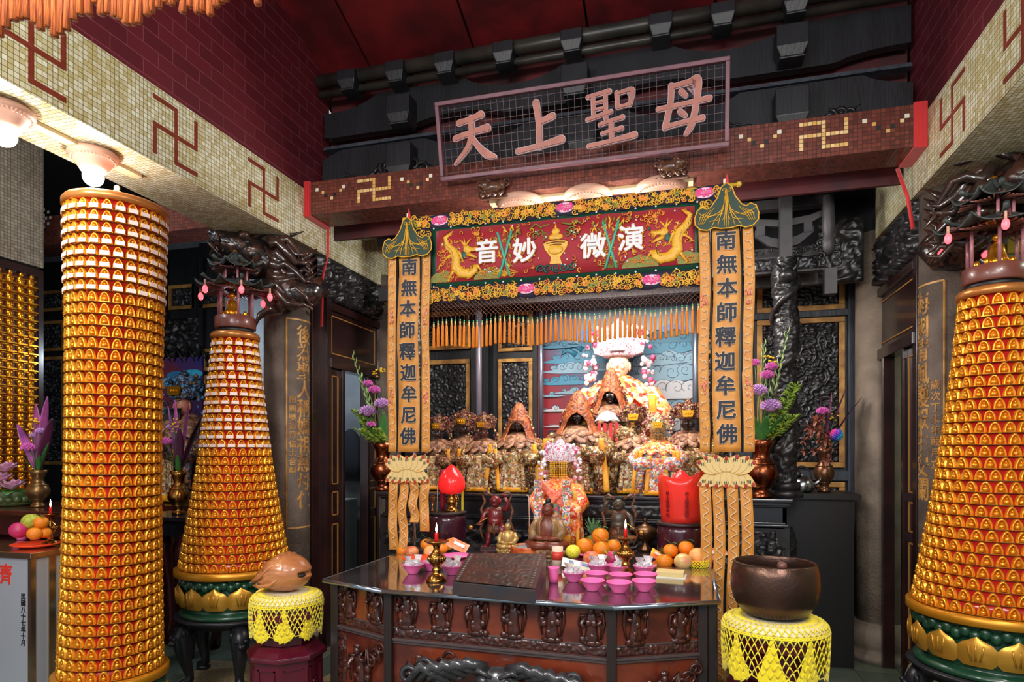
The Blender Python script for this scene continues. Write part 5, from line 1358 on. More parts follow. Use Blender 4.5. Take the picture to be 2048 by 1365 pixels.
orange(1366, 1124, 3.94, 'pale green and pink apple in the right fruit heap', .054, False, apple_m, 'apple')
orange(1396, 1113, 4.02, 'peach-coloured pear sitting in yellow net in the right heap', .056, False, peach, 'pear')
orange(824, 1105, 3.9, 'red apple in the left fruit heap', .046, False, apple_r, 'apple')
orange(862, 1105, 3.9, 'peach-coloured pear in the left fruit heap', .05, False, peach, 'pear')
orange(1183, 1119, 3.92, 'red and yellow apple low in the middle heap', .055, False, apple_r, 'apple')
df = orange(1228, 1118, 3.9, 'magenta dragon fruit low in the middle heap', .052, False, dragonf, 'dragon fruit')
m = MB()
for k in range(9): a = TAU*k/9; blade(m, (.04*math.cos(a), .04*math.sin(a), .02*math.sin(k*2)), (math.cos(a), math.sin(a), .9), .05, .02, -.2)
m.build('scale', mat('df_scale', S(150, 170, 90), .5), df, solid=.001)
def net_fruit(px, py, Y, r, label, h=.8):
    p = atY(px, py, Y); o = thing('fruit_net', label, 'fruit net', p); m = MB(); n = 20
    for j in range(8):
        t = -.9+1.1*j/7
        for i in range(n):
            pt = lambda i_, j_: (r*math.cos(-.9+.14*j_)*math.cos(TAU*(i_+.5*(j_ % 2))/n), r*math.cos(-.9+.14*j_)*math.sin(TAU*(i_+.5*(j_ % 2))/n), r*math.sin(-.9+.14*j_))
            m.tube([pt(i, j), pt(i, j+1)], r*.045, 4); m.tube([pt(i, j), pt(i-1+2*(j % 2)*1, j+1)], r*.045, 4)
    m.build('net_mesh', mat('net_yellow', S(236, 222, 40), .55), o)
net_fruit(1396, 1124, 3.98, .062, 'yellow foam net round the pear in the right heap')
g = orange(1146, 1104, 4.0, 'guava hidden in yellow net at the left of the middle heap', .048, False, mat('net_yellow2', S(226, 216, 50), .55, c2=S(240, 228, 70), nscale=60, bump=.8, bscale=90), 'guava')
pn = thing('pineapple', 'spiky green pineapple crown behind the middle orange heap', 'pineapple', atY(1186, 1075, 4.28)); m = MB(); m.ell((0, 0, -.06), (.055, .055, .08), 16, 12); m.build('fruit', mat('pine_skin', S(170, 120, 40), .5, c2=S(110, 90, 40), nscale=40, bump=.8, bscale=60), pn)
m = MB()
for k in range(24): a = k*2.4; t = k/24; blade(m, (0, 0, .0+.02*t), (math.cos(a)*(1-.7*t), math.sin(a)*(1-.7*t), 1.1), .09+.05*t, .018, .1)
m.build('crown', mat('pine_leaf', S(96, 140, 96), .5, c2=S(60, 110, 70), nscale=20), pn, solid=.001)
# snack packets
def packet(px, py, Y, w, h, ry, rx, label, c, c2):
    p = atY(px, py, Y); m = MB()
    def fn(s_): return lambda u, v: ((u-.5)*w, s_*.012*math.sin(PI*u)*math.sin(PI*v)+.003*hn((u, v, s_), 5), (v-.5)*h)
    m.grid(fn(1), 10, 10); m.grid(fn(-1), 10, 10); m.k = 1
    m.bb(-w*.3, w*.3, -.0145, -.0125, -h*.14, h*.14)
    o = m.build('snack_packet', [c, c2]); o.location = p; o.rotation_euler = (rx, ry, .2); tag(o, label, 'packet')
o1 = mat('packet_orange', S(224, 96, 44), .25, c2=S(236, 160, 120), nscale=16); y1 = mat('packet_yellow', S(236, 190, 60), .25, c2=S(222, 90, 50), nscale=18); w1 = mat('packet_white', S(230, 220, 200), .3)
packet(918, 1092, 4.1, .13, .09, R(25), R(-50), 'orange and white snack packet leaning behind the sloping box', o1, w1); packet(896, 1090, 4.12, .10, .08, R(-20), R(-30), 'yellow snack packet right of the left candlestick', y1, o1)
packet(1428, 1108, 4.05, .15, .10, R(-20), R(-60), 'orange snack packet at the right end of the table', o1, w1); packet(1316, 1112, 4.2, .1, .08, R(30), R(-50), 'small yellow packet left of the right orange heap', y1, w1)
packet(1157, 1131, 3.72, .2, .08, R(12), R(-60), 'long white printed packet lying over the bowl beside the cup', w1, mat('print_blue', S(70, 100, 160), .4))
# cup, book box, incense tin
p = atZ(1107, 1166, TZ); o = thing('cup', 'small pink cup beside the sloping box', 'cup', (p.x, p.y, TZ+.001)); m = MB(); m.lathe([(.024, 0), (.026, .03), (.030, .075), (.032, .082), (.029, .082), (.022, .006), (0, .005)], 24); m.build('cup_body', pink_pl, o)
p = atZ(1107, 1140, TZ); o = thing('jar', 'small white and red labelled jar behind the pink cup', 'jar', (p.x, p.y+.12, TZ)); m = MB(); m.cyl((0, 0, 0), .034, .12, 24); m.build('jar_body', mat('jar_white', S(226, 200, 180), .3), o); m = MB(); m.cyl((0, 0, .04), .0345, .05, 24); m.build('label', mat('jar_label', S(206, 60, 44), .4), o)
p = atZ(1340, 1155, TZ); o = thing('book_stack', 'cream yellow booklet box on a thin white book, right part of the table', 'book', (p.x, p.y, TZ), R(-4)); m = MB(); m.bb(-.075, .075, -.03, .07, .006, .032); m.build('cover', mat('book_yellow', S(214, 190, 130), .5), o, bevel=.002)
m = MB(); m.bb(-.08, .085, -.035, .075, 0, .006); m.build('pages', mat('book_white', S(232, 228, 214), .6), o)
p = atZ(1058, 1110, TZ); o = thing('incense_tin', 'round red incense tin with ash behind the sloping box', 'incense burner', (p.x, p.y, TZ)); tinr = mat('tin_red', S(176, 40, 34), .35, c2=S(216, 120, 50), nscale=24)
m = MB(); m.lathe([(.12, 0), (.125, .012), (.122, .05), (.127, .062), (.118, .062), (.116, .045), (0, .045)], 40); m.build('tin', tinr, o); m = MB(); m.cyl((0, 0, .046), .116, .006, 32); m.build('ash', mat('ash', S(150, 146, 146), .9), o)
q = Vector((p.x, p.y, TZ+.05)); m = MB(); m.tube([q, q+Vector((.002, 0, .2)), q+Vector((-.002, 0, .345))], .0035, 6); m.tube([q+Vector((-.002, 0, .345)), q+Vector((-.018, 0, .355))], .0045, 6); tag(m.build('incense_stick', mat('incense', S(196, 150, 140), .8)), 'burning incense stick with bent ash standing in the red tin', 'incense')

# the two lacquer drums behind, with red lamps
lac = mat('drum_lacquer', S(64, 18, 34), .25, coat=.5, c2=S(48, 16, 28), nscale=3)
def drum(px, Y, label, r, ztop):
    p = atY(px, 1050, Y); o = thing('lacquer_drum', label, 'drum', (p.x, p.y, TZ))
    m = MB(); h = ztop-TZ; m.lathe([(r*.9, 0), (r*1.0, h*.25), (r, h*.75), (r*.97, h*.93)], 40); m.build('drum_body', lac, o)
    m = MB(); m.lathe([(r*.985, h*.92), (r*1.03, h*.925), (r*1.03, h*.99), (r, h), (0, h)], 40); m.build('lid', mat('drum_lid', S(46, 34, 34), .4), o); return p
p1 = drum(893, 4.35, 'dark red lacquer drum under the red lotus lamp at the left', .145, 1.165)
p2 = drum(1362, 4.3, 'dark red lacquer drum under the red plastic sleeve at the right', .155, 1.14)
def red_lamp(p, z, label, s_=1.0):
    o = thing('bud_lamp', label, 'lamp', (p.x, p.y, z)); m = MB(); m.lathe([(.05*s_, 0), (.05*s_, .01), (.035, .02), (.025, .04), (.04, .06), (.045, .075), (.025, .09), (.025, .12), (.035, .13)], 24); m.build('stem', brass, o)
    m = MB(); m.lathe([(.03*s_, .125), (.075*s_, .135), (.097*s_, .165), (.102*s_, .205), (.09*s_, .25), (.055*s_, .3), (.018*s_, .335), (0, .345)], 32); m.build('shade', mat('lamp_red', S(244, 40, 40), .15, emit=.35), o)
    return o
red_lamp(Vector((p1.x+.04, p1.y, 0)), 1.166, 'red bud-shaped lamp on brass stem at the left of the altar front')
red_lamp(Vector((p2.x, p2.y+.03, 0)), 1.141, 'red bud-shaped lamp inside the red plastic sleeve', .95)
sleeve = mat('sleeve_red', S(250, 62, 48), .18, trans=.25, spec=.6, alpha=.86)
o = thing('plastic_sleeve', 'translucent red plastic sleeve with writing round the right lamp', 'sleeve', (p2.x, p2.y, 1.142))
m = MB()
def sl_f(u, v):
    a = PI+PI*1.0*u*1.0; r = .118+.022*v+.006*math.sin(a*5)*v; return (r*math.cos(a)*1.08, r*math.sin(a), v*(.29+.035*(u-.2)*1.5+.02*math.sin(u*9)))
m.grid(sl_f, 40, 6); m.build('sheet', sleeve, o, solid=.0015)
m = MB()
for j, (s_, a0) in enumerate((('天上聖母聖燈', -1.30), ('信士敬奉平安', -2.2))):
    brace_text(m, s_, .026, .142, .19, .028, a0, .0008)
m.build('printed_writing', mat('dark_red_ink', S(120, 10, 20), .5), o)
# ritual objects beside the left lamp
for x, y, lab in ((p1.x-.085, p1.y-.06, 'small brass trident ornament at the left of the red lamp'), (p1.x+.10, p1.y-.06, 'small brass trident ornament at the right of the red lamp')):
    o = thing('brass_ornament', lab, 'ornament', (x, y, 1.166)); m = MB(); m.lathe([(.016, 0), (.016, .006), (.006, .012), (.006, .03), (.01, .038), (.006, .046), (.007, .07)], 12)
    for s_ in range(4): a = s_*PI/2; m.tube([(0, 0, .07), (.018*math.cos(a), .018*math.sin(a), .09), (.014*math.cos(a), .014*math.sin(a), .11), (0, 0, .125)], .003, 5)
    m.ell((0, 0, .095), .008, 8, 6); m.build('ornament_body', brass, o)
m = MB(); x, y = p1.x-.05, p1.y+.05; m.lathe([(.012, 1.166), (.022, 1.2), (.024, 1.4), (.03, 1.44), (.02, 1.46), (.026, 1.47)], 12, (x, y, 0), fold=.1, nf=6); tag(m.build('red_cloth_roll', mat('crimson', S(150, 24, 50), .5)), 'rolled crimson cloth standing left of the red lamp', 'cloth')
m = MB(); m.bb(p1.x-.012, p1.x-.002, p1.y+.06, p1.y+.065, 1.166, 1.33); m.bb(p1.x+.095, p1.x+.11, p1.y+.06, p1.y+.065, 1.166, 1.33); tag(m.build('yellow_card', mat('card_yellow', S(222, 200, 40), .5)), 'yellow card standing behind the stem of the left red lamp', 'card')
m = MB(); m.tube([(p1.x-.035, p1.y-.1, 1.166), (p1.x-.03, p1.y-.1, 1.36)], .003, 5); tag(m.build('incense_stick', mat('incense', S(196, 150, 140), .8)), 'single incense stick before the left red lamp', 'incense')
# bronze censer before the altar, left of the right drum
p = atY(1290, 1080, 4.5); o = thing('bronze_censer', 'small dark bronze censer with lid left of the right drum', 'censer', (p.x, 4.5, TZ)); bz = mat('bronze', S(96, 66, 44), .3, .8)
m = MB(); m.lathe([(.05, 0), (.055, .02), (.02, .05), (.02, .07), (.06, .09), (.085, .12), (.09, .145), (.08, .16), (.05, .175), (.02, .19), (.012, .21), (.02, .22), (0, .24)], 28)
for s_ in (-1, 1): m.tube([(s_*.08, 0, .12), (s_*.13, 0, .14), (s_*.13, 0, .18), (s_*.1, 0, .19)], .009, 8)
m.build('censer_body', bz, o)
# ================================================================ DEITIES ON THE ALTAR
dark_face = mat('face_black', S(22, 12, 12), .22, coat=.6); red_face = mat('face_redbrown', S(96, 30, 26), .25, coat=.5); pale_face = mat('face_pale', S(236, 200, 170), .4, sss=.2)
rb_gold = patch('robe_gold', [S(120, 84, 44), S(150, 104, 50), S(92, 62, 38), S(196, 170, 128), S(132, 60, 36), S(74, 66, 40), S(168, 120, 60), S(194, 184, 150)], 62, .4, .25, .8)
pn_light = patch('panel_light', [S(186, 160, 110), S(214, 200, 170), S(150, 70, 50), S(120, 110, 70), S(196, 140, 60), S(160, 120, 80)], 60, .45, .1, .7)
pn_band = patch('panel_band', [S(206, 196, 166), S(150, 104, 66), S(190, 150, 90), S(120, 60, 44)], 75, .4, .2, .8)
col_m = patch('collar_mat', [S(150, 104, 74), S(124, 82, 60), S(172, 124, 92), S(104, 66, 50)], 40, .5, .1, .5)
rb_brown = patch('robe_brown', [S(110, 66, 42), S(84, 50, 34), S(140, 96, 60), S(70, 44, 32), S(164, 120, 78), S(120, 56, 40)], 70, .45, .1, .8)
rb_white = patch('robe_white', [S(226, 214, 200), S(214, 120, 120), S(236, 170, 60), S(90, 120, 170), S(232, 226, 220), S(216, 70, 60), S(120, 150, 120)], 80, .5, 0, .6)
rb_orange = patch('robe_orange', [S(240, 120, 70), S(246, 150, 60), S(236, 96, 60), S(242, 180, 90), S(250, 214, 180), S(226, 60, 40)], 60, .5, 0, .5)
rb_flame = patch('robe_flame', [S(250, 190, 140), S(246, 130, 70), S(252, 224, 190), S(230, 60, 40), S(248, 160, 80)], 30, .5, 0, .4)
hood_m = patch('hood_brown', [S(168, 84, 38), S(140, 70, 38), S(116, 60, 38), S(182, 104, 56), S(150, 76, 40)], 48, .5, .05, .8)
crown_d = patch('crown_dark', [S(70, 36, 32), S(110, 66, 40), S(180, 130, 60), S(50, 26, 28), S(130, 60, 60), S(150, 120, 110)], 110, .3, .4, .8)
crown_w = patch('crown_white', [S(236, 232, 234), S(214, 60, 90), S(240, 236, 240), S(190, 200, 220), S(240, 210, 220)], 130, .4, 0, .6)
crown_y = patch('crown_cream', [S(214, 196, 130), S(170, 130, 70), S(226, 216, 180), S(160, 60, 70), S(90, 110, 80)], 110, .4, .2, .6)
sash_y = mat('sash_yellow', S(236, 168, 30), .5, c2=S(220, 140, 20), nscale=20)
pom_d = [mat('pom_a', S(90, 50, 48), .5), mat('pom_b', S(120, 84, 60), .4), mat('pom_c', S(140, 60, 60), .5), mat('pom_d', S(190, 150, 100), .35)]
pom_w = [mat('pom_e', S(238, 230, 236), .5), mat('pom_f', S(236, 190, 210), .5), mat('pom_g', S(220, 80, 120), .5), mat('pom_h', S(240, 240, 240), .4)]
pom_r = [mat('pom_i', S(190, 120, 120), .5), mat('pom_j', S(214, 170, 150), .5), mat('pom_k', S(160, 70, 80), .5), mat('pom_l', S(220, 200, 180), .4)]
bead_dark = mat('bead_dark', S(60, 34, 26), .3, .3); bead_gold = mat('bead_gold', S(190, 150, 90), .3, .5); bead_yel = mat('bead_yellow', S(244, 190, 40), .35)
def head_parts(mb, z, r, y=0):
    """face with nose, eyes, mouth, ears; front is -y; returns nothing"""
    mb.ell((0, y, z), (r*.82, r*.9, r*1.08), 18, 14)
    mb.tube([(0, y-r*.88, z+r*.22), (0, y-r*1.06, z-r*.12), (0, y-r*.9, z-r*.2)], [r*.07, r*.15, r*.1], 8)
    for s_ in (-1, 1):
        mb.ell((s_*r*.84, y+r*.05, z-r*.08), (r*.12, r*.2, r*.36), 8, 6)
        mb.ell((s_*r*.36, y-r*.76, z-r*.16), (r*.24, r*.14, r*.22), 8, 6)
    mb.ell((0, y-r*.82, z-r*.5), (r*.24, r*.12, r*.08), 10, 6); mb.ell((0, y-r*.66, z-r*.84), (r*.24, r*.2, r*.16), 10, 6)
def deity(px, ytop, Y, zb, label, robe, kind, face=dark_face, crown=None, poms=None, veil=None, wide=1.0, cat='deity statue', sash=True, seed=0, collar=None, rz=0, panel=None, band=None):
    p = atY(px, ytop, Y); H = p.z-zb; o = thing('deity_statue', label, cat, (p.x, Y, zb), rz); W = wide*H
    m = MB(); prof = [(.22, 0), (.24, .1), (.2, .3), (.2, .45), (.17, .56), (.06, .62), (.05, .66)]
    m.lathe([(r*W, z*H) for r, z in prof], 24, ey=.75)
    hr = .075*H if kind != 'hood' else .07*H; hz = .725*H if kind != 'hood' else .74*H
    head_parts(m, hz, hr, -.03*H)
    m.build('body', face, o)
    # eyes
    m = MB()
    for s_ in (-1, 1): m.ell((s_*hr*.34, -.03*H-hr*.8, hz+hr*.12), (hr*.17, hr*.08, hr*.06), 8, 5)
    m.build('eyes', mat('eye_white', S(210, 196, 180), .3), o)
    # robe with sleeves
    m = MB(); prof = [(.30, 0), (.31, .04), (.285, .2), (.27, .34), (.275, .46), (.235, .56), (.15, .625), (.08, .655)]
    def rf(u, v):
        t = v*(len(prof)-1); j = min(int(t), len(prof)-2); f = t-j; r = prof[j][0]*(1-f)+prof[j+1][0]*f; z = prof[j][1]*(1-f)+prof[j+1][1]*f
        a = u*TAU; fo = 1+.05*math.sin(a*11+seed)*(1-v)+.04*hn((math.cos(a), math.sin(a), v*3), 2, seed)
        return (r*W*fo*math.cos(a), r*W*.74*fo*math.sin(a), z*H)
    m.grid(rf, 56, 24)
    for s_ in (-1, 1):
        m.tube([(s_*.19*W, -.02*H, .55*H), (s_*.27*W, -.1*H, .42*H), (s_*.2*W, -.24*H*wide, .36*H), (s_*.07*W, -.27*H*wide, .39*H)], [.075*H, .095*H, .1*H, .07*H], 12)
        m.tube([(s_*.2*W, -.22*H*wide, .36*H), (s_*.22*W, -.25*H*wide, .22*H), (s_*.23*W, -.24*H*wide, .06*H)], [.07*H, .06*H, .05*H], 10, flat=((0, 1, 0), .5))
    m.build('robe', robe, o)
    m = MB(); m.grid(lambda u, v: ((u-.5)*.24*W*(1.25-.25*v), -.262*W-.02*H*math.sin(u*PI)-.01*H*math.sin(u*PI*5), .02*H+.42*H*v), 14, 14)
    m.k = 1; m.grid(lambda u, v: ((u-.5)*.26*W*1.25, -.270*W-.02*H*math.sin(u*PI)-.01*H*math.sin(u*PI*5), .012*H+.05*H*v), 14, 2); m.build('front_panel', [panel or pn_light, sash_y], o, solid=.004)
    m = MB()
    for s_ in (-1, 1):
        for q in (0, 1):
            x0 = s_*(.085+.11*q)*W; m.grid(lambda u, v: (x0+s_*.04*W*(1-v)+(u-.5)*.05*W, -(.285-.03*q)*W-.008*H*math.sin(v*9+q), .03*H+(.44+.06*q)*H*v), 3, 14)
    m.build('hanging_band', band or pn_band, o, solid=.003)
    # cloud collar in pointed petals
    m = MB()
    for ring, (r0, r1, z0, z1, n) in enumerate(((.07, .17, .655, .60, 12), (.13, .27, .63, .535, 12), (.2, .33, .58, .47, 14))):
        for k in range(n):
            a = TAU*(k+.5*(ring % 2))/n; w_ = TAU*r1/n*.62
            def pf(u, v): 
                r = r0+(r1-r0)*v; ww = w_*(1-v**2.2*.85)*(.5+.5*min(1, r/r1)); aa = a+(u-.5)*2*ww/max(r, .05)
                return (r*W*math.cos(aa), r*W*.78*math.sin(aa)-.01*H, (z0+(z1-z0)*v+.012-.01*(2*u-1)**2)*H)
            m.grid(pf, 4, 4)
    m.build('collar', collar or col_m, o, solid=.004)
    if sash:
        for s_ in (-1, 1):
            m = MB(); x0 = s_*.235*W
            m.grid(lambda u, v: (x0+s_*.05*W*(1-v)+(u-.5)*.045*W, -.27*W-.012*H*math.sin(v*8+s_)-(.0 if v > .9 else .01), .03*H+.5*H*v), 3, 20); m.build('sash', sash_y, o, solid=.003)
    if kind == 'hood':
        m = MB()
        def hf(u, v):
            op = .68*max(0, 1-((v-.2)/.30)**2)**.5; a = -PI/2+op+(TAU-2*op)*u
            r = .012+.158*(1-v)**.60+(.05*((.25-v)/.25)**1.5 if v < .25 else 0)
            z = .56+.44*v
            return (r*W*math.cos(a)*(1+.03*math.sin(a*9+seed)), r*W*.88*math.sin(a)-.03*H*(1-v)*.6+.005*H, z*H+.012*H*hn((a, v*4, 0), 2, seed))
        m.grid(hf, 48, 24)
        m.build('hood', hood_m, o, solid=.006)
        m = MB(); rn = random.Random(seed)
        for k in range(90):
            t = rn.random(); s_ = rn.choice((-1, 1)); z = .60+.36*t; r = (.012+.165*(1-t)**.62)
            m.k = k % 4; m.ell((s_*r*W*1.05, -.03*H+rn.uniform(0, .08)*H, z*H), .012*H*rn.uniform(.7, 1.4), 6, 4)
        stuff(m.build('pompoms', pom_d, o))
    else:
        m = MB(); m.lathe([(.085*H, .775*H), (.092*H, .79*H), (.08*H, .82*H), (.085*H, .85*H), (.07*H, .87*H), (.072*H, .9*H), (.05*H, .93*H), (.045*H, .96*H), (.015*H, 1.0*H)], 20, (0, -.02*H, 0), fold=.06, nf=10)
        for s_ in (-1, 1):
            m.prism([(s_*.07*H, .78*H), (s_*.14*H, .80*H), (s_*.16*H, .88*H), (s_*.11*H, .95*H), (s_*.05*H, .96*H)], -.03*H, .03*H)
        m.build('crown', crown or crown_d, o)
        # plaque on the crown
        m = MB(); m.prism([(-.045*H, .80*H), (.045*H, .80*H), (.06*H, .87*H), (-.06*H, .87*H)], -.125*H, -.11*H)
        for k in range(3): m.ell(((k-1)*.024*H, -.127*H, .835*H), (.009*H, .004*H, .014*H), 8, 5)
        m.build('crown_plaque', gold if crown is not crown_w else crown, o)
        m = MB(); rn = random.Random(seed+3)
        for k in range(150 if poms is pom_w else 90):
            a = rn.uniform(-.35, PI+.35); q = rn.uniform(.13, .19)*(1.05 if abs(math.cos(a)) > .5 else .85)
            if math.sin(a) < .1 and abs(math.cos(a))*q < .11: continue
            z = .80+math.sin(a)*q*.95-(.10 if math.sin(a) < .3 else 0)*rn.random()*1.6
            m.k = k % 4; c = (math.cos(a)*q*H, (-.04+rn.uniform(-.03, .05))*H, z*H); m.ell(c, .0135*H*rn.uniform(.7, 1.3), 6, 5)
        stuff(m.build('pompoms', poms or pom_d, o))
    if veil:
        m = MB(); n = 11
        for k in range(n):
            x = (k/(n-1)-.5)*.15*H; z1 = .79*H; z0 = (.655 if kind != 'hood' else .70)*H; y = -.03*H-hr*1.12*math.cos(x/(.13*H))-.004
            m.tube([(x, y, z1), (x, y-.002, z0)], .0016, 4)
            for q in range(9): m.ell((x, y-.001, z1-(z1-z0)*q/8), .0042*H/.7, 5, 4)
        m.build('bead_veil', veil, o)
    return o
deity(1238, 640, 5.56, 1.275, 'tallest white-crowned goddess in flame orange robe before the cloud painting', rb_flame, 'crown', face=pale_face, crown=crown_w, poms=pom_w, wide=.86, seed=1, collar=rb_flame, sash=True, panel=rb_flame, band=rb_white)
B = deity(1222, 737, 5.22, 1.40, 'brown-hooded dark-faced goddess with silver collar directly below the tallest one', rb_gold, 'hood', seed=2, wide=.9)
m = MB()
Hb = atY(1222, 737, 5.22).z-1.40
m.prism([(-.10, .44), (-.06, .5), (0, .53), (.06, .5), (.10, .44), (.05, .46), (0, .44), (-.05, .46)], -.27, -.255); m.k = 1
for k in range(4): m.bb(-.075+.045*k, -.05+.045*k, -.265, -.26, .29, .43)
m.build('silver_collar', [mat('silver_cloth', S(196, 200, 212), .25, .5), red_cloth], B)
m = MB(); m.lathe([(.24, 0), (.25, .02), (.25, .1), (.22, .12)], 24, ey=.8); o = m.build('statue_stand', ebony); o.location = (atY(1222, 737, 5.22).x, 5.22, 1.277); tag(o, 'black stand under the hooded goddess with the silver collar', 'stand')
deity(1157, 783, 4.98, 1.277, 'broad brown-hooded dark-faced goddess in gold robe at the centre of the altar', rb_gold, 'hood', seed=3, wide=1.12)
deity(1038, 806, 5.02, 1.277, 'brown-hooded goddess with bead veil, left of the centre one', rb_gold, 'hood', seed=4, veil=bead_dark, wide=1.05)
deity(968, 824, 4.98, 1.277, 'dark-crowned goddess with two yellow sashes, second row left', rb_gold, 'crown', face=red_face, seed=5, veil=bead_dark, wide=.98)
deity(929, 818, 5.34, 1.277, 'dark-crowned goddess standing behind the left yellow-sashed one', rb_brown, 'crown', seed=6, veil=bead_dark, wide=.9)
deity(878, 828, 5.1, 1.277, 'dark-crowned goddess half hidden behind the left banner streamer', rb_brown, 'crown', seed=7, veil=bead_dark)
deity(1268, 806, 5.06, 1.277, 'dark-crowned veiled goddess right of the centre with one yellow sash', rb_gold, 'crown', seed=8, veil=bead_dark, wide=.98)
deity(1316, 824, 4.88, 1.277, 'cream-crowned goddess in white and pink robe, right of the altar', rb_white, 'crown', crown=crown_y, poms=pom_r, seed=9, veil=bead_gold, wide=.98, collar=rb_orange, panel=rb_white, band=sash_y)
deity(1376, 798, 5.24, 1.277, 'dark-crowned goddess at the far right beside the right banner streamer', rb_gold, 'crown', seed=10, veil=bead_dark, wide=.92)
K = deity(1121, 878, 4.52, TZ, 'white pompom-crowned goddess with yellow bead veil in orange robe before the altar', rb_orange, 'crown', face=red_face, crown=crown_w, poms=pom_w, seed=12, veil=bead_yel, wide=.70, collar=rb_orange, panel=rb_white, band=rb_white)
Hk = atY(1121, 878, 4.52).z-TZ
ob = mat('ribbon_orange', S(244, 96, 70), .4, c2=S(246, 160, 130), nscale=60); 
for s_, nm in ((-1, 'left'), (1, 'right')):
    m = MB(); m.grid(lambda u, v: (s_*(.18-.30*v)*Hk*.8+(u-.5)*.01, -.215*Hk-.02*math.sin(v*PI)-(.012 if s_ > 0 else 0), (.60-.20*v)*Hk+(u-.5)*.085*Hk), 4, 14); m.build('chest_ribbon', ob, K, solid=.003)
m = MB()
for x in (-.11, .09):
    m.k = 0; m.grid(lambda u, v: (x+(u-.5)*.055, -.262-.01*math.sin(v*7), .12+.38*v), 4, 12); m.k = 1
    for q in range(9): m.tube([(x-.026+.0065*q, -.263, .125), (x-.028+.007*q, -.262, .045)], [.004, .003], 4)
m.build('tasselled_sash', [rb_white, sash_y], K)
m = MB(); m.lathe([(.13, 0), (.14, .012), (.12, .03)], 24, ey=.8); o = None

# ---- carved wooden guardians and small buddhas on the table
gw = mat('guardian_wood', S(120, 74, 44), .35, c2=S(70, 40, 30), nscale=22, bump=.4, bscale=50, coat=.2); gr = mat('guardian_red', S(124, 28, 32), .3, c2=S(90, 20, 26), nscale=20, coat=.4); gg = mat('guardian_green', S(52, 56, 50), .35, c2=S(80, 60, 44), nscale=20)
def guardian(px, ytop, Y, label, skin, fl):
    p = atY(px, ytop, Y); o = thing('guardian_statue', label, 'guardian statue', (p.x, Y, TZ)); k = (p.z-TZ)/.41; m = MB(); m.at(sc_=k)
    # body: torso, legs, arms as one mesh
    m.tube([(0, 0, .17), (0, 0, .23), (0, -.005, .28), (0, -.005, .305)], [.048, .06, .052, .025], 14)
    m.ell((0, -.02, .2), (.055, .05, .045), 12, 8)
    m.ell((0, -.015, .345), (.038, .038, .043), 14, 10); m.tube([(0, -.05, .355), (0, -.062, .343)], [.006, .012], 6); m.ell((0, -.048, .322), (.018, .01, .008), 8, 5)
    for s_ in (-1, 1):
        m.ell((s_*.016, -.05, .36), (.009, .006, .007), 8, 6); m.ell((s_*.038, -.01, .345), (.008, .01, .018), 6, 5)
    m.tube([(.045, 0, .285), (.085, -.01, .29), (.10*1, -.03, .335), (.075, -.04, .375)], [.024, .02, .016, .014], 8) if fl > 0 else m.tube([(-.045, 0, .285), (-.085, -.01, .29), (-.10, -.03, .335), (-.075, -.04, .375)], [.024, .02, .016, .014], 8)
    s_ = -fl; m.tube([(s_*.045, 0, .285), (s_*.085, -.01, .25), (s_*.095, -.04, .2), (s_*.1, -.06, .19)], [.024, .02, .016, .015], 8)
    for q in range(5): m.tube([(s_*.1+(q-2)*.006, -.065, .19), (s_*.1+(q-2)*.008, -.085, .175)], .0045, 5)
    for q in range(5): m.tube([(fl*.075+(q-2)*.006, -.042, .38), (fl*.072+(q-2)*.008, -.048, .402)], .0045, 5)
    m.tube([(.025, 0, .18), (.06, -.03, .13), (.055, -.02, .07), (.06, -.03, .02)], [.034, .032, .022, .018], 10); m.tube([(-.025, 0, .18), (-.05, 0, .12), (-.06, .01, .06), (-.065, -.01, .02)], [.034, .032, .022, .018], 10)
    m.ell((.065, -.045, .018), (.02, .035, .014), 8, 6); m.ell((-.07, -.03, .018), (.02, .035, .014), 8, 6)
    m.build('body', skin, o)
    m = MB(); m.at(sc_=k)
    m.lathe([(.075, .12), (.07, .15), (.058, .19), (.062, .2), (.056, .21)], 20, ey=.85, fold=.1, nf=8)
    m.lathe([(.06, .22), (.065, .26), (.05, .3), (.03, .305)], 16, ey=.8, fold=.05, nf=7)
    m.tube([(-.03, -.045, .2), (0, -.06, .18), (.03, -.045, .2)], .01, 6); m.tube([(0, -.058, .19), (.005, -.06, .1)], [.014, .006], 6)
    m.build('armour', gw, o)
    m = MB(); m.at(sc_=k)
    for s_ in (-1, 1):
        m.tube([(s_*.03, .02, .38), (s_*.08, .02, .415), (s_*.11, .02, .39), (s_*.09, .02, .34), (s_*.12, .02, .28), (s_*.10, .02, .2), (s_*.13, .02, .13), (s_*.10, .02, .05)], [.008, .012, .012, .01, .012, .011, .01, .006], 6, flat=((0, 1, 0), .5))
    m.build('ribbon_scarf', gw, o)
    m = MB(); m.at(sc_=k); m.bb(-.1, .1, -.07, .05, -.0, .012); 
    for q in range(7): m.ell((-.09+.03*q, -.03, .012), (.024, .03, .014), 7, 5)
    m.build('base', mat('base_dark', S(60, 30, 30), .35), o)
    m = MB(); m.at(sc_=k); s_ = -fl; m.tube([(s_*.04, -.08, .23), (s_*.17, -.09, .155)], .004, 6); m.ell((s_*.165, -.09, .155), (.02, .006, .02), 10, 6); m.build('weapon', brass, o)
guardian(992, 985, 4.35, 'red-faced wooden guardian with raised arm, left of the orange goddess', gr, 1)
guardian(1238, 992, 4.4, 'dark green-faced wooden guardian with raised arm, right of the orange goddess', gg, -1)
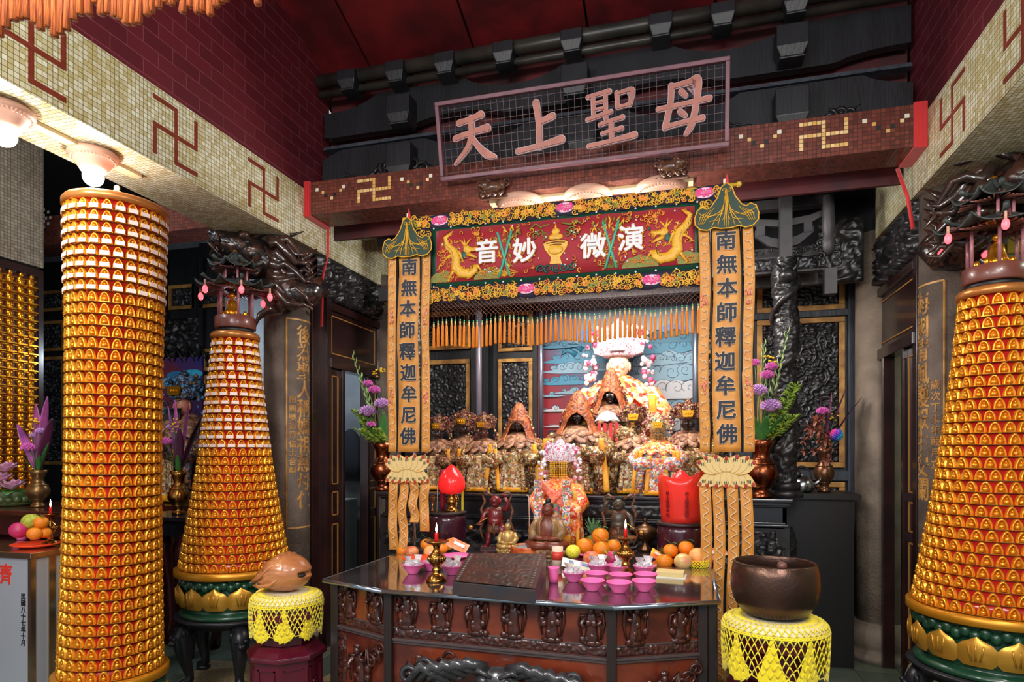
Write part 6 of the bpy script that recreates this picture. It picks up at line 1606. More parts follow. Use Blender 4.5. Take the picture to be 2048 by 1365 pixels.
def buddha(px, ytop, Y, label, skin, hairc, robe, bare=False):
    p = atY(px, ytop, Y); o = thing('seated_buddha', label, 'buddha statue', (p.x, Y, TZ)); k = (p.z-TZ); m = MB(); m.at(sc_=k)
    m.tube([(0, 0, .22), (0, 0, .4), (0, 0, .58), (0, -.01, .66), (0, -.01, .70)], [.2, .2, .2, .09, .07], 18, flat=((0, 1, 0), .7))
    m.ell((0, -.02, .79), (.095, .1, .12), 18, 12); m.tube([(0, -.11, .81), (0, -.135, .775)], [.008, .022], 6); m.ell((0, -.115, .74), (.03, .015, .01), 8, 5)
    for s_ in (-1, 1):
        m.ell((s_*.095, -.01, .77), (.014, .025, .06), 8, 6); m.ell((s_*.037, -.108, .81), (.02, .008, .006), 8, 5)
        m.tube([(s_*.17, 0, .58), (s_*.25, -.04, .42), (s_*.18, -.15, .32), (s_*.03, -.19, .31)], [.07, .065, .055, .035], 10)
        m.tube([(s_*.1, 0, .24), (s_*.3, -.1, .2), (s_*.2, -.24, .19), (-s_*.05, -.25, .2)], [.1, .09, .08, .06], 12)
        for q in range(4): m.tube([(s_*.03, -.2, .3+.012*q), (-s_*.045, -.215, .3+.014*q)], .009, 5)
    m.build('body', skin, o)
    m = MB(); m.at(sc_=k); m.lathe([(.205, .26), (.21, .42), (.215, .58), (.11, .665)], 24, ey=.74, fold=.03, nf=14, a0=-PI/2+.5, a1=-PI/2+TAU-.5)
    for s_ in (-1, 1): m.tube([(s_*.18, 0, .58), (s_*.27, -.04, .42), (s_*.2, -.16, .31)], [.08, .078, .072], 10)
    m.lathe([(.34, .13), (.35, .17), (.28, .24), (.2, .27)], 28, ey=.8, fold=.04, nf=16); m.build('robe', robe, o, solid=.004)
    m = MB(); m.at(sc_=k); m.ell((0, .005, .84), (.098, .1, .09), 14, 8); m.ell((0, 0, .94), (.05, .05, .06), 12, 8); m.build('hair', hairc, o)
    m = MB(); m.at(sc_=k); m.lathe([(.34, 0), (.36, .03), (.3, .07), (.36, .12), (.34, .14)], 28, ey=.8)
    for q in range(16): a = TAU*q/16; m.ell((.33*math.cos(a), .265*math.sin(a), .08), (.06, .05, .06), 7, 5)
    m.build('lotus_seat', robe, o)
    return o
palegold = mat('pale_gold', S(196, 160, 96), .35, .45, c2=S(170, 132, 74), nscale=20)
buddha(1016, 1040, 4.2, 'small pale gold seated buddha beside the red-faced guardian', palegold, mat('hair_grey', S(80, 74, 76), .6), palegold)
buddha(1096, 996, 4.14, 'wooden seated bodhisattva with topknot in front of the orange goddess', mat('bodhi_skin', S(130, 64, 42), .35, c2=S(104, 44, 32), nscale=20), mat('hair_black', S(26, 20, 20), .5), mat('bodhi_robe', S(150, 112, 66), .4, c2=S(110, 74, 44), nscale=20))

# ================================================================ WOODEN FISH AND GONG ON CROCHET CUSHIONS
maroon = mat('pedestal_maroon', S(92, 14, 34), .22, coat=.6, c2=S(70, 10, 26), nscale=4)
yel = mat('crochet_yellow', S(240, 214, 24), .65, sheen=.3); yelp = mat('cushion_pale', S(226, 216, 190), .5, c2=S(210, 200, 160), nscale=40)
def pedestal(x, y, ztop, label, r=.2):
    o = thing('pedestal', label, 'stand', (x, y, 0)); m = MB(); a0 = PI/8
    def oct(mb, r0, r1, z0, z1): mb.add([(r*math.cos(a0+TAU*i/8), r*math.sin(a0+TAU*i/8), z) for r, z in ((r0, z0), (r1, z1)) for i in range(8)], [(i, (i+1) % 8, 8+(i+1) % 8, 8+i) for i in range(8)]+[tuple(range(8))[::-1], tuple(range(8, 16))], False)
    h = ztop
    for r0, r1, z0, z1 in ((1.15, 1.15, 0, .05), (1.15, 1.0, .05, .09), (1, 1, .09, h*.66), (1.12, 1.12, h*.66, h*.69), (1.12, .85, h*.69, h*.75), (.72, .72, h*.75, h*.9), (.8, 1.0, h*.9, h*.94), (1.05, 1.05, h*.94, h)): oct(m, r*r0, r*r1, z0, z1)
    m.build('column', maroon, o, bevel=.005)
    m = MB()
    for i in range(8):
        a = TAU*i/8+PI/4*0; m.at(0, 0, 0, rz=a+PI/2); d = r*math.cos(PI/8)
        x_ = r*math.sin(PI/8)*.72
        for (xa, xb, za, zb) in ((-x_, x_, .16, .172), (-x_, x_, h*.6, h*.612), (-x_, -x_+.01, .16, h*.61), (x_-.01, x_, .16, h*.61)): m.bb(xa, xb, -d-.006, -d+.002, za, zb)
        spiral(m, 0, h*.25, .022, 1.4, .004, -d-.004, 0); spiral(m, 0, h*.48, .022, 1.4, .004, -d-.004, 2)
        for q in (-1, 1): spiral(m, q*.02, h*.83, .018, 1.2, .004, -d*.72-.004, 0, q)
    m.build('carved_frame', maroon, o)
    return o
def crochet(x, y, z, r, th, label, drop=.13):
    """cushion with white-yellow net top and scalloped lace skirt"""
    o = thing('crochet_cushion', label, 'cushion', (x, y, z)); m = MB()
    m.lathe([(0, 0), (r*.86, 0), (r, th*.35), (r*1.01, th*.6), (r*.93, th*.9), (r*.7, th), (0, th*1.0)], 40); m.build('cushion', yelp, o)
    m = MB(); n = 46
    rad = lambda t: (r*1.02-(.03*r)*t, th*.55-drop*t)   # skirt
    prof = [(r*.62, th+.002), (r*.82, th*.98), (r*.95, th*.88), (r*1.02, th*.66), (r*1.03, th*.45)]
    rows = []
    for (rr, zz) in prof: rows.append((rr, zz, 0))
    for k in range(7): t = k/6; rows.append((r*(1.045+.02*math.sin(t*3)-.05*t), th*.35-drop*t, t))
    def pt(i, j):
        rr, zz, t = rows[j]; a = TAU*(i+.5*(j % 2))/n; wv = 1+.03*math.sin(a*9)*t
        zz2 = zz-(.35*drop*t*abs(math.sin(a*4.5))); return (rr*wv*math.cos(a), rr*wv*math.sin(a), zz2)
    for j in range(len(rows)-1):
        for i in range(n):
            rj = .0029
            m.tube([pt(i, j), pt(i if j % 2 == 0 else i+1, j+1)], rj, 4); m.tube([pt(i, j), pt(i-1 if j % 2 == 0 else i, j+1)], rj, 4)
    for i in range(n): m.tube([pt(i, len(rows)-1), Vector(pt(i, len(rows)-1))-Vector((0, 0, .01)), pt(i+1, len(rows)-1)], .0032, 4)
    for j in (4, 5): 
        m.tube([pt(i, j) for i in range(n+1)], .0035, 4)
    # solid wedge motifs
    for k in range(9):
        a = TAU*(k+.5)/9
        vs = []
        def wf(u, v):
            aa = a+(u-.5)*(.05+.5*v); rr = r*(1.05-.04*v)*(1+.03*math.sin(aa*9)*v); return (rr*math.cos(aa), rr*math.sin(aa), th*.30-drop*v*.98-.35*drop*v*abs(math.sin(aa*4.5))+.002*math.sin(u*40))
        m.grid(wf, 10, 6)
    m.build('lace_cover', yel, o)
    return o
# wooden fish
wx = atY(572, 1200, 3.05); 
fishY = 3.0; pf = atY(574, 1182, fishY); z_c = pf.z-.085
pedestal(pf.x, fishY, z_c, 'octagonal maroon pedestal under the wooden fish drum', .19)
crochet(pf.x, fishY, z_c, .185, .08, 'yellow crocheted cushion under the wooden fish drum')
o = thing('wooden_fish', 'round carved wooden fish drum on the yellow cushion left of the table', 'drum', (pf.x-.015, fishY, z_c+.082), R(8)); fw_ = mat('fish_wood', S(196, 128, 78), .3, c2=S(160, 94, 54), nscale=6, coat=.4, stretch=(1, 1, 3))
m = MB(); rx = .15
def ff(u, v):
    a = u*TAU; t = -PI/2+PI*v; x = math.cos(t)*math.cos(a); y = math.cos(t)*math.sin(a); z = math.sin(t)
    lf = max(0, -x); zz = z*.094*(1-.5*lf**1.4)
    h = .007*carve_h(x*.16+y*.08, z*.16, 15, 91) if -.98 < x < .25 and z > -.7 and v not in (0, 1) else 0
    slot = -.03*math.exp(-(z*z)/.006) if x > .72 and abs(y) < .6 else 0
    return ((rx+h+slot)*x*(1.12 if x < 0 else 1), (.118*(1-.25*lf**1.5)+h)*y, .094-.04*lf**1.3+zz+h*z)
m.grid(ff, 90, 44); m.v = [(a_[0], a_[1], max(a_[2], .0005)) for a_ in m.v]; m.build('drum_body', fw_, o); o.scale = (1, 1, 1.12)
m = MB(); m.k = 1; m.ell((.118, -.045, .088), (.022, .03, .012), 12, 8)
m.build('slot', [black_m, mat('slot_dark', S(30, 16, 12), .6)], o)
m = MB()
for px_, pz in ((-.07, .10), (-.02, .12), (-.11, .07)): spiral(m, px_, pz, .018, 1.4, .004, -.105+abs(px_)*.25, 0)
m.tube([(-.175, -.01, .045), (-.15, -.06, .055), (-.09, -.10, .085), (-.03, -.105, .13), (.02, -.085, .16)], [.008, .012, .011, .009, .003], 8); m.tube([(-.165, -.03, .03), (-.10, -.095, .035), (-.02, -.118, .05), (.04, -.112, .09)], [.006, .009, .008, .003], 8)
m.ell((-.105, -.085, .085), (.012, .01, .012), 10, 8); m.build('carved_face', fw_, o)
# gong bowl
gY = 2.98; pg = atY(1549, 1232, gY); zg = pg.z
pedestal(pg.x, gY, zg-.07, 'octagonal maroon pedestal under the bronze bowl gong', .19)
crochet(pg.x, gY, zg-.07, .212, .068, 'yellow crocheted cushion under the bronze bowl gong', .15)
gm = mat('gong_bronze', S(92, 66, 54), .3, .75, c2=S(70, 50, 44), nscale=4, bump=.15, bscale=70)
m = MB(); m.lathe([(0, 0), (.09, 0), (.14, .02), (.172, .07), (.184, .13), (.182, .19), (.172, .235), (.165, .24), (.160, .235), (.17, .19), (.172, .13), (.16, .075), (.13, .03), (0, .015)], 56)
o = m.build('bowl_gong', gm); o.location = (pg.x, gY, zg); tag(o, 'large dark bronze bowl gong on yellow cushion at the right of the table', 'gong')
m = MB(); m.tube([(-.03, .05, .035), (.02, .02, .15), (.03, .01, .205)], .012, 8); m.ell((.032, .008, .218), (.022, .022, .022), 12, 8); o = m.build('mallet', mat('mallet', S(110, 70, 60), .4)); o.location = (pg.x, gY, zg); tag(o, 'padded mallet standing inside the bronze bowl gong', 'mallet')
# ================================================================ VASES AND FLOWERS
stem_g = mat('stem_green', S(74, 110, 54), .5); fern = mat('fern', S(150, 170, 50), .5, c2=S(90, 130, 46), nscale=30); lil = mat('mum_lilac', S(206, 160, 214), .55, c2=S(190, 140, 204), nscale=60); mag = mat('mum_magenta', S(206, 70, 170), .5, c2=S(226, 130, 200), nscale=40); yb = mat('button_yellow', S(236, 186, 30), .5)
glad = mat('gladiolus', S(140, 170, 100), .5, c2=S(170, 190, 130), nscale=20); cord = mat('cordyline', S(96, 40, 72), .35, c2=S(60, 30, 50), nscale=8); cordp = mat('cordyline_pink', S(190, 90, 160), .35, c2=S(130, 60, 120), nscale=8); lily = mat('lily_pink', S(216, 160, 190), .5)
def mum(mb, c, r, flat=.75, n=70):
    c = Vector(c)
    for k in range(n):
        t = k/n; a = k*2.39996; z = 1-1.35*t; rr = math.sqrt(max(0, 1-z*z)) if z > -1 else 0
        d = Vector((rr*math.cos(a), rr*math.sin(a), z*flat)); p = c+d*r*.45; q = c+d*r
        mb.tube([p, c+d*r*.8, q], [r*.05, r*.1, r*.04], 4)
    mb.ell(c, (r*.6, r*.6, r*.5), 10, 7)
def bouquet(loc, label, items, vase, vlabel, vh, vr, vm, seed=0):
    rn = random.Random(seed)
    v = thing('vase', vlabel, 'vase', loc); m = MB()
    m.lathe([(vr*.62, 0), (vr*.66, vh*.03), (vr*.5, vh*.08), (vr*.42, vh*.14), (vr*.6, vh*.2), (vr*.95, vh*.34), (vr*1.0, vh*.45), (vr*.8, vh*.58), (vr*.5, vh*.68), (vr*.48, vh*.76), (vr*.62, vh*.88), (vr*.85, vh), (vr*.8, vh), (vr*.55, vh*.86)], 32, fold=.0); m.build('vase_body', vm, v)
    m = MB()
    for z in (.2, .58, .66): m.lathe([(vr*.62 if z < .3 else vr*.83 if z < .6 else vr*.56, vh*z), (vr*.66 if z < .3 else vr*.86 if z < .6 else vr*.6, vh*z+.004), (vr*.62 if z < .3 else vr*.83 if z < .6 else vr*.56, vh*z+.008)], 28, caps=False)
    for k in range(12): a = TAU*k/12; spiral(m, vr*.95*math.cos(a)*0, vh*.42, .001, 1, .001, 0, 0)
    m.build('band', vm, v)
    top = Vector((0, 0, vh*.9)); f = thing('bouquet', label, 'flowers', (loc[0], loc[1], loc[2]))
    for it in items:
        k, x, y, z, s_ = it; e = Vector((x, y, z)); stp = [top-Vector((0, 0, .05)), top.lerp(e, .5)+Vector((x*.1, 0, .02)), e]
        if k == 'mum' or k == 'mag':
            m = MB(); m.tube(stp, .003, 5); m.k = 1; mum(m, e, s_); m.build('chrysanthemum', [stem_g, lil if k == 'mum' else mag], f)
        elif k == 'but':
            m = MB(); m.tube(stp, .002, 5); m.k = 1
            for q in range(6): m.ell(e+Vector((rn.uniform(-.03, .03), rn.uniform(-.02, .02), rn.uniform(-.03, .03))), (s_, s_, s_*.6), 8, 5)
            m.build('button_flower', [stem_g, yb], f)
        elif k == 'glad':
            m = MB(); m.tube(stp, .004, 5); m.k = 1; d = (e-top)
            for q in range(14):
                t = .45+.55*q/13; c = top+d*t; sg = 1 if q % 2 else -1; m.tube([c, c+Vector((sg*.018, -.01, .035))*(1.3-.6*t), c+Vector((sg*.016, -.01, .07))*(1.3-.6*t)], [.008*(1.4-t), .009*(1.4-t), .001], 6)
            m.build('gladiolus', [stem_g, glad], f)
        elif k == 'fern':
            m = MB(); d = e-top
            for q in range(26):
                t = .25+.75*q/25; c = top+d*t
                for _ in range(5): a = rn.uniform(0, TAU); m.tube([c, c+Vector((math.cos(a)*.05*s_, math.sin(a)*.04*s_, .03*s_)), c+Vector((math.cos(a)*.09*s_, math.sin(a)*.06*s_, .02*s_))*(1.2-.6*t)], [.003, .007, .001], 4)
            m.tube(stp, .003, 5); m.build('goldenrod', fern, f)
        elif k in ('leaf', 'cord', 'pink'):
            m = MB(); d = e-top; blade(m, top, d, d.length, s_, .12, 14); m.build('long_leaf', {'leaf': leafm, 'cord': cord, 'pink': cordp}[k], f, solid=.001)
        elif k == 'orchid' or k == 'lily':
            m = MB(); m.tube(stp, .003, 5); m.k = 1
            for q in range(9 if k == 'orchid' else 5):
                c = e+Vector((rn.uniform(-.06, .06), rn.uniform(-.03, .03), rn.uniform(-.13, .08)))*(1 if k == 'orchid' else .8)
                for w_ in range(5): a = TAU*w_/5+q; blade(m, c, (math.cos(a), -.4, math.sin(a)), s_, s_*.5, .1, 4)
            m.build('orchid_spray' if k == 'orchid' else 'lily', [stem_g, mat('orchid_brown', S(160, 92, 66), .5, c2=S(130, 66, 54), nscale=30) if k == 'orchid' else lily], f)
    return f
AZv = 1.277
pv = atY(766, 985, 4.82)
bouquet((pv.x, 4.82, AZv), 'bouquet with tall gladiolus and lilac chrysanthemums, left of the left streamer', [('glad', -.27, -.02, 1.14, 1), ('glad', -.20, 0, .95, 1), ('mum', -.10, -.08, .66, .075), ('mum', .04, -.1, .72, .07), ('mag', -.04, -.08, .84, .055), ('mag', -.12, -.04, .90, .045), ('but', -.07, 0, .99, .012), ('but', 0, 0, 1.03, .012), ('mag', -.06, -.1, .55, .04), ('fern', -.22, -.05, .66, .9), ('fern', -.18, -.08, .5, .9), ('fern', .0, -.1, .5, .8), ('leaf', -.1, -.15, .6, .06), ('leaf', .06, -.1, .7, .06)], None, 'copper vase left of the left streamer on the altar', .40, .115, copper, 1)
pv = atY(1523, 985, 4.78)
bouquet((pv.x, 4.78, AZv), 'bouquet with gladiolus and lilac chrysanthemums, right of the right streamer', [('glad', .17, 0, 1.16, 1), ('glad', .02, .03, 1.08, 1), ('mum', .05, -.1, .64, .075), ('mum', -.03, -.1, .75, .065), ('mag', .03, -.08, .86, .05), ('mag', .06, -.05, .92, .045), ('but', .05, 0, .99, .012), ('but', .10, 0, .96, .012), ('fern', .22, -.03, .78, .9), ('fern', .2, -.06, .56, .9), ('leaf', .14, -.12, .62, .07), ('leaf', .02, -.12, .6, .07), ('leaf', -.06, -.1, .6, .06), ('mag', -.05, -.06, .95, .04)], None, 'tall copper vase right of the right streamer on the altar', .41, .115, copper, 2)
pv = atY(1648, 975, 5.35)
bouquet((pv.x, 5.35, 1.292), 'bouquet with brown orchids and dark purple leaves on the side table', [('cord', .16, 0, .88, .08), ('cord', .27, 0, .80, .07), ('cord', .06, .02, .84, .05), ('cord', -.02, .02, .8, .04), ('mag', -.02, -.06, .62, .05), ('but', .07, -.04, .58, .01), ('orchid', -.06, -.08, .5, .05), ('orchid', -.02, -.08, .36, .045), ('orchid', -.10, -.05, .44, .04), ('leaf', .1, -.08, .5, .05), ('leaf', .14, -.02, .45, .05)], None, 'slim bronze vase on the black side table', .34, .075, mat('vase_bronze', S(110, 74, 52), .3, .8), 3)
rb = [mat('rb_'+str(i), c, .5) for i, c in enumerate((S(226, 60, 150), S(150, 80, 200), S(60, 90, 200), S(50, 170, 200), S(60, 130, 220)))]
m = MB(); c = Vector((pv.x+.07, 5.27, 1.292+.44))
for k in range(90):
    a = k*2.39996; z = 1-2*k/90; rr = math.sqrt(max(0, 1-z*z)); d = Vector((rr*math.cos(a), rr*math.sin(a), z)); m.k = min(4, int((d.x*.7-d.z*.5+1)*2.2)) if True else 0; m.tube([c+d*.02, c+d*.048], [.011, .007], 4)
m.tube([c, c-Vector((.04, -.06, .14))], .003, 5); tag(m.build('rainbow_flower', rb), 'round rainbow-dyed flower in the side table bouquet', 'flower')
pk = atY(1603, 978, 5.28); o = thing('kettle', 'small steel kettle with arched handle on the black side table', 'kettle', (pk.x, 5.28, 1.292)); m = MB(); m.lathe([(.07, 0), (.09, .02), (.092, .06), (.075, .1), (.04, .12), (.0, .125)], 28); m.ell((0, 0, .13), .012, 8, 6); m.tube([(.08, 0, .05), (.12, 0, .08), (.135, 0, .11)], [.018, .012, .009], 8); m.build('kettle_body', steel, o)
m = MB(); m.tube([(.07*math.cos(a), 0, .10+.1*math.sin(a)) for a in [PI*k/14 for k in range(15)]], .006, 6); m.build('handle', black_m, o)

# ================================================================ LEFT AISLE
m = MB(); m.bb(-5.32, -4.98, 1.6, 3.88, 3.08, 4.3); tag(m.build('tiled_pillar', tiles('dim_mosaic', S(120, 104, 86), S(150, 136, 116), S(70, 60, 50), .025, .4)), 'beige tiled pillar above the panel of gold figures', 'pillar')
m = MB(); m.bb(-8.4, XL-.46, 4.2, 4.46, CZ0, CZ1)
c = atY(85, 437, 4.2); ixc = int(c.x/.025); izc = int(c.z/.025)
for a, b in ((0, 3), (-2, 2), (2, 2), (0, 1), (-3, 0), (-1, 0), (1, 0), (3, 0), (0, -1), (-2, -2), (2, -2), (0, -3)): m.k = 1; m.bb((ixc+a)*.025, (ixc+a)*.025+.025, 4.199, 4.2, (izc+b)*.025, (izc+b)*.025+.025)
tag(m.build('mosaic_beam', [brown_tile, mat('white_tile', S(220, 214, 196))]), 'brown mosaic beam with a white diamond crossing the left aisle', 'beam')
ls = thing('panel_screen', 'black screen with gold framed carvings behind the left aisle shrine', 'door panel', (0, 0, 0)); LYb = 5.86
m = MB(); m.bb(-8.3, -4.35, LYb, LYb+.06, 0, 3.9)
for px in (60, 140, 335, 395, 407, 462): x = atY(px, 700, LYb).x; m.bb(x-.035, x+.035, LYb-.05, LYb, 0, 3.75)
m.build('screen_frame', black_wood, ls)
def gp_px(x0, y0, x1, y1, seed, Y=LYb-.02):
    a = atY(x0, y0, Y); b = atY(x1, y1, Y); gpanel(ls, a.x, b.x, b.z, a.z, Y, seed, fw=.04, depth=.022, sc_=15)
for k, q in enumerate(((76, 585, 132, 622), (76, 645, 132, 702), (76, 716, 132, 930), (340, 573, 393, 618), (401, 570, 456, 614), (408, 699, 450, 741), (408, 752, 450, 1010))): gp_px(*q, 120+k)
m = MB(); a = atY(336, 640, LYb); b = atY(405, 735, LYb); relief(m, a.x-.1, b.x, b.z, a.z, LYb-.03, .05, 130, 7, .016); 
for k in range(5): m.tube([(a.x+.08*k*2, LYb-.06, b.z+.05), (a.x+.08*k*2+.06, LYb-.1, b.z+.2), (a.x+.08*k*2+.12, LYb-.06, b.z+.05)], .02, 6)
m.build('carved_lintel', carve_black, ls)
m = MB(); a = atY(400, 440, 5.95); b = atY(480, 560, 5.95); m.bb(a.x, b.x, 5.93, 5.99, b.z, a.z); m.k = 1
for k in range(6): z = b.z+(a.z-b.z)*(k+.5)/6; m.bb(a.x+.03, b.x-.03, 5.90, 5.93, z-.03, z+.012)
m.build('slatted_opening', [aisle_wall, black_wood], ls)
ap = thing('cloud_painting', 'blue and red cloud painting behind the bearded statue in the left aisle', 'painting', (0, 0, 0)); a = atY(325, 735, 5.78); b = atY(405, 900, 5.78)
m = MB(); m.bb(a.x, b.x, 5.78, 5.80, b.z, a.z+.1); m.build('ground', mat('aisle_paint', S(40, 46, 120), .5, c2=S(110, 40, 60), nscale=2.5), ap)
m = MB(); rn = random.Random(6)
for k in range(9): m.k = k % 2; x = rn.uniform(a.x+.1, b.x-.05); z = rn.uniform(a.z-.5, a.z); m.prism([(x+.14*math.cos(t), z+.05*math.sin(t)) for t in [TAU*q/16 for q in range(16)]], 5.774-.0006*k, 5.7745-.0006*k); spiral(m, x, z, .05, 1.3, .006, 5.77, k)
m.build('painted_clouds', [mat('aisle_cloud', S(60, 180, 220), .5), mat('aisle_cloud2', S(50, 120, 170), .5)], ap)
# general with beard, plumed crown
gcol = patch('general_robe', [S(110, 80, 50), S(60, 60, 70), S(150, 110, 50), S(44, 40, 50), S(130, 60, 70)], 40, .4, .3, .8)
ag = deity(372, 742, 5.2, 1.12, 'bearded statue with blue plumed crown in the left aisle shrine', gcol, 'crown', face=mat('face_tan', S(196, 120, 96), .35), crown=patch('crown_blue', [S(60, 110, 160), S(40, 50, 60), S(120, 150, 180), S(90, 66, 50), S(30, 30, 40)], 60, .35, .3, .8), poms=[mat('pg_a', S(60, 110, 150), .4), mat('pg_b', S(40, 40, 60), .4), mat('pg_c', S(110, 80, 50), .4), mat('pg_d', S(90, 130, 160), .4)], seed=21, wide=1.0, sash=False)
Hg = atY(372, 742, 5.2).z-1.12
m = MB()
for k in range(14): x = (k-6.5)*.009; m.tube([(x*Hg, -.115*Hg, .70*Hg), (x*1.2*Hg, -.14*Hg, .63*Hg), (x*.6*Hg, -.15*Hg, .53*Hg)], [.008, .01, .003], 5)
for s_ in (-1, 1): m.tube([(s_*.012*Hg, -.125*Hg, .695*Hg), (s_*.05*Hg, -.12*Hg, .685*Hg)], [.006, .003], 5); m.tube([(s_*.012*Hg, -.11*Hg, .755*Hg), (s_*.05*Hg, -.10*Hg, .765*Hg)], [.006, .003], 5)
m.build('beard', black_m, ag)
redwood = mat('aisle_wood', S(70, 24, 24), .25, c2=S(50, 18, 20), nscale=5, coat=.4)
tb = thing('aisle_table', 'long dark red table in the left aisle below the bearded statue', 'table', (0, 0, 0)); m = MB(); m.bb(-6.2, -4.16, 4.6, 5.6, 1.07, 1.12); m.bb(-6.1, -4.2, 4.7, 5.5, .0, 1.07); m.build('top', redwood, tb)
m = MB()
for k in range(3): m.bb(-6.15+.02*k, -4.18-.02*k, 4.62+.02*k, 4.7, .98-.05*k, 1.06-.05*k)
m.build('moulding', redwood, tb); m = MB(); relief(m, -6, -4.25, .5, .85, 4.68, .02, 140, 9, .025); m.build('carved_panel', mat('aisle_carve', S(50, 22, 22), .3), tb)
t2 = thing('aisle_table', 'dark high side table with brass vase between the cylinder and cone lanterns', 'table', (0, 0, 0)); m = MB(); m.bb(-4.25, -3.62, 3.95, 4.4, 1.07, 1.1); m.bb(-4.2, -3.67, 4.0, 4.35, .95, 1.07); m.build('top', ebony, t2)
m = MB()
for x in (-4.17, -3.7):
    for y in (4.03, 4.32): m.tube([(x, y, .95), (x-.03, y-.03, .8), (x, y, .5), (x+.02, y, .2), (x-.02, y, 0)], [.06, .07, .045, .035, .05], 10)
m.build('leg', redwood, t2)
pv = atZ(358, 1030, 1.1)
bouquet((pv.x, pv.y, 1.101), 'bouquet of purple leaves and a pink chrysanthemum between the two left lanterns', [('pink', -.09, -.02, .95, .05), ('pink', -.02, -.02, 1.0, .045), ('pink', .10, 0, .98, .04), ('cord', .05, -.05, .75, .07), ('cord', .22, 0, .85, .06), ('mag', -.05, -.08, .58, .05), ('but', 0, -.05, .68, .01), ('but', -.03, -.02, .75, .01), ('leaf', -.05, -.06, .5, .04), ('leaf', .04, -.06, .5, .04), ('mum', -.09, 0, .7, .03)], None, 'brass vase between the cylinder and cone lanterns', .35, .08, brass, 5)
# front left table with lotus, vase, fruit
t3 = thing('aisle_table', 'dark red table in front of the gold figure panel at the far left', 'table', (0, 0, 0)); m = MB(); m.bb(-4.95, -3.85, 3.25, 3.95, 1.165, 1.2); m.bb(-4.9, -3.9, 3.3, 3.9, 1.02, 1.165); m.bb(-4.85, -3.95, 3.35, 3.85, .0, 1.02); m.build('top', redwood, t3, bevel=.006)
pv = atZ(76, 1015, 1.2)
bouquet((pv.x, pv.y, 1.201), 'bouquet of pink leaves and chrysanthemums at the far left in front of the gold panel', [('pink', -.02, 0, .82, .09), ('pink', .09, 0, .88, .07), ('pink', -.2, 0, .66, .08), ('cord', .16, -.02, .7, .08), ('mag', 0, -.07, .43, .05), ('mum', .05, -.02, .55, .035), ('mum', -.04, 0, .52, .03), ('but', 0, -.02, .62, .012), ('but', -.05, -.02, .58, .01), ('leaf', -.08, -.05, .38, .03), ('leaf', .08, -.05, .4, .03), ('leaf', .1, 0, .5, .03)], None, 'old brass vase at the far left in front of the gold panel', .27, .075, mat('vase_old', S(120, 90, 54), .35, .8), 6)
pl_ = atZ(24, 1012, 1.2)
o = thing('lotus_ornament', 'pink lotus flowers in a green bowl at the left edge', 'ornament', (pl_.x, pl_.y, 1.201)); m = MB(); m.lathe([(.11, 0), (.13, .02), (.12, .06), (.15, .10), (.13, .11), (0, .10)], 28, fold=.04, nf=14)
for k in range(16): a = TAU*k/16; m.ell((.12*math.cos(a), .12*math.sin(a), .05), (.03, .03, .03), 7, 5)
m.build('bowl', mat('lotus_bowl', S(50, 76, 40), .35, c2=S(90, 90, 50), nscale=20), o)
m = MB()
for cx, cz in ((-.05, .22), (.07, .17), (.0, .30)):
    for k in range(16): a = k*2.4; blade(m, (cx, -.05, cz-.05), (math.cos(a)*.7, math.sin(a)*.7, .9-.04*k), .11, .045, .05, 6)
m.build('petals', lily, o, solid=.001); m = MB()
for k in range(8): a = TAU*k/8; blade(m, (0, 0, .1), (math.cos(a), math.sin(a), .25), .2, .09, .3, 6)
m.build('leaves', leafm, o, solid=.001)
# steel stand with writing
sb = thing('steel_stand', 'stainless steel offering stand with red and black characters at the left edge', 'stand', (0, 0, 0)); SX, SY, SZ = -3.75, 2.85, 1.0
stl = mat('stand_steel', S(196, 200, 208), .26, .45); brs = mat('stand_brass', S(190, 170, 140), .14, .95)
m = MB(); m.bb(SX-1.1, SX, SY, SY+.36, .1, SZ-.03); m.build('cabinet', stl, sb, bevel=.004)
m = MB(); m.bb(SX-1.15, SX+.012, SY-.015, SY+.38, SZ-.035, SZ); m.build('top', brs, sb, bevel=.003)
m = MB(); m.bb(SX-.02, SX+.006, SY-.008, SY+.02, 0, SZ-.035); m.bb(SX-.0, SX+.008, SY+.1, SY+.14, 0, SZ-.035); m.build('edge_trim', brs, sb)
m = MB()
for k, ch in enumerate('民國八十七年十月'):
    c = atY(47, 1195+k*13.2, SY); m.text(ch, .04, y=SY-.001, ext=.0008, off=.0012, x=c.x, z=c.z)
m.build('black_writing', black_m, sb); c = atY(9, 1152, SY); m = MB(); m.text('濟', .13, y=SY-.001, ext=.001, off=.003, x=c.x, z=c.z); m.build('red_writing', mat('red_ink', S(214, 50, 40), .5), sb)
def on_stand(px, py): return atZ(px, py, SZ)
for k, (px, py, lab) in enumerate(((8, 1085, 'pink bowl at the left edge on the steel stand'), (35, 1086, 'pink bowl on the steel stand before the dragon fruit'))):
    p = on_stand(px, py); p = Vector((p.x, p.y+.12, SZ)); q = bpy.data.objects.new('bowl', bme_); col.objects.link(q); q.location = (p.x, max(p.y, SY+.1), SZ+.001); tag(q, lab, 'bowl')

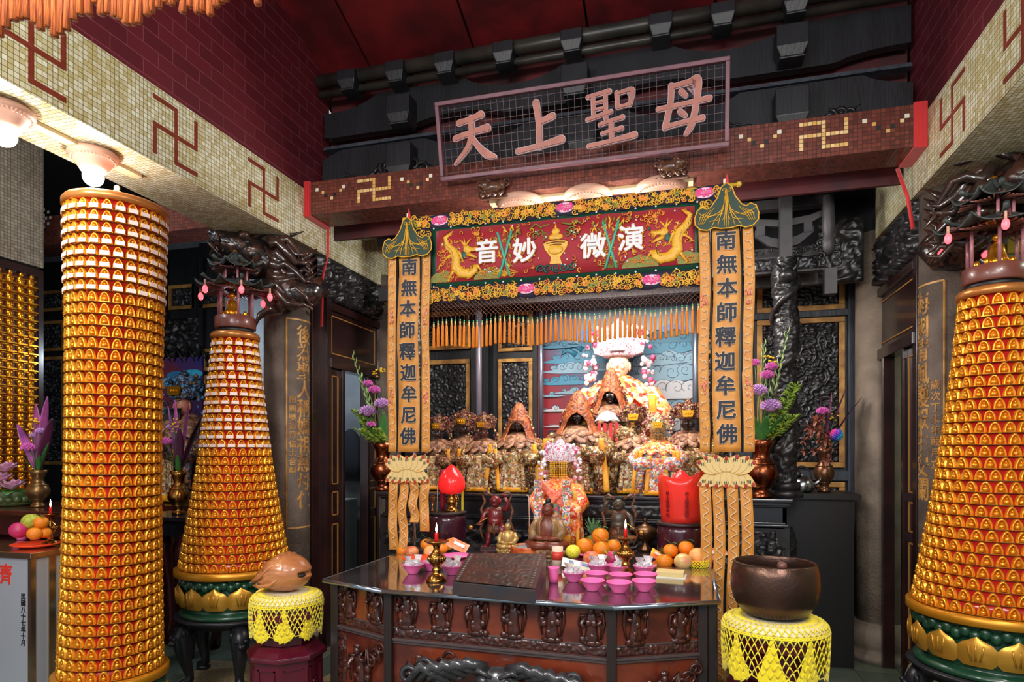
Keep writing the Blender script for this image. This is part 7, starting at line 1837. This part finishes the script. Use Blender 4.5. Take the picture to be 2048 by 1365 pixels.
def fruit(px, py, Y, label, r, mt, cat, leaf=False): return orange(px, py, Y, label, r, leaf, mt, cat)
fruit(38, 1061, 3.05, 'magenta dragon fruit on the steel stand at the left', .055, dragonf, 'dragon fruit'); fruit(62, 1044, 3.1, 'green custard apple on the steel stand at the left', .055, mat('custard', S(190, 190, 60), .5, c2=S(150, 160, 50), nscale=60, bump=.8, bscale=90), 'custard apple')
fruit(82, 1046, 3.02, 'upper orange on the steel stand at the left', .042, peel, 'orange', True); fruit(69, 1068, 2.98, 'lower orange on the steel stand at the left', .042, peel, 'orange'); fruit(90, 1066, 3.04, 'small orange behind on the steel stand at the left', .036, peel, 'orange')
p = atY(72, 1082, 3.04); m = MB(); m.lathe([(.08, 0), (.09, .004), (.135, .02), (.13, .024), (.085, .008), (0, .006)], 32); o = m.build('plate', orange_pl); o.location = (p.x, 3.04, SZ+.001); tag(o, 'orange plastic plate of fruit on the steel stand at the left', 'plate')
c0 = candlestick(873, 1163, 'brass candlestick with lit red candle on the steel stand at the left'); c0.location = (atY(101, 1090, 3.1).x, 3.1, SZ+.0); c0.scale = (.85, .85, .95)
# right aisle: lattice window and sign
w_ = thing('lattice_window', 'dark lattice window high on the pale wall at the right edge', 'window', (0, 0, 0)); a = atY(1990, 285, 5.98); b = atY(2130, 385, 5.98); m = MB(); gwf = mat('lattice_grey', S(96, 100, 92), .6)
m.bb(a.x, b.x, 5.96, 5.99, b.z, a.z); m.k = 1
for k in range(8): x = a.x+(b.x-a.x)*k/7; m.bb(x-.015, x+.015, 5.92, 5.96, b.z, a.z)
for k in range(4): z = b.z+(a.z-b.z)*k/3; m.bb(a.x, b.x, 5.92, 5.955, z-.015, z+.015)
m.build('lattice', [black_m, gwf], w_)
a = atY(2015, 475, 5.95); b = atY(2100, 500, 5.95); m = MB(); m.bb(a.x, b.x, 5.95, 5.99, b.z, a.z); tag(m.build('yellow_sign', mat('sign_yellow', S(230, 180, 40), .5)), 'yellow horizontal sign on the pale wall behind the right lantern', 'sign')
